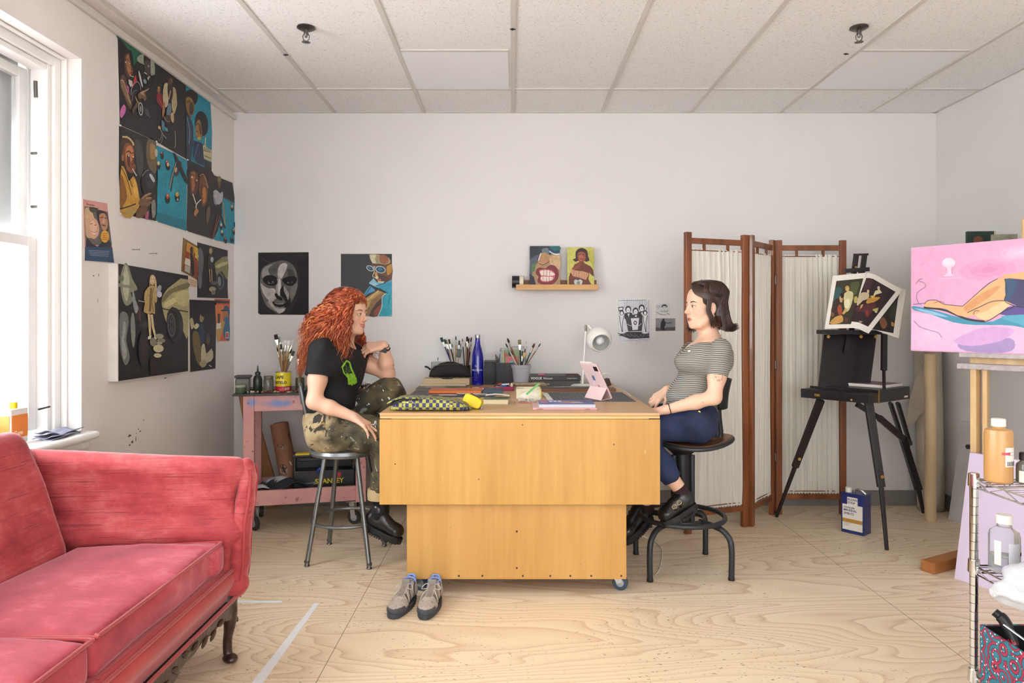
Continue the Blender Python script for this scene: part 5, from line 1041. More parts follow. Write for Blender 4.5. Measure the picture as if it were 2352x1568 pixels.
def d4(ar):
    ar.poly('2b2728', [(273,287),(357,324),(362,400),(360,508),(277,490),(273,400)]); ar.poly('6f6248', [(340,318),(357,328),(360,390),(348,394),(336,360)], 3); ar.poly('a8854e', [(345,330),(357,336),(358,362),(346,364)], 2); ar.poly('4a4a48', [(310,322),(324,330),(330,370),(324,410),(314,380)], 3)
    ar.poly('4a3222', [(277,322),(284,316),(300,320),(308,334),(308,346),(300,340),(290,336),(286,352),(290,372),(283,368),(277,350)], 3); ar.line('c8b27c', [(281,314),(294,316),(304,326),(307,334)], 4); ar.line('d8c48c', [(290,312),(302,322),(307,332)], 1.5)
    ar.poly('8a5030', [(286,332),(296,328),(306,338),(309,350),(308,372),(312,384),(304,398),(292,390),(286,372),(282,354)], 3); ar.poly('c8824e', [(290,340),(300,334),(306,346),(306,364),(300,372),(296,386),(289,366)], 3); ar.poly('5a3020', [(292,356),(299,362),(298,384),(292,376)], 3); ar.line('1d1618', [(290,350),(296,347),(302,353)], 2.2); ar.line('1d1618', [(303,352),(308,350)], 2); ar.ell('f0e8dc', 297, 358, 2.8, 1.8, 20); ar.ell('1d1618', 298, 358, 1.2, 1.8); ar.ell('f0e8dc', 306, 360, 1.4, 1.6); ar.line('3a2018', [(303,360),(307,374),(303,378)], 1.5); ar.line('7a2c24', [(300,386),(305,389)], 2.4); ar.line('e9e4da', [(304,387),(314,404)], 1.8); ar.ell('a86a42', 282, 362, 3, 8)
    ar.poly('d09a34', [(279,380),(290,396),(296,416),(306,404),(314,420),(320,452),(322,470),(300,500),(278,490),(275,440)], 2); ar.poly('8e5f22', [(276,400),(286,420),(292,452),(284,470),(276,480)], 2); ar.line('3a2a18', [(279,384),(292,412),(302,448)], 1.6); ar.line('3a2a18', [(296,404),(304,430)], 1.4); ar.poly('e6b450', [(308,412),(314,424),(318,448),(312,456),(306,436)], 2); ar.line('3a2a18', [(275,480),(296,474),(312,468)], 3); ar.poly('b8984e', [(282,488),(300,476),(318,472),(300,502)], 2)
    ar.ell('17171c', 342, 422, 18, 33, -4); ar.ell('2c3038', 345, 414, 12, 20, -4); ar.poly('c8ccd0', [(343,402),(348,400),(356,414),(352,418)], 3); ar.line('8a8e94', [(327,404),(334,394),(342,390)], 1.6)
    ar.poly('7c5a3c', [(318,466),(326,452),(334,446),(346,442),(348,446),(338,452),(348,452),(348,458),(338,462),(350,462),(342,472),(328,478)], 2); ar.line('c9a47a', [(326,456),(336,448),(346,444)], 1.6); ar.line('c9a47a', [(336,455),(347,454)], 1.4); ar.poly('6a4c34', [(318,478),(338,470),(336,490),(324,500),(312,498)], 2); ar.poly('8a8a84', [(348,466),(356,460),(358,490),(350,500)], 3); ar.poly('b0587a', [(336,488),(342,484),(340,504),(333,500)], 2)
wall_pic('canvas_painting', 'canvas of a man in yellow holding a black ball, among the tiled canvases', 'painting', d4, PL, G, edge=[(273,287),(357,324),(362,400),(358,510),(275,488),(274,400)])
def ball(ar, x, y, c, s=1): ar.ell('17242a', x+.5, y+7*s, 4.4*s, 8*s); ar.ell('26191a', x, y+4*s, 4.2*s, 7*s); ar.ell(c, x, y, 3.2*s, 5*s); ar.ell('efe4cc', x-.6, y-1.5*s, 1.0*s, 1.6*s)
def d5(ar):
    ar.poly(TEAL, [(357,332),(400,352),(430,368),(428,530),(358,508),(361,440)]); ar.soft(TEAL, '22a8bc', 395, 440, 20, 50); ar.poly('0f7d94', [(360,486),(427,506),(427,529),(358,508)], 0); ar.ell('c8c0b0', 359, 351, 3.4, 9, 0)
    ball(ar, 364, 375, 'e8c98a', .95); ball(ar, 372, 352, '6a2c2a', .9); ball(ar, 384, 372, 'b84a48', .95); ball(ar, 386, 378, 'e0b880', .9); ball(ar, 385, 450, 'd84a30', 1.15); ball(ar, 407, 446, 'd8b020', 1.15); ar.ell('c8c0b0', 408, 458, 1.8, 3)
    ar.poly('22222a', [(397,350),(403,352),(430,410),(430,424),(424,416),(402,366)]); ar.line('b89a70', [(405,372),(396,402),(389,432)], 2); ar.line('223038', [(398,404),(393,440)], 2.4); ar.ell('3a2c26', 406, 392, 6, 13, 10); ar.ell('c8b49a', 404, 390, 2.6, 6, 10); ar.poly('3a3036', [(404,364),(416,372),(418,396),(408,384)], 1)
wall_pic('canvas_painting', 'turquoise canvas of a pool table with coloured balls, beside the man in the yellow shirt', 'painting', d5, PL, G, edge=[(357,326),(400,346),(430,368),(428,531),(358,509)])
def d6(ar):
    ar.poly('2a2427', [(430,362),(486,392),(491,400),(489,549),(428,530),(430,440)]); ar.ell('1a171a', 442, 398, 14, 20); ar.poly('6a3c24', [(436,400),(442,392),(452,396),(456,412),(454,432),(448,448),(441,452),(437,436)], 3); ar.poly('a8683a', [(440,398),(447,396),(449,418),(447,432),(442,440),(440,420)], 3); ar.ell('e9dccc', 441, 407, 2.4, 1.6); ar.line('17151a', [(438,402),(443,400),(446,405)], 1.6); ar.ell('cdbfae', 452, 414, 1.6, 2); ar.line('3a2018', [(447,410),(449,428),(445,432)], 1.4)
    ar.ell('2a1a18', 468, 404, 13, 12, 10); ar.poly('7a4826', [(459,412),(464,404),(472,408),(477,430),(476,458),(470,472),(464,472),(461,450),(457,436)], 3); ar.poly('c07a30', [(466,432),(473,434),(473,456),(468,468),(465,456)], 3); ar.line('b08050', [(459,404),(466,400),(472,410),(478,432)], 2.2); ar.line('17151a', [(460,424),(464,422)], 1.4); ar.line('17151a', [(468,428),(473,427)], 1.3); ar.line('3a2018', [(465,424),(462,442),(466,446)], 1.3); ar.ell('8a3a28', 465, 456, 2.6, 2)
    ar.line('e9e4da', [(443,445),(450,468)], 2); ar.line('e9e4da', [(462,458),(452,468),(450,478)], 2.2); ar.poly('c08048', [(446,488),(450,478),(454,480),(456,486),(450,494),(452,498),(446,494)], 2); ar.poly('6a5a44', [(474,484),(482,472),(482,496),(475,516)], 2); ar.line('7a4038', [(500,490),(496,510),(488,544)], 2)
wall_pic('canvas_painting', 'dark canvas of two faces sharing a light for cigarettes, among the tiled canvases', 'painting', d6, PL, G, edge=[(430,367),(486,393),(491,400),(489,551),(428,531)])
def d7(ar):
    ar.poly('221f25', [(491,402),(510,410),(534,420),(541,470),(547,562),(489,550)]); ar.poly(TEAL, [(508,484),(513,452),(538,466),(541,500),(547,562),(489,550),(497,520)]); ar.poly('1f1c22', [(497,440),(508,452),(510,490),(500,530),(491,548),(491,460)]); ar.line('6a2f2a', [(512,452),(540,472)], 1.6); ar.line('8a5048', [(507,492),(497,520),(488,548)], 2)
    ar.ell('8a7440', 504, 413, 4.4, 9, 0); ar.ell('6a4a34', 504, 424, 3.6, 8); ar.poly('b9b9c0', [(490,440),(498,436),(505,444),(512,440),(511,460),(502,470),(493,462)], 2); ar.poly('8a8f9c', [(489,448),(495,458),(498,472),(492,468)], 1); ar.line('b08a58', [(511,462),(514,480),(516,510)], 2.6); ar.ell('b08a58', 516, 514, 2, 5); ar.line('17242a', [(506,490),(512,510),(517,524)], 4)
    for x, y, c in ((533,474,'d8a048'),(508,516,'c8c0b0'),(510,532,'d8c8a0'),(537,528,'b8863a'),(518,548,'8a3038'),(533,546,'2f6a4a'),(541,512,'3a3a6a')): ball(ar, x, y, c, .75)
wall_pic('canvas_painting', 'narrow canvas of a player leaning over a turquoise pool table, rightmost of the tiled canvases', 'painting', d7, PL, G, edge=[(489,397),(510,408),(535,419),(541,470),(547,563),(489,551)])
# pins along the canvas corners
for i, (x, y) in enumerate([(276,491),(358,509),(428,531),(489,551),(275,288),(358,325),(430,367)]):
    q = PL(x, y, .004); one(M().cyl(q, q+Vector((.006,0,0)), .004, n=10), 'push_pin', m_paper, 'small white push pin holding a corner of the tiled canvases', 'push pin', 'pins of the tiled canvases')
# poster by the window
def dp(ar):
    ar.poly('d99a90', [(190,457),(246,467),(262,603),(195,598)]); ar.poly('6a6460', [(193,474),(247,486),(257,560),(196,565)]); ar.poly('c9b28a', [(195,480),(206,478),(216,500),(218,540),(200,545),(196,520)], 3); ar.poly('2a2424', [(222,484),(240,486),(248,500),(249,528),(240,530),(226,512)], 3); ar.poly('4a4442', [(205,476),(224,478),(220,488),(208,486)], 2)
    ar.ell('d9b48a', 208, 512, 11, 26, -8); ar.poly('dba98a', [(202,510),(212,500),(224,508),(228,530),(222,545),(212,548),(204,535)], 3); ar.ell('e8c0a0', 214, 520, 8, 13, -10); ar.line('5a3028', [(207,515),(212,513)], 1.6); ar.line('5a3028', [(217,517),(222,516)], 1.6); ar.line('f3ece4', [(211,533),(217,537),(222,534)], 2.6); ar.line('b0403c', [(210,531),(217,535),(223,532)], .9)
    ar.poly('c08a68', [(228,494),(240,490),(247,504),(247,522),(240,530),(232,520)], 3); ar.line('2a1c18', [(230,500),(237,498)], 2); ar.line('2a1c18', [(241,500),(246,502)], 2); ar.line('2a1c18', [(234,516),(242,519)], 2.4); ar.ell('d8a888', 238, 508, 3, 6)
    ar.poly('2c2a34', [(200,545),(212,560),(224,566),(246,545),(256,560),(256,572),(197,570)], 1); ar.ell('e3a92c', 241, 543, 9.5, 14, 0); 
    for k in range(4): ar.line('a84a2c', [(235,536+k*4.5),(247,537+k*4.5)], 1.3, 0)
    ar.poly('2b4a6c', [(196,566),(258,568),(262,603),(195,598)])
    for k in range(4): ar.line('a9b8c8', [(203+k*1.5,575+k*3.6),(252-k,577+k*3.8)], .8, 0)
    ar.poly('d99a90', [(190,457),(193,457.5),(197,565),(194,565)])
po = wall_pic('movie_poster', 'small pink bordered film poster of a blonde woman and a man beside the window', 'poster', dp, PL, None, edge=[(190,457),(246,467),(252,520),(263,603),(195,598)], m=vmat('printed_ink'))
def ltext(s_, x0, y0, x1, y1, x2, y2, m, par, sz, off=.0036): 
    a_, b_, c_ = PL(x0, y0, off), PL(x1, y1, off), PL(x2, y2, off); return text(s_, sz, a_, b_-a_, (0,0,1), m, par, ext=.0001)
ltext('This much fun\njust couldn\'t be legal!', 198, 470, 240, 478, 0, 1, m_dark, po, .011); ltext('STARTS JULY 23rd AT A THEATRE NEAR YOU', 199, 594, 259, 599, 0, 1, m_paper, po, .0125)
# nails
for x, y, l_ in ((303,573,'left'),(343,582,'right')):
    q = PL(x, y, 0); q1 = q+Vector((.035, -.0, 0)); one(M().cyl(q, q+Vector((.038,0,.0)), .0015, n=8).cyl(q+Vector((.037,0,0)), q+Vector((.039,0,0)), .0035, n=10), 'nail', m_spr, '%s one of the two bare nails in the left wall below the tiled canvases' % l_, 'nail')
# stretched canvas
DEP = .045
def ds(ar):
    ar.poly('232126', [(272,605),(432,633),(432,852),(272,875)])
    ar.poly('8f947c', [(285,607),(294,608),(304,640),(316,664),(300,672),(306,690),(290,702),(280,680),(276,640)], 3); ar.poly('b9bda2', [(288,610),(292,614),(298,650),(292,690),(284,676),(282,640)], 3); ar.poly('6f7564', [(272,632),(284,634),(284,645),(272,644)]); ar.poly('8a8f80', [(272,650),(300,656),(300,662),(272,658)]); ar.poly('9a9ea0', [(304,660),(312,690),(318,708),(312,720),(306,700)], 3); ar.poly('767c74', [(276,720),(290,718),(296,740),(290,780),(298,820),(288,838),(278,810),(274,760)], 4); ar.poly('a0a4a0', [(284,740),(290,748),(286,780),(292,812),(284,824),(279,790)], 4); ar.poly('8a8d84', [(304,718),(309,730),(311,770),(307,798),(302,780),(300,740)], 4); ar.line('6a3a2c', [(320,704),(322,742)], 3); ar.soft('232126', '4a4648', 340, 745, 26, 12)
    ar.poly('b2a878', [(371,690),(378,672),(396,654),(432,642),(432,770),(424,768),(414,740),(408,716),(396,704),(384,720),(382,740),(374,712)], 2); ar.poly('7f7650', [(372,686),(388,666),(432,648),(432,662),(396,672),(376,694)], 2); ar.poly('ddd29a', [(376,698),(398,684),(420,680),(404,694),(382,706)], 2); ar.poly('cfc28a', [(400,676),(432,666),(432,700),(412,700)], 2); ar.line('3a3228', [(372,708),(384,711),(408,712),(432,716)], 2.6)
    ar.ell('33353a', 402, 746, 19, 40, -3); ar.ell('1c1c20', 398, 746, 14, 34, -3); ar.ell('6e7478', 394, 746, 9, 27, -3); ar.ell('2c2e33', 394, 746, 7.6, 24, -3); 
    for k in range(8): a = k*math.pi/4; ar.line('70767a', [(394+2*math.cos(a), 746+6*math.sin(a)), (394+6.5*math.cos(a), 746+21*math.sin(a))], .8, 0)
    ar.ell('8e7442', 350, 646, 7, 13); ar.poly('d3b988', [(344,640),(347,632),(354,632),(359,645),(360,664),(357,666),(355,650),(350,655),(345,650),(343,664)], 2); ar.ell('e2c8a4', 350.5, 644, 4.2, 9); ar.line('3a2a20', [(348,641),(350,640)], 1); ar.line('3a2a20', [(352,641),(354,641)], 1); ar.line('8a3a30', [(350,650),(352,650)], 1.2)
    ar.poly('c0a46a', [(338,662),(346,656),(356,658),(360,676),(361,690),(357,696),(355,690),(356,720),(350,718),(346,720),(330,716),(334,692),(331,690),(332,672)], 2); ar.poly('7c6438', [(345,662),(349,660),(347,716),(342,714)]); ar.line('2f2620', [(352,660),(349,690),(353,716)], 1.2); ar.ell('a9a9b2', 365, 664, 5, 10, 20); ar.ell('cfd0dc', 366, 676, 6, 7, 0); ar.line('dcc8a0', [(336,694),(326,692),(318,690)], 1.4)
    ar.poly('d8c294', [(339,720),(344,721),(347,745),(347,772),(343,776),(341,750)], 1); ar.poly('d8c294', [(345,722),(351,722),(354,750),(359,772),(355,774),(349,752)], 1); ar.poly('efe4d0', [(341,772),(348,770),(346,778),(337,780)], 1); ar.poly('efe4d0', [(354,770),(360,772),(359,780),(355,780)], 1)
    for x, y, rx, ry, c in ((352,785,8,10,'8e8878'),(366,772,10,6,'a39c84'),(370,782,10,5,'8e8872'),(364,800,12,9,'cdc29a'),(362,816,9,5,'d6cc9c'),(366,788,7,3,'b0a88c'),(350,840,6,20,'2c2528')): ar.ell(c, x, y, rx, ry)
    ar.soft('232126', '3a3034', 330, 800, 12, 40)
th = wall_pic('stretched_canvas', 'large stretched canvas of a woman in a coat beside a yellow car in the dark', 'painting', ds, lambda x, y, o: PL(x, y, o), None, depth=DEP, edge=[(270,605),(432,633),(432,852),(270,876)])
# small photo prints and paintings
def dq(ar):
    ar.poly('7a5a2c', [(420,545),(455,566),(455,644),(416,622)]); ar.poly('d0902c', [(430,556),(455,570),(455,600),(426,590)]); ar.poly('9c3c22', [(424,575),(436,580),(430,620),(418,616)], 0); ar.poly('8e6a34', [(420,546),(428,551),(424,600),(418,622),(416,620)]); ar.poly('e4dccb', [(426,592),(438,596),(437,612),(424,606)]); ar.poly('8e4426', [(444,580),(455,586),(455,636),(445,632)]); ar.ell('2a2224', 440, 574, 3.4, 8); ar.poly('2a2224', [(436,582),(442,580),(446,604),(446,632),(441,634),(438,606)], 1); ar.ell('e0d8cc', 452, 588, 4, 5); ar.ell('2a2224', 453, 582, 3, 5); ar.poly('d8b83a', [(446,566),(455,571),(455,600),(449,586)]); ar.poly('bdb6aa', [(425,608),(437,613),(436,628),(424,622)])
wall_pic('photo_print', 'small orange toned interior photo print, leftmost of the small wall pictures', 'photo', dq, PL, None, edge=[(420,545),(436,555),(455,566),(455,646),(430,632),(416,624)], m=vmat('printed_ink'))
def dcar(ar):
    ar.poly('242228', [(453,556),(523,575),(523,660),(524,685),(453,683),(453,620)]); ar.poly('6a6a70', [(456,573),(464,574),(468,600),(462,640),(456,624)], 3); ar.ell('7a7680', 459, 645, 5, 18); ar.poly('8e8a5c', [(493,610),(498,600),(523,588),(523,640),(516,634),(508,622),(500,640)], 2); ar.poly('c9c48e', [(494,612),(505,604),(523,600),(523,606),(500,616)], 1); ar.ell('5a6468', 506, 645, 9, 20, -3); ar.ell('1c1c20', 505, 645, 7, 16, -3); ar.ell('8a9296', 504, 646, 4, 11, -3)
    ar.ell('8a7c58', 484, 576, 4.5, 8); ar.poly('3c3a38', [(478,590),(484,584),(490,592),(489,616),(478,618)], 2); ar.ell('b9a888', 484, 576, 2.4, 5); ar.ell('bcbcc4', 487, 596, 3.5, 6); ar.line('bda47a', [(481,618),(483,648)], 2); ar.line('bda47a', [(486,618),(487,646)], 2); ar.ell('b0a58a', 488, 664, 8, 6); ar.ell('8a7f6e', 490, 672, 5, 5); ar.ell('6a6468', 492, 650, 8, 4)
wall_pic('paper_painting', 'small unframed painting of a woman beside a car wheel, pinned above the dark night painting', 'painting', dcar, PL, None, edge=[(453,556),(523,575),(523,660),(522,687),(453,683)])
def dn(ar):
    ar.poly('1f1d24', [(435,688),(497,690),(495,846),(437,854)]); ar.ell('a8926a', 464, 728, 5, 12, 10); ar.ell('1a181c', 468, 718, 7, 10); ar.poly('cbb88c', [(436,735),(442,730),(446,748),(440,756)], 2); ar.poly('ddd0a8', [(445,750),(452,742),(458,748),(450,756)], 2); ar.poly('29405c', [(456,750),(466,744),(470,780),(462,790)], 2); ar.poly('7a6a40', [(444,760),(456,764),(462,800),(466,835),(456,838),(446,810),(442,780)], 2); ar.ell('3a4450', 478, 778, 5, 13); ar.ell('6a5038', 478, 782, 3.6, 9); ar.poly('d0c6a2', [(463,795),(470,790),(474,812),(486,800),(490,820),(478,832),(468,838),(462,830)], 2); ar.poly('b8a882', [(458,832),(472,826),(474,838),(464,844)], 2); ar.line('dcd6c4', [(482,830),(488,822)], 2); ar.line('dcd6c4', [(480,838),(486,842)], 2)
wall_pic('paper_painting', 'dark unframed painting of two seated people at night, beside the stretched canvas', 'painting', dn, PL, None, edge=[(435,686),(497,689),(496,800),(494,848),(437,856)])
def do(ar):
    ar.poly('d2532c', [(493,686),(528,687),(527,783),(499,783)]); ar.poly('e07a3a', [(494,700),(514,700),(514,760),(498,770)]); ar.ell('2c5c84', 520, 716, 8, 14); ar.ell('b8743c', 518, 722, 6, 12); ar.line('1d1c20', [(508,713),(524,712)], 3); ar.poly('2f6c94', [(512,736),(526,728),(527,780),(514,772)], 2); ar.poly('c89a4c', [(496,756),(512,736),(516,744),(504,782),(500,782)], 2); ar.poly('e6dcc8', [(497,742),(508,740),(507,754),(497,756)], 1); ar.poly('1d1c20', [(500,720),(506,720),(505,742),(500,742)]); ar.poly('e8e0d0', [(518,762),(525,762),(525,777),(518,777)]); ar.poly('c8482c', [(519,764),(524,764),(524,775),(519,775)]); ar.poly('1d1c20', [(494,689),(527,691),(527,697),(494,696)])
op = wall_pic('photo_print', 'small orange print of a figure in sunglasses, rightmost on the left wall', 'print', do, PL, None, edge=[(493,686),(528,687),(527,783),(499,783)], m=vmat('printed_ink'))
ltext('DO YOU HATE YOUR BODY', 495, 696, 527, 697, 0, 1, mat('orange_ink', 'e8a060', .5), op, .021)
def dn2(ar):
    ar.poly('d8c0a4', [(432,637),(455,645),(452,660),(433,657)]); 
    for k in range(3): ar.line('b05a40', [(435,642+k*5),(452,648+k*4.5)], .9, 0)
wall_pic('note_card', 'small cream note scrap with red writing tucked under the orange interior photo', 'note', dn2, PL, None, edge=[(432,637),(455,645),(452,660),(433,657)], m=vmat('printed_ink'))
# scuffs and paint marks stuck to the left wall
b = M(); random.seed(3)
for (x, y, a, b2) in ((298,1000,8,3),(304,1014,5,3),(318,985,3,1.5),(322,990,5,1.5),(313,995,2,2),(330,965,2,2),(372,914,1.5,1.2),(298,1022,6,2),(215,633,3,1.5),(227,632,1.5,4),(380,868,8,1.2),(225,690,1,5),(312,1008,2,5),(345,1045,3,3)):
    q = PL(x, y, .0006); n = 9; vs = [q+Vector((0, a/400*math.cos(2*math.pi*i/n)*random.uniform(.5,1), b2/400*math.sin(2*math.pi*i/n)*random.uniform(.5,1.3))) for i in range(n)]; b.add(vs, [tuple(range(n))])
o_ = struct(b, 'wall_scuffs', mat('wall_scuff', '6b6257', .8)); o_.parent = bpy.data.objects['wall_left']; o_.matrix_parent_inverse = bpy.data.objects['wall_left'].matrix_world.inverted() if False else Matrix.Translation(-bpy.data.objects['wall_left'].location)
# ================================================================ back wall pictures, shelf, papers
def pbw(x, y, o): return PB(x, y, o)
def dpor(ar):
    ar.poly('2e2b2e', [(593,580),(709,579),(709,723),(593,722)])
    ar.poly('6a6663', [(600,622),(610,610),(625,603),(645,598),(660,600),(672,608),(680,622),(684,644),(682,664),(672,690),(660,704),(650,712),(640,721),(628,714),(612,702),(602,680),(597,655)], 3)
    ar.poly('9c9791', [(602,622),(612,611),(628,608),(622,622),(618,636),(604,640)], 3); ar.poly('c4beb6', [(640,612),(652,604),(660,608),(655,624),(646,640),(638,634)], 3); ar.poly('5c5855', [(616,618),(630,606),(642,608),(634,624),(622,632)], 3); ar.poly('4a4644', [(660,618),(674,622),(678,640),(664,640)], 3)
    ar.poly('beb8b0', [(599,650),(608,658),(628,662),(634,670),(628,684),(618,690),(604,672)], 3); ar.poly('a7a199', [(636,640),(644,636),(646,660),(643,676),(638,678),(634,664)], 2); ar.poly('d2ccc4', [(639,644),(644,642),(645,672),(640,678)], 2)
    ar.poly('b5afa7', [(640,680),(630,676),(616,692),(620,706),(634,714),(642,720),(652,712),(656,706),(640,704),(626,694)], 3); ar.poly('8a857f', [(612,690),(620,700),(632,712),(616,704)], 2); ar.poly('c8c2ba', [(636,712),(652,708),(654,713),(642,720)], 2)
    ar.poly('232022', [(646,660),(652,656),(660,668),(666,682),(668,700),(662,704),(656,694),(650,684),(644,678),(643,668)], 3); ar.poly('a39d95', [(652,656),(658,664),(664,676),(662,690),(658,680),(652,668)], 2); ar.poly('7c7772', [(668,652),(682,652),(682,662),(674,684),(666,684),(668,668)], 3)
    ar.poly('1f1c1e', [(604,640),(612,634),(626,635),(636,642),(637,650),(630,656),(616,655),(606,648)], 3); ar.ell('57534f', 622, 648, 8, 3.4, 4); ar.ell('17151a', 621, 647, 4, 3.4); ar.ell('cfcac2', 618, 650, 1.3, 1); ar.ell('cfcac2', 626, 647, .9, .9); ar.line('17151a', [(604,641),(612,634),(626,634),(637,640)], 3); ar.line('4a4644', [(610,658),(620,661),(632,658)], 1.6)
    ar.poly('17151a', [(648,642),(658,636),(672,634),(682,638),(680,648),(672,656),(662,656),(652,650)], 3); ar.ell('4a4644', 666, 648, 7, 3); ar.ell('17151a', 665, 647, 3.6, 3.2); ar.ell('b8b3ab', 662, 649, 1.1, 1); ar.line('6a6663', [(656,656),(664,661),(674,657)], 1.2)
    ar.poly('17151a', [(631,674),(636,674),(640,680),(648,684),(648,690),(640,688),(633,682)], 2); ar.poly('1b181a', [(625,692),(640,696),(656,695),(664,700),(658,706),(640,708),(630,702)], 2); ar.poly('a29b94', [(630,694),(640,697),(652,695),(652,698),(640,699),(632,697)], 1); ar.poly('8a847e', [(632,702),(642,706),(654,703),(650,708),(640,709)], 1); ar.line('5a5653', [(602,592),(612,600),(620,602)], 1.6, taper=True); ar.poly('232022', [(682,600),(709,590),(709,722),(664,722),(682,690),(690,650)], 0)
wall_pic('charcoal_portrait', 'black and white charcoal portrait of a face on the back wall', 'drawing', dpor, pbw, None, edge=[(593,579),(650,577.5),(709,579),(709,723),(593,722)], m=vmat('charcoal', .8, .3, 30, .1))
def dsun(ar):
    ar.poly('232126', [(783,583),(900,583),(900,726),(783,726)]); ar.poly('a88f6a', [(848,585),(866,584),(894,592),(896,606),(888,608),(872,606),(856,604)], 2); ar.poly('d0c4a0', [(849,585),(864,585),(862,594),(864,604),(856,605),(851,596)], 1); ar.poly('9c5a30', [(872,586),(888,588),(893,600),(884,606),(874,602)], 2); ar.poly('6a4428', [(852,607),(880,610),(900,606),(900,640),(886,652),(872,648),(862,640),(858,624)], 2); ar.poly('b8842c', [(888,612),(900,606),(900,624),(890,632)], 2); ar.poly('4a3222', [(866,630),(884,634),(894,640),(884,650),(870,642)], 3)
    ar.line('e3d2a8', [(859,612),(860,622),(856,634),(862,637),(864,640)], 1.4); ar.poly('c89a68', [(860,626),(866,624),(868,636),(864,640)], 1); ar.ell('e6d8a8', 866, 637, 3, 3.4, 30); ar.poly('b87058', [(866,640),(874,640),(876,646),(868,649)], 1); ar.poly('e0caa4', [(868,646),(884,646),(880,650),(870,649)], 1)
    for x, y, rx, ry, a in ((850,616,9,6,30),(874,619,12,8,12)): ar.ell('c9d4d8', x, y, rx, ry, a); ar.ell('1f4258', x, y, rx-1.6, ry-1.5, a); ar.ell('2f6c92', x-1, y-1, rx*.4, ry*.4, a)
    ar.line('c9d4d8', [(857,613),(862,612)], 1.4); ar.line('2a2a30', [(884,612),(900,603)], 2)
    ar.poly('5fb4cc', [(846,651),(858,638),(866,648),(884,650),(900,642),(900,662),(892,672),(880,664),(866,660),(858,657)]); ar.poly('2b9cba', [(862,655),(884,650),(900,646),(900,674),(890,672)]); ar.poly('9cc4d4', [(848,650),(858,640),(864,650),(872,654),(858,656)]); ar.line('1d2a33', [(846,651),(862,660),(876,670),(888,676)], 1.6); ar.line('1d2a33', [(864,656),(884,650)], 1.6); ar.poly('4a9cc8', [(850,656),(860,664),(862,668),(846,674),(834,684),(832,682),(842,666)]); ar.line('1d2a33', [(852,658),(840,676),(832,684)], 1.4)
    ar.poly('b8944e', [(838,686),(868,666),(886,674),(862,690),(846,706),(842,726),(836,726)], 1); ar.poly('8e6a3c', [(852,690),(876,672),(886,676),(864,696),(852,714),(848,726),(842,726)], 1); ar.line('e0c890', [(842,690),(858,678),(870,667)], 1.4); ar.poly('4a2c24', [(852,716),(866,696),(880,686),(878,704),(868,726),(848,726)], 2); ar.poly('8a4630', [(858,718),(868,704),(876,700),(872,716),(864,726)], 2)
    ar.poly('1fa0b4', [(888,674),(900,668),(900,726),(868,726),(876,706),(878,682)]); ar.line('cfd8d0', [(888,673),(878,682),(877,704),(868,726)], 1.4); ar.line('12606c', [(896,676),(892,700)], 1.2)
wall_pic('paper_painting', 'painting of a figure in white sunglasses and turquoise coat on the back wall', 'painting', dsun, pbw, None, edge=[(783,582),(840,581.5),(901,583),(900,727),(783,726)])
for nm, pts in (('charcoal portrait', ((595,721),(706,721))), ('sunglasses painting', ((785,581),(898,724)))):
    for i, (x, y) in enumerate(pts): q = PB(x, y, .004); one(M().cyl(q, q+Vector((0,-.006,0)), .004, n=10), 'push_pin', m_paper, '%s white push pin on the %s' % (('left', 'right')[i], nm), 'push pin', 'pins of the back wall pictures')
# picture ledge
ml = wood('bamboo_ledge', 'b8854a', 'dcae6e', 'X', 6)
sh = thing('picture_ledge', 'narrow bamboo picture ledge on the back wall holding two small pictures', 'shelf', PB(1277, 667)); a, c = PB(1185, 655), PB(1371, 667); zb, zt_ = c.z, a.z; D = .10
M().box2((a.x, DB-D, zb+.006), (c.x, DB, zb+.018)).obj('ledge_base', ml, sh, bevel=.001); M().box2((a.x, DB-D-.010, zb), (c.x-.004, DB-D, zt_)).obj('front_lip', ml, sh, bevel=.001); M().box2((a.x+.004, DB-.012, zb+.018), (c.x-.004, DB, zt_+.035)).obj('back_rail', mat('dark_bamboo', '8a5e30', .5), sh)
def small_pic(name, lab, cat, x0, y0, x1, y1, draw, side):
    Yp = DB-.055; S_ = F/Yp; zb_ = zb+.018; pa, pc_ = P(x0, y0, Yp), P(x1, y1, Yp); wd, ht = pc_.x-pa.x, pa.z-zb_
    th = thing(name, lab, cat, (pa.x+wd/2, Yp, zb_)); tilt = R_(6); up_ = Vector((0, math.sin(tilt), math.cos(tilt))); nr = Vector((0, -math.cos(tilt), math.sin(tilt))); o = Vector((pa.x, Yp-.02, zb_)); tk = .018 if side else .006
    b = M(); b.prism([o, o+Vector((wd,0,0)), o+Vector((wd,0,0))+up_*ht, o+up_*ht], -nr*tk); b.obj('panel', mat('panel_side_'+(side or 'w'), side or 'dcd8cc', .6), th)
    f = plane_map(o+up_*ht, (1,0,0), -up_, x0, y0, wd/(x1-x0), ht/(y1-y0+2), nr); ar = Art(lambda x, y, k: f(x, y, k)); draw(ar); ar.m.obj('painted_surface', m_can, th)
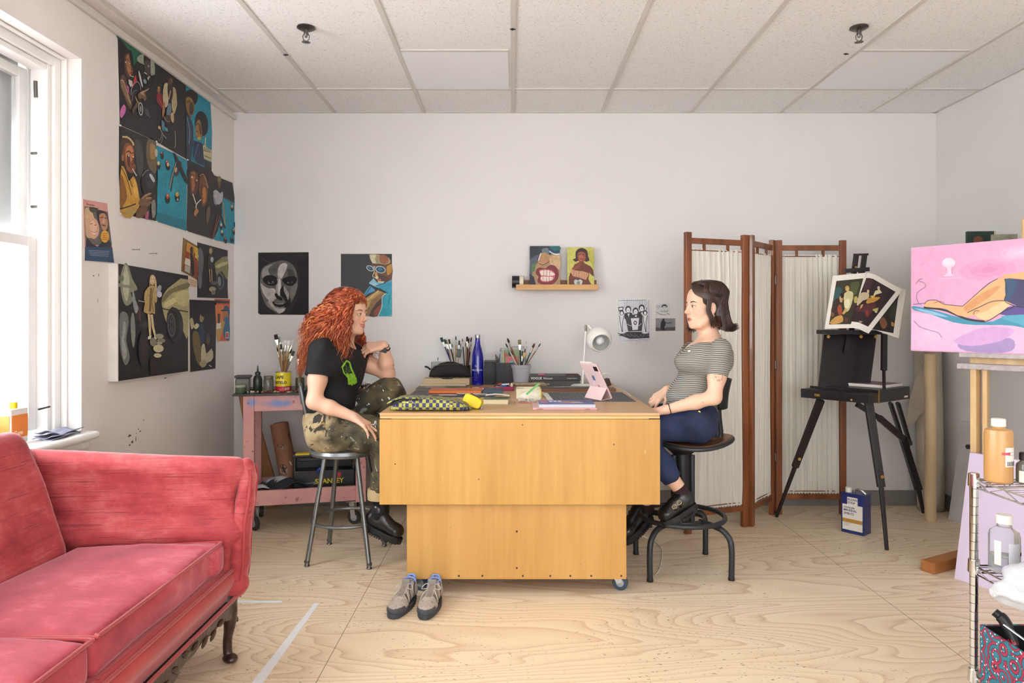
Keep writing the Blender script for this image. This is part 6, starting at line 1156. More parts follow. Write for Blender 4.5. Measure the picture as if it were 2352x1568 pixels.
def dm(ar):
    ar.poly('b08c66', [(1217,564),(1286,564),(1286,656),(1217,656)]); ar.poly('2b3340', [(1217,564),(1286,564),(1286,580),(1262,584),(1250,576),(1240,582),(1228,600),(1217,596)]); ar.poly('1f6a6e', [(1262,565),(1286,565),(1286,574),(1270,574)], 2); ar.poly('6a7a84', [(1244,572),(1258,568),(1262,580),(1250,586)], 2); ar.poly('54606a', [(1222,592),(1236,584),(1236,600),(1226,612),(1222,630),(1226,656),(1217,656),(1217,600)], 2); ar.poly('2c2a3c', [(1217,628),(1226,634),(1232,656),(1217,656)], 1); ar.poly('5a7a4e', [(1222,606),(1230,602),(1228,620),(1221,622)], 2)
    ar.poly('b98a60', [(1240,588),(1250,578),(1262,588),(1264,602),(1254,604),(1247,607),(1238,604),(1236,598)], 2); ar.line('e8ecf0', [(1236,598),(1240,588),(1243,580)], 1.8); ar.line('23406c', [(1234,596),(1238,586)], 1.6); ar.line('e0e8ee', [(1262,576),(1272,582),(1286,583)], 2.4); ar.line('27548c', [(1262,574),(1274,578),(1286,578)], 2); ar.line('5a3a28', [(1238,604),(1248,607),(1262,599)], 1.6); ar.poly('d0ac84', [(1264,588),(1286,586),(1286,618),(1276,610),(1264,606)], 2)
    ar.poly('7a2733', [(1232,618),(1240,613),(1252,615),(1262,608),(1272,608),(1280,616),(1283,630),(1279,642),(1270,650),(1256,654),(1242,651),(1234,644),(1237,634),(1231,628)], 3); ar.poly('c86a6e', [(1238,620),(1250,617),(1262,618),(1270,621),(1275,630),(1270,641),(1258,646),(1244,645),(1240,638),(1242,630)], 3); ar.poly('f0ddd0', [(1240,622),(1250,619),(1262,620),(1270,624),(1274,630),(1262,632),(1248,631),(1242,630)], 2); ar.poly('eed9cc', [(1243,634),(1256,634),(1270,635),(1266,642),(1250,644),(1243,641)], 2)
    for x in (1249, 1256, 1263): ar.line('8a3a40', [(x,618),(x-1,631)], .9); ar.line('8a3a40', [(x-2,634),(x-1,644)], .9)
small_pic('small_painting', 'small painting of a shouting mouth with dark red lips on the picture ledge', 'painting', 1217, 564, 1286, 656, dm, '1d1f26')
def dw(ar):
    ar.poly('c9c463', [(1303,567),(1364,567),(1364,656),(1303,656)]); ar.poly('b8b24e', [(1346,580),(1364,574),(1364,614),(1356,600)], 2); ar.poly('3a1f20', [(1322,578),(1330,570),(1340,569),(1349,575),(1351,588),(1354,597),(1346,600),(1342,598),(1328,598),(1322,600),(1315,594),(1322,592)], 2); ar.poly('9a5138', [(1327,580),(1336,577),(1344,580),(1345,592),(1340,600),(1334,602),(1328,596)], 2); ar.poly('b86848', [(1330,586),(1336,583),(1340,590),(1336,598),(1330,594)], 2); ar.line('2a1718', [(1329,584),(1333,583)], 1.3); ar.line('2a1718', [(1338,584),(1342,584)], 1.3); ar.ell('6a1f24', 1335, 594, 3, 1.2)
    ar.poly('6e3424', [(1331,600),(1340,600),(1344,604),(1356,610),(1362,618),(1364,634),(1356,628),(1354,624),(1351,640),(1360,656),(1306,656),(1306,636),(1312,618),(1320,606)], 1); ar.poly('8a4630', [(1326,604),(1334,603),(1330,614),(1318,618),(1314,614)], 2); ar.poly('d09a76', [(1312,616),(1322,620),(1340,622),(1352,626),(1350,634),(1345,641),(1330,636),(1316,633),(1310,624)], 1); 
    for k in range(6): ar.line('a86c4c', [(1318+k*6,621+k),(1317+k*6,634+k)], .9)
    ar.ell('4a4f4c', 1327, 648, 11, 9, 0); ar.poly('c9cdc6', [(1318,643),(1323,640),(1327,643),(1331,640),(1337,643),(1336,650),(1328,656),(1320,652)], 2); ar.ell('8a8f8a', 1328, 648, 3.4, 4.4)
small_pic('small_painting', 'small yellow painting of a dark-haired woman in a pink top on the picture ledge', 'painting', 1303, 567, 1364, 656, dw, None)
q = PB(1189, 650); q.y = DB-.05; z0 = P(1189, 662, q.y).z
tr = thing('tape_roll', 'black and white rolls of tape hanging at the left end of the picture ledge', 'tape roll', q); xa = P(1176, 650, q.y).x; xb = P(1193, 650, q.y).x; xc = P(1203, 650, q.y).x; zc = P(1189, 647, q.y).z
b = M().lathe((xa, q.y, zc), [(.02,0),(.041,0),(.041,xb-xa),(.02,xb-xa)], 30, axis=(1,0,0)); b.obj('black_roll', m_blk, tr, smooth=True); b = M().lathe((xb+.0003, q.y, zc), [(.02,0),(.041,0),(.041,xc-xb-.003),(.02,xc-xb-.003)], 30, axis=(1,0,0)); b.obj('cream_roll', mat('cream_tape', 'e6d8be', .5), tr, smooth=True); b = M().lathe((xc-.0025, q.y, zc), [(.02,0),(.041,0),(.041,.003),(.02,.003)], 30, axis=(1,0,0)); b.obj('black_side', m_blk, tr, smooth=True)
# ink drawing, small drawing, photo
m_ink = vmat('printed_ink')
def dink(ar):
    ar.poly('dddbe0', [(1418,686),(1492,686),(1496,787),(1419,787)]); ar.line('2a282c', [(1420,690),(1484,689)], .8)
    for k in range(13): ar.line('4a484c', [(1434+k*4.2,690),(1435+k*4,706)], .6, 0)
    ar.poly('2a282c', [(1420,770),(1440,762),(1490,762),(1491,776),(1446,778),(1430,772)])
    for i, (x, y) in enumerate([(1443,712),(1474,709),(1460,716)]):
        ar.ell('2a282c', x, y-2, 7, 8); ar.ell('e6e4e8', x, y, 4.6, 6); ar.poly('2a282c', [(x-10,y+8),(x+8,y+6),(x+10,y+20),(x-8,y+20)], 2); ar.poly('e6e4e8', [(x-2,y+8),(x+3,y+8),(x+1,y+16)]); ar.line('2a282c', [(x-2,y),(x+2,y)], .7)
    ar.poly('3a383c', [(1436,728),(1478,727),(1474,760),(1443,761)]); ar.poly('e6e4e8', [(1449,731),(1468,730),(1465,757),(1453,758)]); ar.ell('3a383c', 1459, 741, 4, 5); ar.ell('e6e4e8', 1459, 741, 2, 2.6); ar.line('e6e4e8', [(1440,744),(1450,748),(1466,748),(1474,742)], 1)
    for x in (1428, 1482): ar.poly('e6e4e8', [(x-6,722),(x+6,722),(x+4,756),(x-2,764),(x-5,750)], 2); ar.line('2a282c', [(x-5,724),(x-3,742),(x+1,762)], 1.4); ar.line('2a282c', [(x+5,724),(x+2,742),(x+2,762)], 1.4); ar.ell('2a282c', x, 718, 5, 6); ar.ell('e6e4e8', x, 719, 3, 4); ar.line('2a282c', [(x-2,712),(x-4,706)], 1.4); ar.line('2a282c', [(x+2,712),(x+4,706)], 1.4); ar.ell('2a282c', x, 765, 9, 3); ar.ell('e6e4e8', x, 764, 8, 2)
    ar.poly('2a282c', [(1420,705),(1432,704),(1431,714),(1421,715)]); ar.poly('e6e4e8', [(1422,707),(1430,706),(1430,711),(1422,712)])
    for k in range(22): ar.ell('2a282c', 1489.5+k*.08, 690+k*4.1, .8, .9, 0, 6)
    for k in range(40): x = 1428+(k*37) % 60; ar.line('8a888c', [(x, 765+(k*7) % 10), (x+3, 767+(k*5) % 8)], .5, 0)
    ar.line('3a383c', [(1436,782),(1441,783),(1444,781),(1462,782),(1466,780),(1488,780)], .5)
th = wall_pic('ink_drawing', 'spiral pad page with an ink drawing of figures round a table on the back wall', 'drawing', dink, pbw, None, edge=[(1416,686),(1493,684),(1496,785),(1419,788)], m=m_ink, side=m_paper)
def dsm(ar):
    ar.poly('d5d3d2', [(1506,697),(1538,695),(1540,724),(1505,725)]); ar.ell('3a383a', 1526, 704, 7, 5.5); ar.ell('dddbda', 1526, 708, 7.4, 6.6); ar.line('2a282c', [(1519,706),(1526,702),(1533,706)], 1.4); ar.ell('2a282c', 1523.5, 707, .8, 1.2); ar.ell('2a282c', 1528.5, 707, .8, 1.2); ar.line('2a282c', [(1523,711),(1526,712.5),(1529,711)], .8); ar.line('2a282c', [(1518,712),(1521,715),(1531,715),(1534,711)], .8); ar.ell('8a8888', 1512, 705, 3.4, 3.4); ar.ell('d5d3d2', 1512, 705, 2.4, 2.4); ar.line('2a282c', [(1507,716),(1518,722),(1530,723)], .9); ar.line('2a282c', [(1532,719),(1538,722)], .9)
wall_pic('ink_drawing', 'tiny cartoon ink sketch pinned above the small black and white photo', 'drawing', dsm, pbw, None, edge=[(1505,696),(1539,695),(1540,725),(1504,726)], m=m_ink, side=m_paper)
def dph(ar):
    ar.poly('dcdad8', [(1504,729),(1554,728),(1554,761),(1504,762)]); ar.poly('8f8c90', [(1506,731),(1551,731),(1551,752),(1506,753)]); ar.poly('5a5759', [(1506,751),(1520,753),(1551,750),(1551,759),(1506,760)], 0); ar.poly('2a282c', [(1519,738),(1523,735),(1527,738),(1529,744),(1526,752),(1528,758),(1521,758),(1517,750)], 2); ar.ell('2a282c', 1524, 734, 2.4, 3); ar.line('2a282c', [(1526,739),(1534,742),(1542,740)], 1.6)
wall_pic('photo_print', 'small black and white photo of a person aiming, pinned beside the folding screen', 'photo', dph, pbw, None, edge=[(1504,729),(1554,728),(1554,761),(1504,762)], m=m_ink, side=m_paper)
# ================================================================ folding screen
m_oak = wood('red_oak_stain', '5a3018', '8a4e28', 'Z', 7, .35, coat=.2)
t = NT('cream_curtain'); t.col(t.mix(1.0, 'efebe0', t.ramp(t.noise(t.co((6,6,.3)), 6, 3), [(.3, .94), (.7, 1.0)]), 'MULTIPLY')); t.b.inputs['Roughness'].default_value = .9; t.bump(t.noise(t.co((14,14,.6)), 9, 4), .5, .008)
tr_ = t.n('BsdfTranslucent'); tr_.inputs[0].default_value = (.85, .82, .75, 1); mx = t.n('MixShader'); mx.inputs[0].default_value = .25; ou = [n for n in t.t.nodes if n.type == 'OUTPUT_MATERIAL'][0]; t.l(t.b.outputs[0], mx.inputs[1]); t.l(tr_.outputs[0], mx.inputs[2]); t.l(mx.outputs[0], ou.inputs[0]); m_cur = t.m
scr = thing('folding_screen', 'three panel folding screen of brown wood with gathered cream curtains', 'screen', (1.55, 4.35, 0))
def panel(a, c, ph):
    a, c = Vector(a), Vector(c); d = (c-a).normalized(); nr = Vector((-d.y, d.x, 0)); rz = math.atan2(d.y, d.x); L = (c-a).length; HT = 1.785; w_ = .038
    root = M().box(a+d*w_/2+Vector((0,0,HT/2)), (w_, .03, HT), rz).obj('panel_post', m_oak, scr, bevel=.002)
    M().box(c-d*w_/2+Vector((0,0,HT/2)), (w_, .03, HT), rz).obj('panel_post', m_oak, scr, bevel=.002)
    for z, h_ in ((1.735, .034), (.115, .034)): M().box((a+c)/2+Vector((0,0,z)), (L-2*w_, .022, h_), rz).obj('panel_rail', m_oak, scr, bevel=.002)
    for z in (1.680, .150): M().cyl(a+d*w_+Vector((0,0,z)), c-d*w_+Vector((0,0,z)), .003, n=10).obj('curtain_rod', m_oak, scr, smooth=True)
    for k in (.3, .68): M().box(a+d*L*k+Vector((0,0,1.70)), (.014, .014, .04), rz).obj('rod_hook', m_oak, scr)
    n = int(L/.0042)
    def fn(u, v):
        z = 1.69-1.555*v; e = min(1, min(v, 1-v)*9+.25); wv = math.sin(u*L*150+ph+1.2*math.sin(u*9))+.55*math.sin(u*L*71+ph*2+.8*math.sin(v*3+u*8))+.3*math.sin(u*L*330); y = .0075*wv*e+.004*math.sin(v*5+u*6); 
        return a+d*(w_+.004+(L-2*w_-.008)*u)+nr*y+Vector((0,0,z+(.004*math.sin(u*L*260) if v in (0.0, 1.0) else 0)))
    M().grid(fn, n, 26).obj('curtain', m_cur, scr, smooth='all')
A_, B_, D_ = (1.018, 4.12, 0), (1.437, 4.275, 0), (2.170, 4.545, 0)
panel(A_, B_, 0); panel((1.452, 4.262, 0), (1.700, 4.550, 0), 1); panel((1.714, 4.545, 0), D_, 2)
for z in (.35, .95, 1.5):
    M().cyl((1.708, 4.530, z), (1.708, 4.530, z+.05), .005, n=8).obj('hinge', m_spr, scr); M().cyl((1.445, 4.292, z), (1.445, 4.292, z+.05), .005, n=8).obj('hinge', m_spr, scr)
# ================================================================ black french box easel
m_ebo = mat('black_stained_wood', '211a1d', .35, var=.35, nscale=20); m_ebs = mat('paint_spattered_black', '28242a', .4, var=.6, nscale=60); m_brs = mat('bright_brass', 'c29a4a', .3, .95, var=0)
C0 = Vector((2.022, 3.95, .785)); eL = (Vector((1.769, 4.288, .785))-C0).normalized(); eR = Vector((-eL.y, eL.x, 0))*-1; 
if eR.x < 0: eR = -eR
LL, LR = .42, .50; rz = math.atan2(eR.y, eR.x)
ez = thing('box_easel', 'black paint spattered box easel on three legs holding art prints', 'easel', (2.1, 4.2, 0))
def eb(r0, l0, z0, r1, l1, z1): return M().box(C0+eR*((r0+r1)/2)+eL*((l0+l1)/2)+Vector((0,0,(z0+z1)/2)), (r1-r0, l1-l0, z1-z0), rz)
eb(.11, 0, 0, LR, .32, .075).obj('paint_box', m_ebo, ez, bevel=.003); eb(0, 0, .004, .105, LL, .058).obj('drawer', m_ebs, ez, bevel=.003); eb(.105, .0, .012, .112, LL, .07).obj('drawer_front', m_ebo, ez)
eb(-.004, LL*.70, .02, .0, LL*.78, .035).obj('brass_pull', m_brs, ez); eb(.10, -.006, .0, .106, -.001, .075).obj('brass_hinge', m_brs, ez); eb(LR-.075, -.001, .012, LR-.03, 0, .022).obj('maker_plate', m_paper, ez)
for x, y in ((1878,907),(1955,918),(2000,922)): q = P(x, y, 3.99); M().ell(q+Vector((0,-.003,0)), .007, n=10).obj('brass_screw', m_brs, ez, smooth='all')
# lid board with slot, tray, mast
Yb = 4.28; T4 = [P(1893,768,Yb+.08), P(2014,768,Yb+.08), P(1998,893,Yb), P(1880,887,Yb)]
M().prism(T4, (.002, .014, 0)).obj('lid_board', m_ebo, ez, bevel=.001); M().prism([P(1945,770,Yb+.06), P(1957,770,Yb+.06), P(1951,808,Yb+.03), P(1939,808,Yb+.03)], (0,.006,0)).obj('mast_slot', m_ebs, ez)
M().bar(P(1882, 762, Yb+.04), P(2018, 763, Yb+.04), .09, .026).obj('canvas_tray', m_ebs, ez, bevel=.003)
for x in (1903, 1978, 2012): q = P(x, 773, Yb); M().lathe(q, [(.010,0),(.004,.006),(.004,.02)], 10, axis=(0,1,0)).obj('wing_nut', m_brs, ez)
for dx in (0, 19): M().bar(P(1961+dx, 628, 4.26), P(1967+dx, 583, 4.26), .028, .016, up=(0,1,0)).obj('mast', m_ebo, ez)
M().bar(P(1961, 585, 4.26), P(1994, 584, 4.26), .014, .012).obj('mast_top', m_ebo, ez)
M().bar(P(1954, 770, 4.44), P(1978, 625, 4.29), .03, .014, up=(0,1,0)).obj('mast', m_ebo, ez); M().bar(P(1940, 622, 4.25), P(1996, 618, 4.25), .02, .024).obj('mast_clamp', m_ebs, ez, bevel=.002)
M().lathe(P(1966, 615, 4.235), [(.009,0),(.005,.01)], 10).obj('wing_nut', m_brs, ez)
M().bar(P(2030, 850, 4.12), P(2031, 768, 4.20), .030, .02, up=(0,1,0)).obj('support_strut', m_ebo, ez); M().bar(P(2031, 903, 4.08), P(2030, 850, 4.12), .014, .012, up=(0,1,0)).obj('support_strut', m_ebo, ez)
def leg3(top, mid, foot, w0=.045):
    M().bar(top, mid, w0, .026, up=(0,1,0), w2=w0*.86).obj('leg', m_ebo, ez, bevel=.002); d = (foot-mid).normalized(); M().bar(mid-d*.06, foot, .024, .018, up=(0,1,0), w2=.016).obj('leg_extension', m_ebo, ez, bevel=.002)
    q = mid-d*.06; M().lathe(q+Vector((0,-.022,0)), [(.010,0),(.006,.008),(.006,.012)], 12, axis=(0,1,0)).obj('wing_nut', m_brs, ez)
f1 = PZ(1783, 1187); t1 = P(1885, 918, 4.22); m1 = P(1826, 1072, 4.38); leg3(t1, m1, f1)
f2 = PZ(2037, 1263); t2_ = P(1995, 924, 4.00); m2 = P(2024, 1118, 3.90); leg3(t2_, m2, f2)
f3 = PZ(2121, 1178); m3 = P(2110, 1124, 4.56); M().bar(P(2073, 1005, 4.50), m3, .04, .03, up=(0,1,0)).obj('leg', m_ebo, ez); M().bar(P(2045, 925, 4.42), P(2076, 1020, 4.57), .018, .026, up=(0,1,0)).obj('leg', m_ebo, ez); M().bar(P(2062, 925, 4.42), P(2090, 1020, 4.57), .018, .026, up=(0,1,0)).obj('leg', m_ebo, ez); M().bar(m3, f3, .024, .018, up=(0,1,0), w2=.014).obj('leg_extension', m_ebo, ez)
M().bar(P(1968, 928, 4.08), P(2030, 966, 4.28), .03, .014, up=(0,1,0)).obj('brace', m_ebo, ez); M().bar(P(2020, 960, 4.25), P(2090, 1020, 4.56), .04, .016, up=(0,1,0)).obj('brace', m_ebo, ez)
lo = C0+Vector((0,0,.0765)); b = M(); b.box(lo+eR*.36+eL*.16+Vector((0,0,.008)), (.25, .25, .016), rz); pd = thing('paper_pad', 'pad of white paper with a purple painted top sheet on the black easel box', 'pad', lo+eR*.3+eL*.2); b.obj('pages', m_paper, pd); M().box(lo+eR*.36+eL*.16+Vector((0,0,.0168)), (.24, .24, .001), rz).obj('top_sheet', mat('purple_wash', '9a6f86', .6, var=.4, nscale=14), pd)
# prints on the easel
def sheet(name, lab, Yp, outer, draw, dy=0, curl=0):
    th = thing(name, lab, 'print', P(outer[0][0], outer[0][1], Yp), 'art prints on the black easel'); cy = sum(p[1] for p in outer)/len(outer); pj = lambda x, y, o=0: P(x, y, Yp+dy*(cy-y)/100-o)
    b = M(); b.prism([pj(x, y) for x, y in outer], (0, .0009, 0)); b.obj('sheet', m_paper, th); ar = Art(lambda x, y, o: pj(x, y, o)); draw(ar); ar.m.obj('picture', m_ink, th)
def s3(ar):
    ar.poly('2d2a28', [(2000,755),(2030,700),(2067,670),(2062,690),(2052,765)]); ar.poly('8a5a38', [(2020,735),(2030,728),(2038,745),(2030,755),(2024,750)], 2); ar.poly('b8843c', [(2047,738),(2054,742),(2053,750),(2047,748)], 1); ar.poly('35402e', [(2046,705),(2058,690),(2054,730),(2044,726)], 2)
sheet('art_print', 'dark print hanging lowest, behind the other two prints on the black easel', 4.215, [(2010,640),(2081,666),(2064,777),(2003,755),(1998,700)], s3, .03)
def s1(ar):
    ar.poly('3a3626', [(1921,645),(1983,639),(1955,744),(1904,745)]); ar.poly('2f5a58', [(1921,660),(1934,664),(1930,684),(1914,696)], 2); ar.poly('565a34', [(1955,650),(1974,648),(1966,676),(1954,670)], 3); ar.poly('3a2420', [(1914,694),(1926,684),(1930,700),(1926,722),(1908,726)], 2); ar.ell('c09a4c', 1946, 662, 5, 6.4); ar.ell('d4b070', 1947, 665, 3.6, 4.6); ar.poly('d2c894', [(1939,674),(1952,668),(1960,674),(1958,690),(1953,706),(1946,716),(1940,708),(1938,690)], 2); ar.poly('ece4c0', [(1941,690),(1950,686),(1952,700),(1946,710),(1940,704)], 2); ar.poly('c8a868', [(1942,706),(1948,712),(1938,722),(1934,720)], 1); ar.poly('c9a070', [(1929,680),(1936,682),(1934,694),(1929,692)], 2); ar.poly('2a1a18', [(1930,674),(1938,672),(1938,682),(1932,684)], 2); ar.poly('a04a30', [(1926,700),(1933,702),(1934,720),(1928,724),(1923,712)], 2); ar.poly('c99a50', [(1905,742),(1918,728),(1934,724),(1936,738),(1920,744)], 2); ar.poly('b8a858', [(1961,684),(1968,680),(1970,692),(1963,696)], 2)
    for (x, y, c, r) in ((1912,722,'7a5a2c',4),(1944,734,'6a3a2c',4),(1960,706,'4a2c24',5)): ar.ell(c, x, y, r, r*1.3)
sheet('art_print', 'left print of a robed standing figure in a landscape on the black easel', 4.205, [(1913,633),(1990,626),(1985,650),(1957,753),(1894,755)], s1, .03)
def s2(ar):
    ar.poly('2e2024', [(1990,638),(2005,640),(2057,670),(1994,750),(1972,740),(1955,738),(1962,710)]); ar.poly('4a2a30', [(1990,640),(2004,642),(1998,664),(1984,664)], 3); ar.poly('c9b898', [(1974,676),(1984,671),(1996,674),(1994,686),(1982,690),(1970,702),(1968,694)], 2); ar.ell('d8c08c', 1994, 669, 2.6, 4); ar.poly('d8cfae', [(2010,668),(2020,664),(2026,672),(2016,675),(2006,678)], 1); ar.ell('d8c8a0', 2018, 661, 3, 4); ar.poly('c8943c', [(1990,692),(1996,684),(2012,682),(2022,683),(2014,690),(2000,697),(1990,696)], 2); ar.poly('d8b060', [(1998,680),(2012,676),(2006,686)], 1); ar.poly('5a2a30', [(1966,706),(1984,700),(2008,694),(2012,706),(1998,722),(1992,728),(1984,716),(1968,714)], 3); ar.poly('c89a60', [(1977,700),(1983,698),(1980,706),(1975,710)], 1); ar.poly('8a3030', [(1988,712),(1996,712),(1994,728),(1988,724)], 1); ar.poly('b8ae60', [(2004,710),(2018,706),(2016,714),(2006,714)], 1); ar.ell('d8c8b8', 2012, 716, 3, 2)
    ar.poly('b89c70', [(1972,736),(1982,738),(1976,742)], 1)
sheet('art_print', 'tilted dark print of reclining figures lying over the left print on the black easel', 4.195, [(1992,626),(2010,630),(2073,666),(1995,766),(1972,755),(1952,752)], s2, .03)
# ================================================================ blue mineral spirits can
m_blue = mat('blue_enamel', '22306e', .25, var=.08); q0 = PZ(1985, 1232); dl = Vector((-.085, .10, 0)).normalized(); dr = Vector((dl.y, -dl.x, 0)); 
if dr.x < 0: dr = -dr
bc = thing('solvent_can', 'blue metal solvent can with a white label on the floor by the screen', 'can', q0+Vector((0,.06,0))); WL, WR, HC = .135, .095, .235; rz = math.atan2(dr.y, dr.x)
M().box(q0+dl*WL/2+dr*WR/2+Vector((0,0,HC/2)), (WR, WL, HC), rz).obj('can_body', m_blue, bc, bevel=.004)
M().box(q0+dl*WL/2+dr*WR/2+Vector((0,0,HC-.001)), (WR+.004, WL+.004, .006), rz).obj('rim', m_blue, bc, bevel=.001)
M().box(q0+dl*WL/2-dr*.0006+Vector((0,0,.095)), (.0008, WL*.86, .15), rz).obj('label', m_paper, bc); M().box(q0+dl*WL/2-dr*.0012+Vector((0,0,.075)), (.0008, WL*.86, .022), rz).obj('gold_stripe', mat('ochre_print', 'b98a3a', .4), bc)
def can_text(s_, sz, z, m, off=.0018, k=.88): text(s_, sz, q0+dl*WL*k-dr*off+Vector((0,0,z)), -dl, (0,0,1), m, bc, bold=.0002)
M().box(q0+dl*WL/2-dr*.0014+Vector((0,0,.19)), (.001, .06, .05), rz).obj('logo_block', m_paper, bc)
can_text('KLEAN', .018, .195, m_blue, .0024, .70); can_text('STRIP', .018, .176, m_blue, .0024, .70); can_text('ODORLESS', .013, .148, m_blue); can_text('MINERAL', .019, .130, m_blue); can_text('SPIRITS', .019, .110, m_blue); can_text('------------------\n---------------\n------------', .007, .058, m_blue)
M().cyl(q0+dl*.105+dr*.035+Vector((0,0,HC)), q0+dl*.105+dr*.035+Vector((0,0,HC+.03)), .018, n=20).obj('cap', m_paper, bc, bevel=.002)
M().tube(spline([q0+dl*.08+dr*.05+Vector((0,0,HC)), q0+dl*.07+dr*.05+Vector((0,0,HC+.018)), q0+dl*.04+dr*.05+Vector((0,0,HC+.02)), q0+dl*.01+dr*.05+Vector((0,0,HC))]), .007, 8).obj('handle', m_steel, bc, smooth=True)
# ================================================================ rolls in the corner
m_raw = mat('raw_linen_roll', 'b9ad9b', .85, var=.15, nscale=9, bump=.3, bscale=120); m_tan = mat('tan_card_tube', 'cdb48c', .7, var=.08)
q = PZ(2137, 1195); one(M().lathe(q, [(.02,.002),(.033,0),(.0335,1.0),(.033,1.05),(.02,1.05)], 30), 'cardboard_tube', m_tan, 'slim tan cardboard tube standing on the floor left of the wooden easel', 'tube', smooth=True)
q = Vector((2.785, 4.65, 0))
def rollf(u, v):
    a = 2*math.pi*v*1.12; z = .002+1.75*u; r = .078+.012*v+.004*math.sin(5*u+3*a)-.03*(u > .62)*min(1, (u-.62)*6); return (q.x-.02*u+r*math.cos(a+1.0), q.y+r*.8*math.sin(a+1.0), z)
cr_ = thing('canvas_roll', 'tall beige roll of raw canvas standing in the right corner', 'roll', q); M().grid(rollf, 40, 44).obj('rolled_canvas', m_raw, cr_, smooth='all', solid=.002)
M().grid(lambda u, v: (q.x-.06-.16*u*(.3+v*.7), q.y-.10+.03*math.sin(3*v), 1.10-.45*v-.10*u*u+.02*math.sin(7*u)), 14, 14).obj('loose_flap', m_raw, cr_, smooth='all', solid=.002)
# ================================================================ wooden easel with the pink painting
m_beech = wood('beech_easel', 'c9a06a', 'e3c391', 'Z', 6); m_beechx = mat('paint_smeared_rail', 'c3b8b8', .5, var=.35, nscale=40)
PA = Vector((2.161, 3.75, 0)); pd_ = (Vector((2.446, 3.333, 0))-PA).normalized(); pn = Vector((pd_.y, -pd_.x, 0)); 
if pn.y > 0: pn = -pn
WP = 1.0; zb, zt_ = 1.099, 1.650
st_ = thing('wooden_easel', 'tall light wooden studio easel carrying the large pink painting', 'easel', PA+pd_*.4)
def ep(s_, n_, z): return PA+pd_*s_+pn*n_+Vector((0,0,z))
def post(s_, n_, z0, z1, wd=.03, dp=.045, m=None, name='upright'): return M().bar(ep(s_, n_, z0), ep(s_, n_, z1), wd, dp, up=pn).obj(name, m or m_beech, st_, bevel=.002)
post(.285, -.03, .08, 1.02, .028, .06); post(.325, -.045, .08, 1.02, .022, .03); post(.62, -.03, .08, 1.05); post(.70, -.03, .08, 1.05)
b = M().bar(ep(.22, .0, 1.03), ep(1.0, .0, 1.03), .05, .028); b.obj('lower_shelf', m_beechx, st_, bevel=.002); M().bar(ep(.26, -.035, 1.065), ep(1.0, -.035, 1.065), .02, .07).obj('shelf_back', m_beech, st_); M().bar(ep(.24, .012, 1.088), ep(1.0, .012, 1.088), .075, .022).obj('canvas_rest', m_beechx, st_, bevel=.002)
m_sc = mat('yellow_steel', 'b9b28a', .35, .7); b = M()
for k in range(10): b.bar(ep(.645, -.03, .50+.05*k), ep(.672, -.03, .53+.05*k), .03, .003, up=pn)
b.bar(ep(.66, -.05, .45), ep(.66, -.05, 1.02), .03, .004, up=pn); b.obj('ratchet_strip', m_sc, st_); M().lathe(ep(.62, -.005, 1.0), [(.010,0),(.010,.02),(.014,.022),(.014,.03)], 16, axis=pn).obj('metal_knob', m_spr, st_)
M().bar(ep(.64, -.06, 1.2), ep(.64, -.06, 2.42), .16, .03, up=pn).obj('mast', wood('mast_board', 'a8733c', 'd19a5c', 'Z', 5), st_, bevel=.006); M().box(ep(.60, -.03, 1.70), (.22, .05, .10), math.atan2(pd_.y, pd_.x)).obj('mast_clamp', m_beech, st_, bevel=.008)
kb = M()
for k in range(5): a = k*2*math.pi/5; kb.cyl(ep(.535, .0, 1.705)+(pd_*math.cos(a)+Vector((0,0,math.sin(a))))*.012, ep(.535, .02, 1.705)+(pd_*math.cos(a)+Vector((0,0,math.sin(a))))*.012, .009, n=10)
kb.cyl(ep(.535, -.01, 1.705), ep(.535, .02, 1.705), .012, n=12); kb.obj('star_knob', m_blk, st_)
q = PZ(2150, 1318); M().box(q+Vector((.12, .10, .028)), (.34, .07, .056), R_(28)).obj('foot', wood('foot_wood', '9a6030', 'b87a44', 'X', 5), st_, bevel=.003); M().bar(ep(.22, -.06, .06), ep(.95, -.06, .06), .05, .05).obj('base_rail', m_beech, st_)
M().bar(ep(.30, -.10, .62), ep(.36, -.10, .40), .03, .014, up=pn).obj('hinged_arm', m_beech, st_, bevel=.004); M().cyl(ep(.268, -.02, .62), ep(.258, -.0, .62), .012, n=10).obj('knob', m_blk, st_)
pk = thing('pink_painting', 'large pink painting of reclining legs on the light wooden easel', 'painting', ep(.5, .03, zb)); a_ = ep(0, .0, zt_); sc_x = WP/100.
b = M(); b.prism([ep(0,.035,zb), ep(WP,.035,zb), ep(WP,.035,zt_), ep(0,.035,zt_)], -pn*.03); b.obj('stretched_canvas', mat('pale_canvas_side', 'd9c3cc', .7), pk)
def pinkmap(x, y, o):   # photo column/row to the plane of the painting
    dx, dz = (x-CX)/F, -(y-CY)/F; o0 = ep(0, .0352, 0); den = dx*pd_.y-pd_.x; s_ = (o0.x-dx*o0.y)/den; Yq = o0.y+pd_.y*s_; return Vector((o0.x+pd_.x*s_, Yq, EH+dz*Yq))+pn*o
ar = Art(lambda x, y, o: pinkmap(x, y, o)); R2 = lambda x: pinkmap(x, 600, 0)
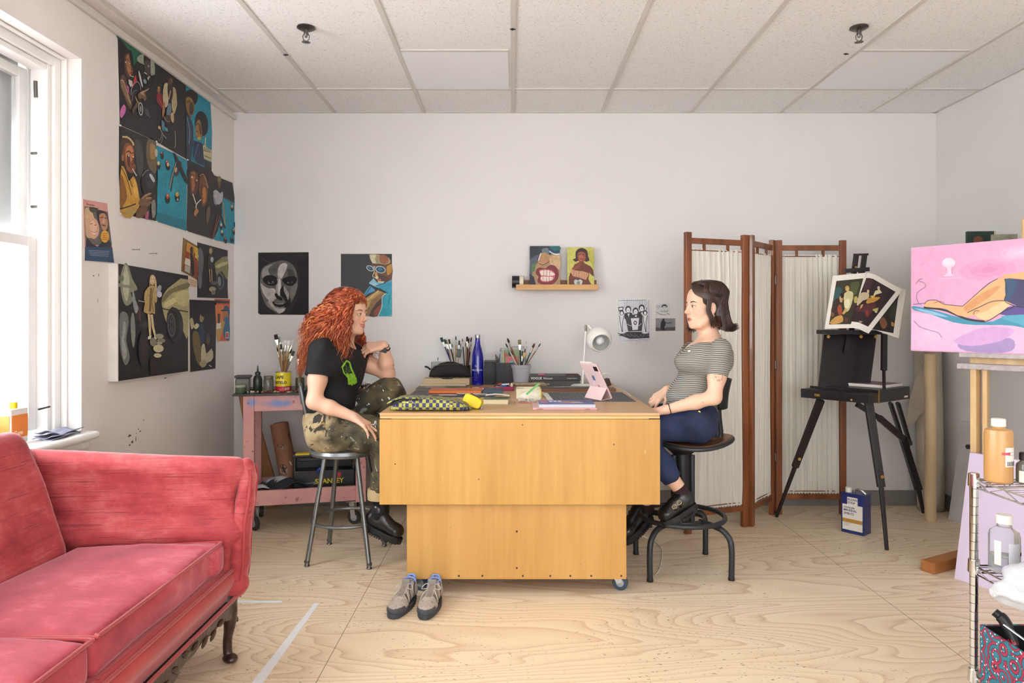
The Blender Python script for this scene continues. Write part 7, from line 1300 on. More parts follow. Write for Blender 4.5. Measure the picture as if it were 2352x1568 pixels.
iv = lambda v: (CX+F*v.x/v.y, CY-(v.z-EH)/v.y*F); ar.poly('e6a9cb', [iv(ep(a_+.0, .0352, b_)) for a_, b_ in ((0,zt_),(WP,zt_),(WP,zb),(0,zb))]); ar.soft('e6a9cb', 'dd8fb8', 2270, 620, 90, 34, -4, 4); ar.soft('e6a9cb', 'efc8e2', 2340, 580, 60, 22, -6, 4); ar.poly('ecbfe0', [(2094,716),(2140,722),(2200,740),(2280,748),(2352,742),(2450,744),(2450,814),(2092,803)], 0); ar.soft('ecbfe0', 'f0c9e6', 2140, 770, 40, 24, 0, 3); ar.poly('a98fc4', [(2200,790),(2240,780),(2320,776),(2330,800),(2300,810),(2220,806)], 3); ar.poly('d6a6d8', [(2190,782),(2260,752),(2330,756),(2300,782),(2230,794)], 3)
ar.poly('3f93b0', [(2096,703),(2120,706),(2160,716),(2200,728),(2240,738),(2280,738),(2320,720),(2352,716),(2450,716),(2450,780),(2380,772),(2350,752),(2300,746),(2240,746),(2190,740),(2140,722),(2100,712)], 2); ar.poly('54a6bf', [(2300,726),(2450,716),(2450,760),(2380,756),(2330,740)], 2); ar.poly('5a4690', [(2290,716),(2330,702),(2450,700),(2450,724),(2350,722),(2310,724)], 2); ar.line('2c2430', [(2122,706),(2170,712),(2220,732),(2262,738)], 5); ar.poly('8fc0dc', [(2100,708),(2140,714),(2180,728),(2140,722)], 2); ar.line('3a5aa0', [(2098,699),(2124,696)], 1.2)
ar.poly('e8b27c', [(2123,700),(2130,692),(2148,690),(2160,694),(2172,700),(2186,700),(2212,704),(2226,690),(2262,660),(2292,640),(2310,634),(2352,636),(2352,660),(2330,690),(2310,700),(2288,720),(2262,736),(2246,730),(2236,724),(2220,728),(2200,724),(2170,708),(2140,706),(2124,704)], 1); ar.poly('d99a62', [(2214,706),(2240,684),(2276,662),(2300,656),(2276,680),(2240,704),(2222,716)], 2); ar.poly('f2ca98', [(2262,716),(2300,694),(2330,690),(2296,720),(2270,734),(2254,732),(2240,722)], 2); ar.line('2c2430', [(2124,698),(2132,690),(2150,689),(2160,694),(2172,699),(2212,703)], 1.3); ar.line('2c2430', [(2212,703),(2240,678),(2270,652),(2292,640)], 1.3); ar.line('2c2430', [(2222,718),(2248,706),(2280,692),(2312,690)], 1.6); ar.line('2c2430', [(2204,728),(2236,736),(2266,738),(2300,718),(2330,704)], 1.6); ar.line('2c2430', [(2236,722),(2240,714),(2250,714)], 1.2); ar.line('a05a3a', [(2146,696),(2160,692),(2170,696)], 1.2)
ar.poly('3c3764', [(2308,640),(2340,638),(2450,650),(2450,700),(2400,712),(2346,706),(2322,696),(2308,690),(2312,668)], 1); ar.poly('2c4a6c', [(2310,644),(2330,640),(2336,660),(2318,690),(2311,686)], 2); ar.line('1d1a2a', [(2308,640),(2314,668),(2308,690),(2330,702),(2352,706)], 1.6); ar.poly('e8b27c', [(2302,632),(2352,624),(2450,620),(2450,654),(2352,642),(2310,638)], 1)
ar.ell('f3cfe4', 2180, 604, 16, 11); ar.ell('f6dcea', 2180, 601, 13, 9); ar.poly('f3cfe4', [(2175,612),(2187,612),(2186,628),(2194,634),(2168,635),(2177,626)], 1); ar.line('efc0dc', [(2160,640),(2210,638)], 2)
for pts in ([(2104,652),(2112,642),(2120,640)], [(2112,646),(2124,650),(2126,658),(2118,664)], [(2118,664),(2108,672),(2106,684),(2110,694),(2118,700)], [(2100,736),(2114,750),(2136,758),(2156,764),(2164,776)]): ar.line('7a5c78', pts, .9)
ar.m.obj('painted_surface', vmat('oil_paint_pink', .5, .1, 30, .1), pk)
M_ = M().box(P(2256, 556, 4.2)+Vector((0,0,0)), (.18, .02, .13), R_(-6)); gp = thing('green_painting', 'dark green canvas edge peeking over the top of the pink painting', 'painting', P(2256, 556, 4.2)); M_.obj('canvas', mat('dark_green_paint', '1e3a30', .4, var=.3), gp); M().box(P(2287, 556, 4.18), (.014, .022, .13), R_(-6)).obj('yellow_edge', m_yel, gp); M().ell(P(2247, 553, 4.185), (.03,.002,.03)).obj('painted_head', mat('brown_paint', '7a4a34', .5), gp)
one(M().box(P(2330, 560, 4.0), (.24, .02, .11), R_(-8)), 'palette_board', mat('multi_paint', 'a8a48e', .5, var=.6, nscale=16), 'paint streaked board behind the pink painting below the easel knob', 'board')
# canvases leaning
n2 = Vector((.85, .53, 0)); a_ = PZ(2192, 1328); c_ = PZ(2352, 1377); d_ = (c_-a_).normalized(); L_ = .62
m_lil = mat('lilac_primed_canvas', 'd6c6de', .7, var=.05); b = M(); o1 = [a_, a_+d_*L_, a_+d_*L_+n2*.15+Vector((0,0,.60)), a_+n2*.15+Vector((0,0,.60))]; b.prism(o1, Vector((.018,.011,0))); lc = one(b, 'lilac_canvas', m_lil, 'large blank lilac canvas leaning behind the wire shelf', 'canvas')
a_ = PZ(2178, 1192); b = M(); e = Vector((.045, -.19, 0)); b.prism([a_, a_+e*1.5, a_+e*1.5+Vector((.06,.0,.62)), a_+Vector((.10,.02,.62))], Vector((.02,0,0))); one(b, 'white_canvas', mat('grey_white_canvas', 'c9c5c4', .7), 'grey white canvas leaning on the right wall behind the lilac one', 'canvas')
# ================================================================ chrome wire shelf
m_chr = mat('chrome', 'd3d5d8', .12, 1, var=0); PX, PY = 1.497, 2.262; SX1, SY1 = 2.0, 1.30
ws = thing('wire_shelf', 'chrome wire shelving unit at the right edge, holding bottles, a towel and a paisley box', 'shelf', (1.75, 1.8, 0))
for x, y in ((PX,PY),(PX,SY1),(SX1,PY),(SX1,SY1)):
    p_ = M().tube([(x,y,.0),(x,y,.765)], .0125, 18).obj('post', m_chr, ws, smooth=True); b = M()
    for k in range(26): b.tube([(x,y,.03+k*.0285),(x,y,.0315+k*.0285)], .0128, 18, cap=False)
    b.obj('post_groove', m_spr, p_)
def wshelf(z):
    for x, y in ((PX,PY),(PX,SY1),(SX1,PY),(SX1,SY1)): M().lathe((x,y,z-.022), [(.0128,0),(.018,0),(.0165,.04),(.0128,.04)], 18).obj('collar', m_chr, ws, smooth=True)
    b = M()
    for zz in (z-.002, z-.026): b.tube([(PX,PY,zz),(SX1,PY,zz),(SX1,SY1,zz),(PX,SY1,zz)], .003, 8, closed=True)
    n = 14
    for (p, q) in (((PX,PY),(PX,SY1)),((PX,PY),(SX1,PY))):
        p, q = Vector((*p,0)), Vector((*q,0)); b.tube([p+(q-p)*i/n+Vector((0,0,z-.002 if i % 2 == 0 else z-.026)) for i in range(n+1)], .002, 6)
    for i in range(1, 38): y = PY+(SY1-PY)*i/38; b.cyl((PX,y,z),(SX1,y,z), .0016, n=6)
    for i in range(1, 3): x = PX+(SX1-PX)*i/3; b.cyl((x,PY,z-.004),(x,SY1,z-.004), .003, n=8)
    b.obj('wire_deck', m_chr, ws, smooth=True)
for z in (.745, .466, .112): wshelf(z)
def bottle(lab, q, r, h, nr, nh, m, cap, capr=None, name='plastic_bottle'):
    th = thing(name, lab, 'bottle', q); M().lathe(q, [(r*.8,0),(r,.006),(r,h),(r*.93,h+r*.28),(nr*1.15,h+nh*.6),(nr,h+nh*.75),(nr,h+nh)], 36).obj('bottle_body', m, th, smooth=True); capr = capr or nr+.003
    M().lathe(q, [(capr,h+nh*.85),(capr,h+nh+.018),(capr-.002,h+nh+.02)], 28).obj('cap', cap, th, smooth=True); return th
def lab_(q, r, z0, z1, a0, a1, m, th, nm='label'):
    b = M(); b.grid(lambda u, v: (q.x+(r+.0006)*math.sin(a0+(a1-a0)*u), q.y-(r+.0006)*math.cos(a0+(a1-a0)*u), q.z+z0+(z1-z0)*v), 12, 1); return b.obj(nm, m, th, smooth='all')
t = NT('amber_liquid_plastic'); t.col('e0ad6c'); t.b.inputs['Roughness'].default_value = .3; t.b.inputs['Transmission Weight'].default_value = .35; m_amb = t.m
q = Vector((1.537, 2.205, .748)); th = bottle('large amber oil bottle with white cap on the top wire shelf', q, .0395, .155, .017, .026, m_amb, m_paper); lab_(q, .0395, .055, .115, -.15, .95, m_paper, th); text_cyl('--------\n------', .009, q, .040, q.z+.098, .3, m_dark, th); text_cyl('llllllll', .020, q, .0402, q.z+.058, .4, m_dark, th); lab_(q, .0397, .092, .100, -.4, .25, mat('red_smudge', 'c8505c', .5), th, 'red_smear')
q = Vector((1.607, 2.185, .748)); th = bottle('small clear bottle with a black cap beside the amber bottle', q, .0245, .055, .013, .022, m_jar, m_blk, .016, 'glass_bottle'); lab_(q, .0245, .006, .042, -1.3, 1.0, m_paper, th); text_cyl('-----------', .006, q, .0251, q.z+.025, 0, m_dark, th)
q = Vector((1.640, 2.13, .748)); th = bottle('bottle with a red label cut off by the right edge of the picture', q, .030, .09, .014, .03, m_jar, m_chr, .016, 'glass_bottle'); lab_(q, .030, .02, .085, -1.5, 1.2, m_red, th)
q = Vector((1.545, 2.19, .469)); th = bottle('clear plastic bottle with white cap on the middle wire shelf', q, .0425, .115, .019, .045, m_clear, m_paper, None); M().lathe(q, [(.03,.003),(.041,.006),(.041,.052),(.001,.052)], 32).obj('liquid', mat('clear_liquid', 'dde2ea', .05, var=0, trans=.9, ior=1.33), th, smooth=True); lab_(q, .0425, .035, .10, -.35, .55, mat('pale_label', 'dcdfe8', .5), th); lab_(q, .0425, .03, .105, -1.25, -.8, m_paper, th); lab_(q, .0427, .04, .095, .62, .9, m_paper, th); text_cyl('llllllllll', .016, q, .0432, q.z+.06, .76, m_dark, th, sx=.5)
S = SDF(); tw = [(1.60,2.10,.50),(1.62,1.98,.46)]; S.chain([(1.455,2.07,.435),(1.49,2.06,.48),(1.56,2.03,.56),(1.66,1.98,.58)], [.026,.036,.042,.04], .03); S.chain([(1.455,2.06,.455),(1.50,2.03,.45),(1.60,1.97,.48)], [.024,.034,.035], .03); S.ell((1.44,2.04,.435), (.016,.026,.018), None, .01, sub=True)
S.disp = lambda p: .007*np.sin(p[:,0]*48+p[:,2]*70+p[:,1]*20)+.004*np.sin(p[:,2]*120-p[:,0]*60)
twl = sdf_obj('white_towel', [S.mesh(.006)], mat('white_terry', 'd2d4da', .95, var=.04, bump=.5, bscale=200)); setp(twl, 'crumpled white towel stuffed on the middle wire shelf', 'towel')
# paisley box
t = NT('paisley_print'); co = t.oco(); v = t.n('TexVoronoi'); t.l(co, v.inputs['Vector']); v.inputs['Scale'].default_value = 17; w1 = t.math('SINE', t.math('MULTIPLY', v.outputs['Distance'], 22.0)); v2 = t.n('TexVoronoi'); t.l(co, v2.inputs['Vector']); v2.inputs['Scale'].default_value = 75
c = t.mix(t.ramp(w1, [(.45, 0.0), (.55, 1.0)]), '1a1d36', 'a82c4c'); c = t.mix(t.ramp(w1, [(.0, .9), (.04, 0.0)]), c, '2b7f92'); c = t.mix(t.ramp(v2.outputs['Distance'], [(.16, 1.0), (.24, 0.0)]), c, 'e6dce4'); t.col(c); t.b.inputs['Roughness'].default_value = .6; m_pai = t.m
px = thing('storage_box', 'open fabric box with a red and navy paisley print on the bottom wire shelf', 'box', (1.68, 2.0, .115)); x0, x1, y0, y1, z0, z1 = 1.478, 1.86, 1.72, 2.205, .1145, .298
for lo_, hi_ in (((x0,y0,z0),(x0+.006,y1,z1)), ((x1-.006,y0,z0),(x1,y1,z1)), ((x0+.006,y0,z0),(x1-.006,y0+.006,z1)), ((x0+.006,y1-.006,z0),(x1-.006,y1,z1))): M().box2(lo_, hi_).obj('box_side', m_pai, px)
M().box2((x0+.0065,y1-.012,z0+.005), (x1-.007,y1-.0065,z1-.001)).obj('black_lining', m_blk, px); M().box2((x0+.0065,y0+.007,z0+.001), (x1-.007,y1-.013,z0+.004)).obj('black_lining', m_blk, px); M().box2((x1-.012,y0+.01,z0+.005), (x1-.0065,y1-.014,z1-.001)).obj('black_lining', m_blk, px)
kn = thing('utility_knife', 'black handled tool with a red line poking out of the paisley box', 'tool', (1.56, 2.15, .2)); M().tube(spline([(1.545,2.10,.20),(1.530,2.125,.27),(1.518,2.15,.33),(1.500,2.17,.352)]), [.012]*8+[.015]*6+[.017]*6+[.013]*5, 12).obj('handle', m_blk, kn, smooth=True); M().tube([(1.529,2.124,.270),(1.526,2.132,.286)], .0145, 12).obj('red_ring', m_red, kn)
one(M().cyl((1.508,2.14,.325), (1.60,1.93,.24), .004, n=8), 'metal_rod', m_steel, 'thin silver rod slanting across the paisley box', 'rod', smooth=True)
one(M().tube([(1.505,2.0,.268),(1.56,1.96,.262),(1.64,1.90,.25)], [.010,.014,.012], 12), 'utility_knife', m_blk, 'rounded black tool handle in front inside the paisley box', 'tool', smooth=True)
# ================================================================ stools
m_gst = mat('brushed_grey_steel', '7f8180', .35, .75, var=.2, nscale=20); m_gseat = mat('worn_grey_seat', '8e9294', .3, .6, var=.3, nscale=9)
sc0 = Vector((-.895, 3.735, 0)); stl = thing('metal_stool', 'grey steel four legged stool with a curved back, under the red-haired person', 'stool', sc0)
feet = [PZ(705,1300), PZ(848,1306), Vector((-1.035,3.93,0)), Vector((-.72,3.90,0))]
M().lathe((sc0.x-.01, sc0.y, .545), [(.001,0),(.150,.0),(.172,.006),(.180,.020),(.176,.036),(.160,.042),(.10,.036),(.001,.034)], 48).obj('seat', m_gseat, stl, smooth=True)
for f_ in feet:
    d = (f_-sc0).normalized(); tp = sc0+d*.125+Vector((0,0,.546)); bt = f_+Vector((0,0,.012)); M().tube([tp, bt], .0125, 14).obj('leg', m_gst, stl, smooth=True)
    M().lathe(f_, [(.013,0),(.015,.003),(.011,.010),(.011,.018),(.014,.020),(.014,.03)], 14).obj('foot_cap', m_spr, stl, smooth=True)
rc = sum(feet, Vector())/4; ring = [Vector((rc.x+.190*math.cos(a), rc.y+.190*math.sin(a), .205)) for a in [2*math.pi*i/40 for i in range(40)]]
M().tube(ring, .0085, 10, closed=True).obj('foot_ring', m_gst, stl, smooth=True)
def bk(y): return [P(722,1035,y), P(708,1010,y), P(704,960,y), P(692,900,y), P(689,880,y)]
M().tube(spline([P(735,1042,3.66), P(714,1036,3.64), P(708,1010,3.64), P(704,960,3.64), P(692,893,3.645), P(690,884,3.70), P(690,884,3.80), P(692,893,3.84), P(704,960,3.84), P(710,1010,3.84), P(735,1042,3.82)], 6), .010, 10).obj('back_frame', m_gst, stl, smooth=True)
M().grid(lambda u, v: tuple(P(691+6*v, 890+38*v, 3.66+.17*u)-Vector((.012*math.sin(math.pi*u),0,0))), 10, 6).obj('backrest', m_gst, stl, smooth='all', solid=.006)
m_char = mat('charcoal_tube_steel', '3d4043', .4, .55, var=.15); m_bks = mat('black_steel', '212224', .4, .3)
c2 = Vector((.868, 3.575, 0)); sw = thing('swivel_stool', 'charcoal industrial swivel stool with foot ring, under the brown-haired person', 'stool', c2); RZ = .262
M().tube([Vector((c2.x+.212*math.cos(a), c2.y+.212*math.sin(a), RZ)) for a in [2*math.pi*i/48 for i in range(48)]], .0125, 12, closed=True).obj('foot_ring', m_char, sw, smooth=True)
M().tube([Vector((c2.x+.11*math.cos(a), c2.y+.11*math.sin(a), RZ-.012)) for a in [2*math.pi*i/30 for i in range(30)]], .010, 10, closed=True).obj('hub_ring', m_char, sw, smooth=True)
for f_ in (PZ(1493,1335), PZ(1680,1332), Vector((.665,3.763,0)), Vector((1.04,3.763,0))):
    d = (f_-c2); d.z = 0; L = d.length; d.normalize(); pts = [c2+d*.10+Vector((0,0,RZ-.012)), c2+d*(L*.72)+Vector((0,0,RZ-.022)), c2+d*(L*.90)+Vector((0,0,RZ-.045)), c2+d*L+Vector((0,0,RZ-.10)), f_+Vector((0,0,.006))]
    M().tube(spline(pts, 6), .0145, 14).obj('leg', m_char, sw, smooth=True); M().cyl(f_, f_+Vector((0,0,.012)), .016, n=16).obj('foot_cap', m_blk, sw)
M().cyl(c2+Vector((0,0,.22)), c2+Vector((0,0,.60)), .045, n=26).obj('column', m_bks, sw, smooth=True)
for s_ in (-1, 1): M().cyl(c2+Vector((.047*s_,-.02,.22)), c2+Vector((.047*s_,-.02,.575)), .014, n=14).obj('guide_tube', m_char, sw, smooth=True)
M().lathe(c2+Vector((0,0,.58)), [(.05,0),(.085,.03),(.10,.05),(.09,.058)], 24).obj('seat_plate', m_bks, sw, smooth=True)
def seat(u, v, dz=0):
    a = 2*math.pi*v; rx = .195+.012*math.cos(2*a); x = rx*u*math.cos(a); y = .185*u*math.sin(a); return (c2.x+.045+x, c2.y+y, .650+dz+.012*math.cos(a*2)*u*u-.008*(1-u*u)+.006*(math.cos(a))*u)
M().grid(lambda u, v: seat(max(u,.001), v), 10, 40, closev=True).obj('seat', wood('dark_worn_seat', '4a3020', '9a6a42', 'X', 5, .4), sw, smooth='all', solid=.014)
M().tube([Vector(seat(1.01, i/48, -.006)) for i in range(48)], .011, 10, closed=True).obj('seat_rim', m_char, sw, smooth=True)
M().tube(spline([P(1606,1010,3.575), P(1640,1012,3.575), P(1655,1000,3.575), P(1652,960,3.575), P(1650,920,3.575)], 6), .013, 10).obj('back_post', m_bks, sw, smooth=True)
M().box(P(1650, 960, 3.575), (.030, .012, .20)).obj('back_post', m_bks, sw, bevel=.003)
def bkr(u, v): q = P(1657+10*(1-v)-3*math.sin(math.pi*v), 868+66*v, 3.575); a = (u-.5)*2.0; r = .16*(1-.12*abs(2*v-1)**3); return (q.x+.02-.17*(1-math.cos(a))*.9, q.y+r*math.sin(a), q.z)
M().grid(bkr, 20, 12).obj('backrest', m_bks, sw, smooth='all', solid=.012)
# ================================================================ people
m_skin = vmat('skin', .5, .05, 30, .08, 300, sss=.12)
def head(S, c, f, sc_=.93, smile=0):
    f = Vector(f).normalized(); u = Vector((0,0,1)); u = (u-f*u.dot(f)).normalized(); s = u.cross(f).normalized(); c = Vector(c)
    L = lambda a, b, d: c+(f*a+s*b+u*d)*sc_; Rm = Matrix((f, s, u)).transposed()
    def E(p, r, k=.02, sub=False): S.ell(L(*p), tuple(x*sc_ for x in r), Rm, k*sc_, sub)
    def Cp(p, q, ra, rb=None, k=.01, sub=False): S.cap(L(*p), L(*q), ra*sc_, (ra if rb is None else rb)*sc_, k*sc_, sub=sub)
    E((-.012,0,.038), (.096,.074,.080)); E((.030,0,-.030), (.060,.060,.078)); E((.034,0,-.078), (.048,.046,.036)); E((.072,0,-.104), (.017,.022,.016), .02); E((.045,0,.045), (.044,.058,.050))
    for q in (-1, 1): E((.050,.036*q,-.038), (.030,.027,.030), .02); Cp((-.005,.060*q,-.055), (.050,.034*q,-.098), .014, .016, .03)
    E((.068,0,.020), (.020,.050,.013), .02); E((.070,0,-.068), (.026,.034-.007*smile,.024), .02)
    for q in (-1, 1): E((.097,.031*q,-.001), (.018,.020,.012), .010, True)
    Cp((.084,0,.010), (.104,0,-.026), .0075, .0085, .012); E((.108,0,-.032), (.010,.0105,.009), .008)
    for q in (-1, 1): E((.097,.011*q,-.037), (.010,.007,.0065), .006); E((.103,.0065*q,-.0425), (.004,.003,.003), .002, True)
    for q in (-1, 1):
        S.ell(L(.0785,.031*q,-.002), .0146*sc_, None, .004); Cp((.090,.020*q,.0055), (.084,.044*q,.003), .0030, .0025, .003); E((.0945,.0315*q,-.0028), (.0125,.0135,.0050-smile*.0016), .0015, True)
        mz = smile*.009; cx_, cy_ = (.078, .028) if not smile else (.073, .031)
        for p, r in (((.0925,.003*q,-.0625), .0042), ): Cp(p, (.0885,.016*q,-.0645+mz*.3), r, .0038, .004); Cp((.0885,.016*q,-.0645+mz*.3), (cx_,cy_*q,-.0685+mz), .0038, .0022, .004)
        Cp((.0905,.003*q,-.0765-smile*.003), (.086,.016*q,-.0755+mz*.1), .0052, .0044, .004); Cp((.086,.016*q,-.0755+mz*.1), (cx_,cy_*q,-.0705+mz), .0044, .0022, .004)
        E((-.004,.073*q,-.014), (.019,.006,.030), .004); E((.000,.080*q,-.010), (.009,.005,.016), .004, True); E((-.002,.074*q,-.040), (.007,.005,.008), .004)
    for q in (-1, 1): Cp((.097,.0,-.0692), (.0905,.016*q,-.0692+smile*.003), .0012+smile*.0036, .001+smile*.003, .0015, True); Cp((.0905,.016*q,-.0692+smile*.003), (.078,.029*q,-.0695+smile*.009), .001+smile*.003, .0009, .0015, True)
    return L, Rm
def head_parts(L, Rm, parent, brow, iris, sc_=.93, smile=0, lash='1e1512'):
    for q in (-1, 1):
        c = L(.0797,.031*q,-.002); e = M().ell(c, .0121*sc_, Rm, 20).obj('eyeball', mat('eye_white', 'ece8e4', .15, var=0), parent, smooth='all')
        d = Rm @ Vector((.9, .05*q, -.10)).normalized(); M().lathe(c+d*.0117*sc_, [(.0058*sc_,-.0006),(.0050*sc_,.0003),(.0005,.0006)], 18, axis=d).obj('iris', mat('iris_'+iris, iris, .1, var=0), e, smooth='all'); M().lathe(c+d*.0123*sc_, [(.0024*sc_,0),(.0003,.0002)], 12, axis=d).obj('pupil', m_dark, e)
        M().tube([L(.0920,.020*q,.0015), L(.0945,.030*q,.0042-.001*smile), L(.0905,.041*q,.0022), L(.082,.049*q,-.001)], [.0005,.0011,.0013,.0006], 6).obj('eyelashes', mat('lash', lash, .6, var=0), parent)
        M().tube([L(.0905,.014*q,.016), L(.0935,.026*q,.0215), L(.0865,.039*q,.0225), L(.076,.050*q,.017)], [.0018,.0026,.0022,.0007], 8).obj('eyebrow', mat('brow_'+brow, brow, .8), parent, smooth='all')
    if smile: M().tube([L(.074,.025,-.0610), L(.082,.016,-.0645), L(.087,.008,-.0665), L(.0885,0,-.067), L(.087,-.008,-.0665), L(.082,-.016,-.0645), L(.074,-.025,-.0610)], .0034, 8).obj('teeth', mat('tooth', 'f3eee6', .25, var=0), parent, smooth='all')
def hand(S, w, d, n, sd=1, curl=(.5,.5,.55,.6), spread=.06, thumb=(.55,.75,-.25), tcurl=.3, z=1.0, k=.004):
    """w wrist, d direction to the knuckles, n back of the hand; returns finger tips (tip, direction, normal)"""
    w, d = Vector(w), Vector(d).normalized(); n = Vector(n); n = (n-d*n.dot(d)).normalized(); t = d.cross(n)*sd; tips = []
    for i, (o, kl) in enumerate(((.027,.083),(.009,.088),(-.009,.083),(-.026,.074))):
        kn = w+d*kl*z+t*o*z; S.cap(w+t*o*.45*z+d*.006, kn, .0135*z, .0105*z, .014)
        L = (.043,.048,.044,.033)[i]*z; dr = (d+t*spread*(1.5-i)).normalized(); p = kn; r = (.0088,.009,.0085,.0075)[i]*z; nn = n; c = curl[i]
        for j, (fl, cu) in enumerate(((1,.9),(.62,1.1),(.5,.7))):
            a = c*cu; dr, nn = (dr*math.cos(a)-nn*math.sin(a)).normalized(), (nn*math.cos(a)+dr*math.sin(a)).normalized(); q = p+dr*L*fl; S.cap(p, q, r, r*.92, k if j else .008); p = q; r *= .92
        tips.append((p, dr, nn, r))
    dt = (d*thumb[0]+t*thumb[1]+n*thumb[2]).normalized(); p = w+t*.014*z+d*.014*z; q = p+dt*.044*z; S.cap(p, q, .015*z, .0118*z, .012); d2 = (dt+d*tcurl*1.3).normalized(); p = q; q = p+d2*.031*z; S.cap(p, q, .0108*z, .0098*z, .004); d3 = (d2+d*tcurl).normalized(); p = q; q = p+d3*.023*z; S.cap(p, q, .0096*z, .0082*z, .004); tips.append((q, d3, (n-d3*n.dot(d3)).normalized(), .0085*z))
    return tips
def skin_colour(base, lips, Ls, Rms, tips, nail=None, blush='d98f78', marks=(), smile=0):
    B, LP, BL = np.array(lin(base)), np.array(lin(lips)), np.array(lin(blush))
    def f(v):
        c = np.tile(B, (len(v), 1)); Li = np.array(Rms[0]); o = np.array(Ls(0,0,0)); sc_ = (Ls(1,0,0)-Ls(0,0,0)).length; q = (v-o)@Li/sc_
        def mixin(w, col): nonlocal c; c = c*(1-w[:, None])+col*w[:, None]
        lip = np.clip(1.7-(((q[:,1])/(.027+.004*smile))**2+((q[:,2]+.0700-smile*.010*(q[:,1]/.026)**2)/(.0100+smile*.003))**2)*1.4, 0, 1)*(q[:,0] > .068); mixin(lip*.85, LP)
        for s_ in (-1, 1): mixin(.45*np.exp(-((q[:,1]-.040*s_)**2+(q[:,2]+.036)**2)/.018**2)*(q[:,0] > .03), BL)
        mixin(.45*np.exp(-((q[:,0]-.108)**2+q[:,1]**2+(q[:,2]+.034)**2)/.012**2), BL)
        if nail is not None:
            for (p, d, n, r) in tips:
                w = v-np.array(p); a = w@np.array(d); b = w@np.array(n); mixin(((a > -.006) & (a < r*1.1) & (b > r*.35) & (np.abs((w@np.array(d.cross(n)))) < r*.8)).astype(float), np.array(lin(nail)))
        for (p, r, cc) in marks: mixin(((np.hypot(v[:,0]-p[0], v[:,2]-p[2]) < r) & (np.abs(v[:,1]-p[1]) < .035)).astype(float)*.6, np.array(lin(cc)))
        return c
    return f
def lock(b, pts, r0, col, curl=0, turns=6, ph=0, n=36, sides=5):
    P_ = spline(pts, max(3, n//max(1, len(pts)-1))); k = len(P_); out, rs = [], []
    for i, p in enumerate(P_):
        t = i/(k-1); d = (P_[min(i+1,k-1)]-P_[max(i-1,0)]); x, y, _ = frame(d if d.length else (0,0,1)); a = ph+turns*2*math.pi*t; am = curl*min(1, t*2.2)
        out.append(p+x*am*math.cos(a)+y*am*math.sin(a)); rs.append(r0*(.5+.6*math.sin(math.pi*min(1, t*1.1+.05)))*(1 if t < .8 else (1-(t-.8)*4.2)))
    b.tube(out, rs, sides, 0, col)
# ---------------------------------------------------------------- red-haired person
red = thing('person', 'person with long curly red hair, black tee and paint stained trousers on the grey stool', 'person', (-.9, 3.74, 0))
hips, HN, HF = P(752, 985, 3.75), P(755, 990, 3.64), P(762, 982, 3.86)
waist, chest = P(757, 918, 3.75), P(778, 842, 3.75); neck0, neck1 = P(788, 795, 3.75), P(797, 752, 3.75)
SN, EN, WN = P(738, 812, 3.585), P(722, 922, 3.53), P(812, 957, 3.545)
SF, EF, WF = P(806, 815, 3.905), P(890, 858, 3.87), P(882, 793, 3.80)
KN, AN = Vector((-.612, 3.62, .660)), Vector((-.690, 3.62, .300)); KF, AF = Vector((-.688, 3.86, .862)), Vector((-.672, 3.85, .46))
HC = P(803, 719, 3.735); fdir = (.94, -.32, -.05)
S = SDF(); L, Rm = head(S, HC, fdir, .93, 1)
S.cap(neck0, neck1, .052, .050, .03); S.cap(P(784,805,3.70), P(800,808,3.82), .05, .05, .03); S.cap(chest+Vector((0,-.07,.04)), chest+Vector((0,.07,.04)), .085, None, .04); S.cap(chest, waist, .10, .095, .05); S.cap(waist, hips, .095, .11, .05)
S.chain([SN, SN*.45+EN*.55, EN], [.050,.044,.038], .03); S.chain([EN, EN*.6+WN*.4, WN], [.039,.036,.0245], .02, flat=None)
S.chain([SF, SF*.5+EF*.5, EF], [.050,.044,.040], .03); S.chain([EF, EF*.6+WF*.4, WF], [.041,.039,.025], .02)
S.chain([HN, KN, AN], [.08,.055,.035], .03); S.chain([HF, KF, AF], [.08,.055,.035], .03)
tN = hand(S, WN, (.86,-.10,-.50), (.5,-.25,.82), -1, (.16,.20,.24,.30), .22, (.75,.6,-.3), .2, .98)
tF = hand(S, WF, (-.90,-.20,-.12), (-.15,-.80,.60), 1, (.95,.85,.72,.55), .05, (.9,.35,-.4), .3, .98)
hb = [(HC-Vector((.14,.13,.19)), HC+Vector((.15,.13,.16))), (WN-Vector((.05,.10,.14)), WN+Vector((.21,.10,.07))), (WF-Vector((.20,.10,.10)), WF+Vector((.04,.08,.07)))]
lo, hi = S.bounds(); parts = [S.mesh(.0062, lo, hi, hb)]+[S.mesh(.0024, np.array(a, dtype=float), np.array(c, dtype=float)) for a, c in hb]
marks = [(P(905, 838, 3.83), .006, '4a3a34'), (P(906, 848, 3.84), .005, '5a3a34')]
sdf_obj('body', parts, m_skin, red, skin_colour('e2b398', 'b8605a', L, [Rm], tN, '23308c', marks=marks, smile=1)); head_parts(L, Rm, red, '8a4a2c', '5a6a5a', .93, 1, '4a2a1e')
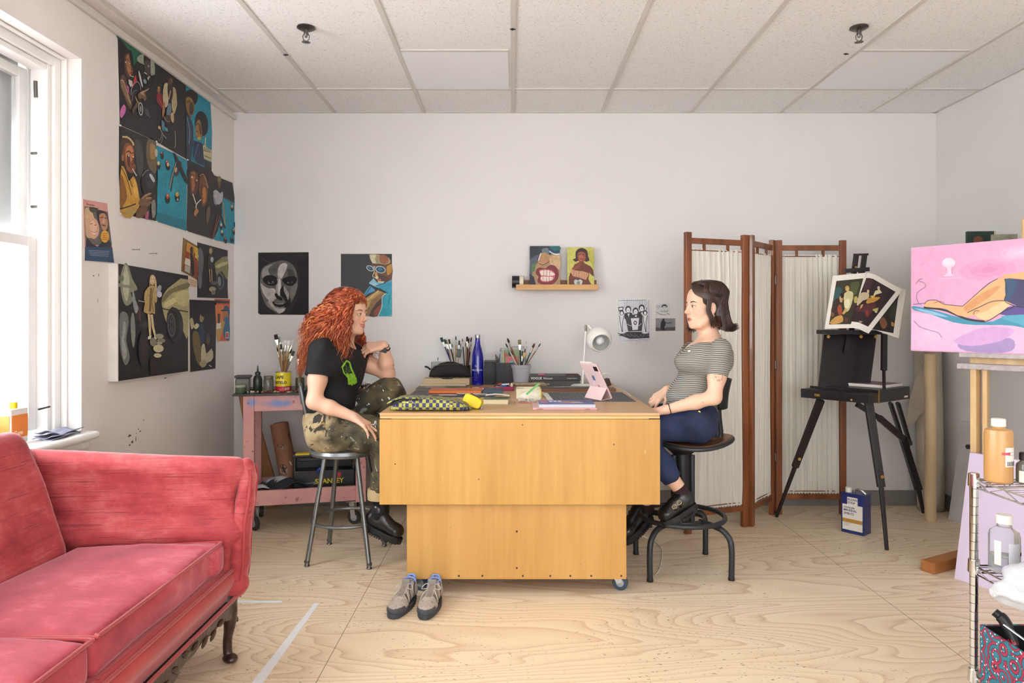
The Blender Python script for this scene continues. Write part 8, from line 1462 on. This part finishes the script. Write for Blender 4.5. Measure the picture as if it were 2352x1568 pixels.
# black tee
m_tee = vmat('black_cotton', .85, .25, 60, .3, 220)
S = SDF(); S.cap(chest+Vector((.0,-.085,.045)), chest+Vector((.02,.085,.045)), .098, None, .05); S.cap(chest+Vector((.012,-.03,-.02)), chest+Vector((.02,.04,-.02)), .108, None, .05); S.cap(chest, waist, .118, .122, .05); S.cap(waist+Vector((.0,-.05,0)), waist+Vector((0,.06,0)), .102, None, .05); S.cap(waist, hips+Vector((-.01,0,.03)), .122, .120, .05)
S.plane(hips+Vector((0,0,.085)), (.22,0,-1)); S.ell(P(797,790,3.74), (.070,.068,.05), None, .012, True)
for a, c in ((SN, EN), (SF, EF)): d = (c-a).normalized(); S.cap(a-d*.02, a+d*(.125 if a is SN else .10), .066, .070, .05, clip=[(a+d*(.115 if a is SN else .10), d)])
S.disp = lambda p: .0028*np.sin(p[:,2]*38+p[:,0]*30+np.sin(p[:,1]*22)*1.5)+.0022*np.sin(p[:,0]*55-p[:,2]*21)
gp_ = [((785,842),(797,827),(803,834),(810,850),(816,862),(818,874)), ((785,842),(792,856),(800,866),(803,874)), ((803,834),(808,852),(812,866))]
def inpoly(x, y):
    m_ = np.zeros(len(x), bool)
    def seg(a, b, w_):
        a, b = np.array(a, float), np.array(b, float); ab = b-a; q = np.stack([x, y], 1)-a; h_ = np.clip(q@ab/(ab@ab), 0, 1); return np.linalg.norm(q-ab*h_[:, None], axis=1) < w_
    for ch, w_ in (([(786,843),(796,828),(803,832),(807,846),(813,860),(817,874)], 1.5), ([(786,843),(790,856),(800,868)], 1.2)):
        for i in range(len(ch)-1): m_ |= seg(ch[i], ch[i+1], w_)
    for a, b, w_ in (((801,862),(802,881),2.6),((807,860),(808,882),3.0),((813,862),(814,880),2.8),((817,868),(818,878),2),((797,858),(801,866),1.8)): m_ |= seg(a, b, w_)
    m_ |= (np.sin(x*2.9+y*1.1)*np.sin(y*2.3-x) > .72) & (np.abs(x-800-(y-850)*.35) < 8) & (y > 836) & (y < 866)
    return m_
def teec(v):
    Y = v[:,1]; x = CX+v[:,0]/Y*F; y = CY-(v[:,2]-EH)/Y*F; m_ = inpoly(x, y) & (Y < 3.74); c = np.tile(np.array(lin('131418')), (len(v), 1)); c[m_] = lin('86c02c'); return c
bx = [(np.array([-.95, 3.55, 1.14]), np.array([-.80, 3.75, 1.22]))]
sdf_obj('tee_shirt', [S.mesh(.0036)], m_tee, red, teec)
# trousers
t = NT('paint_stained_canvas'); co = t.co(); n1 = t.noise(t.co(loc=(1,2,3)), 4.5, 6, .62); g = t.n('SeparateXYZ'); t.l(t.co(), g.inputs[0])
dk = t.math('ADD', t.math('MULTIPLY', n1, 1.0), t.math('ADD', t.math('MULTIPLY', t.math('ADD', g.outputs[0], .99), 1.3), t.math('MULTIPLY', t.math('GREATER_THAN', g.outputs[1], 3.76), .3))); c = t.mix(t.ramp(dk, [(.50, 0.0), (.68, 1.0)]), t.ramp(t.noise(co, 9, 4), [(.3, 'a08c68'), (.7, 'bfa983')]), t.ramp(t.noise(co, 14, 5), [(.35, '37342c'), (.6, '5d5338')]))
for sc_, th_, cc, lc in ((12, .665, '8a8d88', (5,1,1)), (13, .60, '35322b', (7,7,2)), (15, .65, '8a7434', (3,3,9)), (30, .66, '1f1d1c', (1,5,5)), (26, .67, 'dcdcd8', (2,8,1))): c = t.mix(t.ramp(t.noise(t.co(loc=lc), sc_, 4, .6, .8), [(th_-.015, 0.0), (th_+.01, 1.0)]), c, cc)
t.col(c); t.b.inputs['Roughness'].default_value = .85; t.bump(t.noise(co, 130, 4), .35, .004); m_trs = t.m
S = SDF(); S.cap(HN+Vector((-.005,0,.01)), HF+Vector((-.005,0,.01)), .122, None, .04); S.cap(hips+Vector((0,-.05,.07)), hips+Vector((0,.05,.07)), .105, None, .04); S.plane(hips+Vector((0,0,.115)), (-.22,0,1)); S.chain([HN+Vector((.02,0,.0)), KN], [.112,.086], .05); S.chain([HF, KF], [.105,.083], .05); S.chain([KN, KN*.4+AN*.6, AN+Vector((0,0,.055))], [.084,.072,.056], .04); S.chain([KF, AF+Vector((0,0,.03))], [.078,.058], .04)
S.plane(AN+Vector((0,0,.052)), (0,0,-1))
S.disp = lambda p: .005*np.sin(p[:,0]*30+p[:,2]*44+2*np.sin(p[:,1]*18))*np.cos(p[:,0]*16)+.003*np.sin(p[:,0]*70-p[:,2]*30+p[:,1]*20)
sdf_obj('trousers', [S.mesh(.0058)], m_trs, red)
M().lathe(AN+Vector((0,0,.035)), [(.050,0),(.064,0),(.066,.025),(.064,.055),(.056,.056)], 32).obj('trouser_cuff', mat('tan_cuff', 'bda57c', .85, var=.1), red, smooth=True)
# socks and boots
m_sock = mat('black_knit', '17171a', .9, bump=.4, bscale=300); m_lea = mat('black_leather', '1a1a1c', .32, var=.25, coat=.2); m_sole = mat('black_rubber_sole', '141416', .6)
def foot_frame(ank, heel, toe, up=(0,0,1)):
    f = (toe-heel).normalized(); u = Vector(up); u = (u-f*u.dot(f)).normalized(); s = f.cross(u); return f, u, s
def boot(parent, ank, heel, toe, name='boot', high=True, lace=True, up=(0,0,1)):
    f, u, s = foot_frame(ank, heel, toe, up); L = (toe-heel).length; Q = lambda a, b, c: heel+f*(a*L)+s*b+u*c; S = SDF()
    S.cap(Q(.14,0,.045), Q(.60,0,.038), .036, .038, .02, flat=(s, .95)); S.ell(Q(.78,0,.036), (L*.21,.047,.036), Matrix((f, s, u)).transposed(), .02); S.cap(Q(.18,0,.05), Q(.20,0,.105 if high else .07), .038, .036, .02); S.cap(Q(.50,0,.062), Q(.30,0,.085 if high else .065), .026, .03, .02)
    S.ops.append((lambda p, c0=A3(Q(0,0,.008)), n0=A3(-u): (p-c0)@n0, None, None, .003, 'cut')); bt = sdf_obj(name, [S.mesh(.0042)], m_lea, parent)
    b = M(); N = 30; ol = []
    for i in range(N):
        a = 2*math.pi*i/N; ca, sa = math.cos(a), math.sin(a); x = .5+.52*ca; wd = (.044 if x > .55 else .036+.016*max(0, x-.3))*(1.0); ol.append(Q(x, wd*math.copysign(abs(sa)**.9, sa), -.022))
    b.prism(ol, u*.034); b.obj('sole', m_sole, bt, bevel=.003)
    b = M()
    for i in range(1, 15): 
        for q in (-1, 1): b.box(Q(i/15.5, q*.042*math.sin(math.pi*i/15.5)**.6, -.020), (.009, .010, .012), Matrix((f, s, u)).transposed())
    b.obj('sole_tread', m_sole, bt)
    return bt, Q
b1, Q = boot(red, AN, P(836, 1207, 3.62)+Vector((0,0,.01)), P(922, 1240, 3.60)+Vector((0,0,.0)))
S = SDF(); S.chain([AN+Vector((0,0,.07)), AN+Vector((.004,0,-.03)), Q(.22,0,.07)], [.042,.041,.042], .01); sdf_obj('sock', [S.mesh(.005)], m_sock, red)
for i in range(4): M().tube(spline([Q(.34+.09*i,.026,.100-.012*i), Q(.35+.09*i,0,.114-.013*i), Q(.38+.09*i,-.026,.098-.012*i)], 4), .0022, 6).obj('lace', m_blk, b1)
for q in (-1, 1): M().tube(spline([Q(.36,0,.118), Q(.33,q*.025,.135), Q(.42,q*.045,.112), Q(.38,0,.116)], 5), .002, 6).obj('lace_bow', m_blk, b1)
b2, Q = boot(red, AF, AF+Vector((-.06,0,-.10)), AF+Vector((.17,-.03,-.085))); S = SDF(); S.chain([AF+Vector((0,0,.05)), Q(.22,0,.07)], [.034,.036], .01); sdf_obj('sock', [S.mesh(.006)], m_sock, red)
# watch, hair tie, ring
fa = (WF-EF).normalized(); x, y, _ = frame(fa)
M().tube([WF-fa*.022+(x*math.cos(a)+y*math.sin(a))*.0285 for a in [2*math.pi*i/24 for i in range(24)]], .0045, 8, closed=True).obj('watch_strap', m_blk, red, smooth=True); M().tube([WF-fa*.004+(x*math.cos(a)+y*math.sin(a))*.0275 for a in [2*math.pi*i/24 for i in range(24)]], .002, 8, closed=True).obj('hair_tie', m_blk, red, smooth=True)
M().box(WF-fa*.022+Vector((.004,-.028,-.006)), (.03,.008,.026), (0,R_(20),0)).obj('watch_face', m_blk, red, bevel=.003)
# hair: base volume and curls
random.seed(21); HP = lambda x, y, Y: P(x, y, Y)
m_hair = vmat('curly_hair', .38, .35, 50, 0, stretch=(1,1,.3)); OR_ = ['8f3414','a84220','bd5428','cb6a34','7a2a12','d88a52','9a3c1a']
S = SDF(); S.ell(L(-.022,0,.050), tuple(x*.93 for x in (.106,.092,.088)), Rm, .02); S.chain([L(-.05,.0,.05), HP(745,745,3.73), HP(722,790,3.70), HP(706,835,3.68)], [.088,.068,.048,.02], .05); S.chain([L(-.03,-.0775,.02), L(-.035,-.08,-.06), HP(776,790,3.63)], [.045,.04,.026], .03)
S.chain([L(-.02,.07,.0), HP(822,800,3.86), HP(840,812,3.86)], [.045,.035,.02], .03)
S.ell(L(.085,0,-.042), (.07,.060,.078), Rm, .015, True)
S.disp = lambda p: .003*np.sin(p[:,2]*95+p[:,0]*40)*np.sin(p[:,0]*80+p[:,1]*60)
def hc(v): r = np.random.RandomState(1); k = (np.sin(v[:,0]*120+v[:,1]*90+np.sin(v[:,2]*50)*2)*.5+.5)[:, None]; return np.array(lin('5a1d0c'))*(1-k)+np.array(lin('7c2d12'))*k
hr = sdf_obj('hair', [S.mesh(.006)], m_hair, red, hc); b = M()
def root(az, el, r=1.0): # around the head, az from the front, + = towards the viewer side
    a, e = R_(az), R_(el); return L(-.018+.103*math.cos(a)*math.cos(e)*r, -.084*math.sin(a)*math.cos(e)*r, .048+.086*math.sin(e)*r)
def toward(i): return random.choice(OR_)
for i in range(950):   # near side and back
    az = random.uniform(50, 178); el = random.uniform(5, 85); rt = root(az, el, 1.0); u = (az-50)/128
    ex_ = 800-100*u**.8+random.uniform(-12, 12); ey_ = random.uniform(770, 832)+38*u*random.random(); Yd = 3.58+.10*u+random.uniform(-.03,.05)
    if u > .38: ex_ = 735-55*random.random()*(1); ey_ = 760+random.random()*105; ex_ = min(ex_, 735-(ey_-760)*.40+random.uniform(-14,8)); Yd = 3.62+.14*random.random()
    md = root(az, el*.15-5, 1.22); e = HP(ex_, ey_, Yd); m2 = (md+e)/2+Vector((-.02*u, -.022*(1-u), .02)); lock(b, [rt, root(az, el*.55, 1.13), md, m2, e], random.uniform(.0022,.0046), toward(i), random.uniform(.005,.012), random.uniform(4,8), random.random()*6, 56)
for i in range(130):    # far side, falling past the raised hand
    az = random.uniform(-110, -35); el = random.uniform(5, 80); rt = root(az, el); e = HP(random.uniform(838, 876), random.uniform(790, 838), random.uniform(3.79, 3.90)) if i < 80 else HP(random.uniform(795, 845), random.uniform(780, 812), 3.88)
    lock(b, [rt, root(az, el*.5, 1.12), L(.02,.085,-.05), HP(828+random.uniform(-8,10), 785, 3.85), e], random.uniform(.0016,.0032), random.choice(OR_[:5]), random.uniform(.006,.012), random.uniform(4,8), random.random()*6, 52)
for i in range(240):    # crown and fringe
    az = random.uniform(-60, 60); el = random.uniform(48, 88); rt = root(az, el); az2 = az+random.uniform(-15, 15)+ (40 if az > -5 else -40)
    lock(b, [rt, root((az+az2)/2, el-12, 1.12), root(az2, max(18, el-38), 1.10), root(az2*1.25, 2, 1.12)], random.uniform(.0022,.0042), toward(i), random.uniform(.003,.008), random.uniform(2.5,5), random.random()*6, 40)
for i in range(70):
    az = random.uniform(-35, 45); lock(b, [root(az, 75, 1.05), root(az, 50, 1.10), root(az*1.1, 26, 1.10), root(az*1.2, random.uniform(2, 14), 1.10)], .0028, random.choice(OR_[1:6]), .005, 2.5, random.random()*6, 24)
for i in range(110):    # front lock by the cheek
    rt = root(random.uniform(48, 80), random.uniform(0, 60)); e = HP(random.uniform(776, 800), random.uniform(785, 826), 3.60); lock(b, [rt, root(62, 0, 1.12), HP(790+random.uniform(-8,6), 755, 3.62), e], random.uniform(.0018,.0036), toward(i), .009, 6, random.random()*6, 52)
for i in range(420):   # over the near shoulder
    az = random.uniform(70, 150); rt = root(az, random.uniform(0, 70), 1.02); e = HP(random.uniform(700, 792), random.uniform(752, 815), 3.60+.03*random.random()); lock(b, [rt, root(az, 0, 1.18), (rt+e)/2+Vector((-.01,-.045,.0)), e], random.uniform(.002,.0042), toward(i), random.uniform(.005,.011), random.uniform(4,7), random.random()*6, 52)
for i in range(70):    # stray thin curls
    az = random.uniform(60, 180); rt = root(az, random.uniform(0, 80)); u = random.random(); lock(b, [rt, root(az, 10, 1.28), HP(728-50*u+random.uniform(-12,14), 735+115*u, 3.7)], .0014, random.choice(OR_), .012, 5, random.random()*6, 36, sides=4)
b.obj('curls', m_hair, hr, smooth='all')['kind'] = 'stuff'
# ---------------------------------------------------------------- brown-haired person
brn = thing('person', 'person with a brown bob, striped grey tee and jeans seated on the swivel stool', 'person', (.95, 3.57, 0))
HC2 = P(1618, 702, 3.56); f2 = (-.955, -.29, -.02); S = SDF(); L2, Rm2 = head(S, HC2, f2, .97, 0)
nk0, nk1 = P(1634, 790, 3.57), P(1622, 745, 3.57); ch = P(1616, 835, 3.57); wa = P(1596, 905, 3.57); hp = P(1592, 965, 3.57)
s1_, e1, w1_ = P(1655, 806, 3.40), P(1640, 912, 3.36), P(1533, 940, 3.40); s2_, e2_, w2_ = P(1628, 808, 3.74), P(1596, 895, 3.78), P(1534, 895, 3.70)
k1, a1 = Vector((.600, 3.46, .725)), P(1563, 1125, 3.43); k2_, a2_ = Vector((.598, 3.70, .728)), P(1487, 1165, 3.70); h1, h2_ = P(1595, 968, 3.47), P(1592, 962, 3.67)
S.cap(nk0, nk1, .052, .050, .03); S.cap(P(1650,800,3.48), P(1640,800,3.66), .045, None, .04); S.cap(P(1625,806,3.50), P(1612,808,3.62), .05, None, .05); S.cap(ch+Vector((-.01,-.06,.02)), ch+Vector((-.01,.06,.02)), .085, None, .05); S.chain([ch, wa, hp], [.095,.088,.105], .05)
S.cap(P(1636,776,3.53), s1_+Vector((-.01,.05,.0)), .034, .030, .03); S.chain([s1_, s1_*.45+e1*.55, e1], [.048,.040,.034], .03); S.chain([e1, e1*.6+w1_*.4, w1_], [.035,.033,.023], .02); S.chain([s2_, e2_, w2_], [.048,.037,.024], .03); S.chain([h1, k1, a1], [.08,.055,.034], .03); S.chain([h2_, k2_, a2_], [.08,.055,.034], .03)
tA = hand(S, w1_, (-.93,.25,-.22), (-.2,-.3,.93), 1, (.35,.35,.38,.4), .06, (.8,.5,-.3), .25, .95); tB = hand(S, w2_, (-.80,-.28,-.52), (-.45,-.55,.70), -1, (.32,.30,.34,.4), .10, (.75,.62,-.2), .25, .95)
hb = [(HC2-Vector((.16,.13,.20)), HC2+Vector((.14,.13,.16))), (w1_-Vector((.20,.08,.10)), w1_+Vector((.04,.12,.07))), (w2_-Vector((.18,.14,.14)), w2_+Vector((.05,.06,.06)))]
lo, hi = S.bounds(); parts = [S.mesh(.0062, lo, hi, hb)]+[S.mesh(.0024, np.array(a, dtype=float), np.array(c, dtype=float)) for a, c in hb]
mk = [(P(1648+11*math.cos(i*.35), 866+8*math.sin(i*.35), 3.34), .0026, '6a564c') for i in range(18)]+[(P(1647+(2+i*.4)*math.cos(i*.9), 867+(2+i*.3)*math.sin(i*.9), 3.34), .0026, '6a564c') for i in range(14)]+[(P(1616, 924, 3.325), .003, '6a4a3c')]
sdf_obj('body', parts, m_skin, brn, skin_colour('e6bba0', 'a84c4c', L2, [Rm2], [], None, marks=mk)); head_parts(L2, Rm2, brn, '3a2218', '3a2a20', .97, 0)
# striped tee
t = NT('striped_grey_tee'); g = t.n('SeparateXYZ'); t.l(t.co(), g.inputs[0]); wz = t.math('ADD', t.math('MULTIPLY', g.outputs[2], 1.0), t.math('ADD', t.math('MULTIPLY', g.outputs[0], -.10), t.math('MULTIPLY', t.noise(t.co(), 7, 2), .022)))
st = t.math('FRACT', t.math('MULTIPLY', wz, 112.0)); t.col(t.mix(t.ramp(st, [(.30, 0.0), (.38, 1.0), (.92, 1.0), (.98, 0.0)]), 'b4b0a4', '5c5c58')); t.b.inputs['Roughness'].default_value = .85; t.bump(st, .12, .002); m_str = t.m
S = SDF(); S.cap(ch+Vector((-.015,-.075,.03)), ch+Vector((-.005,.08,.03)), .096, None, .05)
for yy in (3.50, 3.64): S.ell(P(1578, 832, yy), (.062,.060,.056), None, .05)
S.cap(ch, wa, .105, .100, .05); S.cap(wa+Vector((0,-.05,0)), wa+Vector((0,.05,0)), .092, None, .05); S.cap(wa, hp+Vector((.01,0,.04)), .105, .112, .05); S.ell(P(1556, 908, 3.57), (.050,.080,.040), None, .05); S.cap(P(1656,812,3.48), P(1652,812,3.66), .054, None, .05); S.cap(P(1655,830,3.50), P(1650,840,3.64), .055, None, .05)
S.plane(hp+Vector((0,0,.055)), (-.35,0,-1)); S.ell(P(1606,780,3.57), (.098,.108,.085), (0, R_(-30), 0), .012, True)
for a, c in ((s1_, e1), (s2_, e2_)): d = (c-a).normalized(); S.cap(a-d*.012, a+d*.13, .050, .054, .035, clip=[(a+d*.125, d)])
S.disp = lambda p: .0022*np.sin(p[:,2]*60+p[:,0]*35+np.sin(p[:,1]*25))
sdf_obj('striped_tee', [S.mesh(.0040)], m_str, brn)
M().tube([P(1660+10*math.sin(i*.5), 800-8*i/8, 3.36+.03*i) for i in range(2)], .001, 4).obj('seam', m_dark, brn) if False else None
# jeans
t = NT('dark_denim'); co = t.co(); t.col(t.ramp(t.noise(co, 7, 5), [(.3, '151f3c'), (.7, '26365e')])); t.b.inputs['Roughness'].default_value = .8; t.bump(t.noise(co, 260, 3), .3, .002); m_den = t.m
S = SDF(); S.cap(h1+Vector((.01,0,0)), h2_+Vector((.01,0,0)), .105, None, .05); S.cap(hp+Vector((0,-.04,.04)), hp+Vector((0,.04,.04)), .098, None, .04); S.chain([h1, k1], [.094,.070], .04); S.chain([h2_, k2_], [.094,.072], .04)
ca = k1*.16+a1*.84; S.chain([k1, k1*.4+a1*.6, ca], [.070,.055,.050], .04, clip=[(ca-(a1-k1).normalized()*.0, (a1-k1))]); S.chain([k2_, k2_*.2+a2_*.8], [.070,.050], .04); S.plane(hp+Vector((0,0,.105)), (.3,0,1))
S.disp = lambda p: .0028*np.sin(p[:,0]*50+p[:,2]*60+p[:,1]*20)
sdf_obj('jeans', [S.mesh(.0055)], m_den, brn); M().cyl(P(1606,946,3.375), P(1606,946,3.38), .006, n=12).obj('jeans_button', m_brs, brn)
# socks, buckled shoes
m_sk2 = mat('brown_knit', '3a2226', .9, bump=.4, bscale=300); m_bkl = mat('brass_buckle', 'd4c08a', .25, .9, var=0)
hl, te = P(1598, 1158, 3.43), P(1520, 1203, 3.41); b3, Q = boot(brn, a1, hl, te, 'buckled_shoe', False, up=(-.2,0,1)); S = SDF(); S.chain([a1+(k1-a1).normalized()*.055, a1, Q(.22,0,.055)], [.032,.034,.040], .01); sdf_obj('sock', [S.mesh(.005)], m_sk2, brn)
for i in (0, 1):
    c = Q(.42+.14*i, .0, .072-.006*i); f, u, s = foot_frame(a1, hl, te, (-.2,0,1)); sd = -1 if s.y > 0 else 1; c = Q(.40+.15*i, .030*sd, .064-.006*i); M().tube([c+f*.012*math.cos(a)+u*.010*math.sin(a)+s*sd*.010 for a in [2*math.pi*j/12 for j in range(12)]], .0018, 6, closed=True).obj('buckle', m_bkl, b3, smooth=True)
    M().tube([Q(.40+.15*i, .038*q, .040-.002*i+.040*(1-abs(q))) for q in (-1,-.6,-.2,.2,.6,1)], .007, 8).obj('strap', m_lea, b3, smooth=True)
hl2, te2 = P(1494, 1180, 3.72), P(1455, 1222, 3.66); te2 = hl2+(te2-hl2).normalized()*.215; b4, Q = boot(brn, a2_, hl2, te2, 'buckled_shoe', False, up=(-.3,0,1)); S = SDF(); S.chain([a2_+(k2_-a2_).normalized()*.08, a2_, Q(.22,0,.05)], [.034,.034,.038], .01); sdf_obj('sock', [S.mesh(.006)], m_sk2, brn)
fa = (w1_-e1).normalized(); x, y, _ = frame(fa); M().tube([w1_-fa*.012+(x*math.cos(a)+y*math.sin(a))*.0265 for a in [2*math.pi*i/24 for i in range(24)]], .002, 8, closed=True).obj('hair_tie', m_blk, brn, smooth=True)
M().ell(P(1583, 806, 3.455), (.007,.003,.004)).obj('white_bow', m_paper, brn)
# bob
BR_ = ['2c1812','382019','452a1f','57362a','301a14','3d241a']
def root2(az, el, r=1.0): a, e = R_(az), R_(el); return L2(-.016+.102*math.cos(a)*math.cos(e)*r, .083*math.sin(a)*math.cos(e)*r, .045+.088*math.sin(e)*r)
near_ = 1 if root2(90, 0).y < HC2.y else -1
S = SDF(); S.ell(L2(-.018,0,.046), tuple(x*.97 for x in (.103,.084,.089)), Rm2, .02); S.chain([L2(-.05,0,.02), L2(-.060,0,-.05), L2(-.064,0,-.08)], [.068,.060,.035], .03)
for q in (-1, 1): S.chain([L2(-.045,.050*q,.03), L2(-.055,.060*q,-.05), L2(-.055,.062*q,-.10)], [.030,.026,.014], .03)
S.chain([L2(.0,-.075*near_,.01), L2(.02,-.080*near_,-.07), L2(.04,-.075*near_,-.115)], [.03,.030,.016], .03)
S.ell(L2(.095,0,-.040), (.062,.062,.068), Rm2, .012, True); S.ell(L2(.0,.092*near_,-.02), (.028,.030,.040), Rm2, .01, True)
def hc2(v): k = (np.sin(v[:,0]*150+v[:,1]*110)*.5+.5)[:, None]; return np.array(lin('2a1711'))*(1-k)+np.array(lin('3a221a'))*k
hr2 = sdf_obj('hair', [S.mesh(.0055)], m_hair, brn, hc2); b = M()
for i in range(900):
    az = random.uniform(-178, 178); q = az*near_; el0 = random.uniform(60, 88); front = abs(az) < 62
    if front: az2 = (88+random.uniform(0, 40))*(1 if q > -18 else -1)*near_
    else: az2 = az*1.0+random.uniform(-8, 8)
    nearside = az2*near_ > 0; r_ = random.uniform(1.02, 1.09)
    drop = random.uniform(-.128, -.098); a3 = az2+random.uniform(-6, 6); mid2 = root2(a3, -22, 1.07*r_)
    if nearside and abs(az2) < 108: mid2 = root2(112*near_, -20, 1.08); a3 = random.uniform(104, 135)*near_
    e = root2(a3, 0, 1.10*r_); o0 = L2(0,0,0); uz = (Rm2 @ Vector((0,0,1))); e = e+uz*(drop-.045)*.97+(e-o0).normalized()*random.uniform(.0, .018)
    fl = (e-root2(a3, 0, .3)); fl.z = 0; e2 = e+fl.normalized()*random.uniform(.010,.040)*(1 if abs(a3) > 120 else .4)+Vector((0,0,random.uniform(-.006,.004)))
    lock(b, [root2(az if not front else q*near_*.6, el0, 1.03), root2((az+az2)/2 if not front else az*.7+az2*.3, 46, 1.08*r_), root2(az2, 14, 1.09*r_), mid2, e, e2], random.uniform(.0020,.0036), random.choice(BR_), .0012, 1.5, random.random()*6, 30, sides=4)
for i in range(60):    # in front of the ear
    u = random.random(); lock(b, [root2((-8+10*u)*near_, 76, 1.06), root2((30+20*u)*near_, 52, 1.11), root2((66+14*u)*near_, 22, 1.10), L2(.034-.022*u, .078*near_, -.020), L2(.022-.030*u, .080*near_, -.070), L2(.012-.04*u, .076*near_, -.122+.012*random.random())], random.uniform(.0018,.003), random.choice(BR_), .002, 1, random.random()*6, 36, sides=4)
for i in range(110):    # side swept fringe
    u = i/109; lock(b, [root2((-16+8*u)*near_, 76, 1.07), root2((6+30*u)*near_, 40-u, 1.12), root2((28+34*u)*near_, 12+6*u, 1.13), root2((58+26*u)*near_, -6, 1.11), root2(94*near_, -22, 1.10)], .003, random.choice(BR_), 0, 0, 0, 30, sides=4)
for i in range(60):    # far side lock beside the cheek
    lock(b, [root2(-20*near_, 74, 1.04), root2(-55*near_, 40, 1.06), root2(-72*near_, 5, 1.08), L2(.028+.01*math.sin(i), -.075*near_, -.085), L2(.040+.02*math.sin(i*2), -.070*near_, -.135+.01*math.cos(i))], .0036, random.choice(BR_), 0, 0, 0, 30, sides=4)
b.obj('hair_strands', m_hair, hr2, smooth='all')['kind'] = 'stuff'
# ================================================================ hiking shoes on the floor
m_sue = vmat('grey_suede_mesh', .8, .25, 90, .5, 200); m_grs = mat('grey_rubber', '3b4046', .6, var=.2); m_lc = mat('pale_lace', 'b9b0a6', .8); m_bl2 = mat('periwinkle_lining', '7f97d0', .8)
def hiker(lab, heel, toe):
    th = thing('hiking_shoe', lab, 'shoe', (heel+toe)/2, 'grey hiking shoes by the desk'); f = (toe-heel).normalized(); u = Vector((0,0,1)); s = f.cross(u); L = .275; Q = lambda a, b, c: heel+f*(a*L)+s*b+u*c; Rf = Matrix((f, s, u)).transposed(); S = SDF()
    S.cap(Q(.16,0,.055), Q(.62,0,.040), .038, .036, .03); S.ell(Q(.76,0,.034), (L*.25,.048,.036), Rf, .03); S.cap(Q(.17,0,.06), Q(.16,0,.095), .038, .037, .02); S.cap(Q(.58,0,.058), Q(.36,0,.100), .026, .024, .02); S.ell(Q(.20,0,.125), (.052,.026,.04), Rf, .008, True); S.plane(Q(0,0,.018), (0,0,-1), .003)
    A_, B_ = np.array(lin('b7aa9f')), np.array(lin('4a4c50'))
    def c_(v): q = (v-np.array(heel)); a = q@np.array(f)/L; z = q[:,2]; ss = np.abs(q@np.array(s)); k = ((a > .80) & (z < .052)) | ((z < .040)) | ((np.sin(a*38+z*60) > .75) & (ss > .018) & (a < .75)) | ((a < .12) & (z < .07)); o = np.where(k[:, None], B_, A_); o[(a > .30) & (a < .66) & (ss < .014)] = lin('8f8279'); return o
    up = sdf_obj('upper', [S.mesh(.0042)], m_sue, th, c_)
    b = M(); N = 34; ol = [Q(.5+.53*math.cos(a), (.050+.004*math.cos(a))*math.copysign(abs(math.sin(a))**.85, math.sin(a)), .004) for a in [2*math.pi*i/N for i in range(N)]]; b.prism(ol, u*.024); b.obj('sole', m_grs, th, bevel=.004)
    b = M()
    for i in range(13):
        for q in (-1, 1): b.box(Q(.06+i/14, q*.044*math.sin(math.pi*(.06+i/14))**.6, .007), (.011,.012,.013), Rf)
    b.obj('sole_tread', m_sole, th)
    for i in range(5):
        a, z = .38+.075*i, .104-.011*i
        for q in (-1, 1): M().tube(spline([Q(a,-.026*q,z-.016), Q(a+.02,0,z+.004), Q(a+.045,.026*q,z-.022)], 4), .0024, 6).obj('lace', m_lc, th)
    for q in (-1, 1): M().tube(spline([Q(.40,0,.108), Q(.36,q*.03,.118), Q(.46,q*.045,.100), Q(.43,0,.105)], 5), .0024, 6).obj('lace_bow', m_lc, th); M().tube(spline([Q(.40,0,.106), Q(.55,q*.03,.09), Q(.62,q*.045,.05)], 5), .0022, 6).obj('lace', m_lc, th)
    M().grid(lambda a, c: Q(.34-.02*a, -.020+.04*c, .098+.040*a), 4, 6).obj('tongue', mat('grey_tongue', '8d8781', .8), th, smooth='all', solid=.008)
    M().tube(spline([Q(.06,.012,.10), Q(.0,.016,.125), Q(.02,-.016,.125), Q(.06,-.012,.10)], 5), .006, 8).obj('pull_loop', m_bl2, th, smooth=True); M().tube([Q(.16+.075*math.cos(a), .030*math.sin(a), .110-.012*math.cos(a)) for a in [2*math.pi*i/20 for i in range(20)]], .006, 8, closed=True).obj('collar_lining', m_bl2, th, smooth=True); th.scale = (.90, .90, .80)
t1_, t2__ = PZ(903,1420), PZ(975,1422); d = Vector((.20,.98,0)).normalized(); hiker('left one of the pair of grey hiking shoes in front of the desk', t1_+Vector((.20,.98,0)).normalized()*.25, t1_); hiker('right one of the pair of grey hiking shoes in front of the desk', t2__+Vector((.10,.99,0)).normalized()*.25, t2__)
# power strip and wires under the swivel stool
one(M().tube(spline([P(1462,1180,3.9), P(1466,1212,3.85), PZ(1480,1232,.02), PZ(1500,1240,.004), PZ(1520,1262,.004), PZ(1517,1300,.004), PZ(1506,1320,.004)], 8), .0022, 6), 'white_cable', m_paper, 'thin pale cable hanging from the desk and curving over the floor by the stool', 'cable', smooth=True)
one(M().box(P(1470, 1205, 4.3), (.13, .12, .15)), 'black_box', m_blk, 'black box on the floor behind the desk base, under the brown-haired person', 'box', bevel=.006)
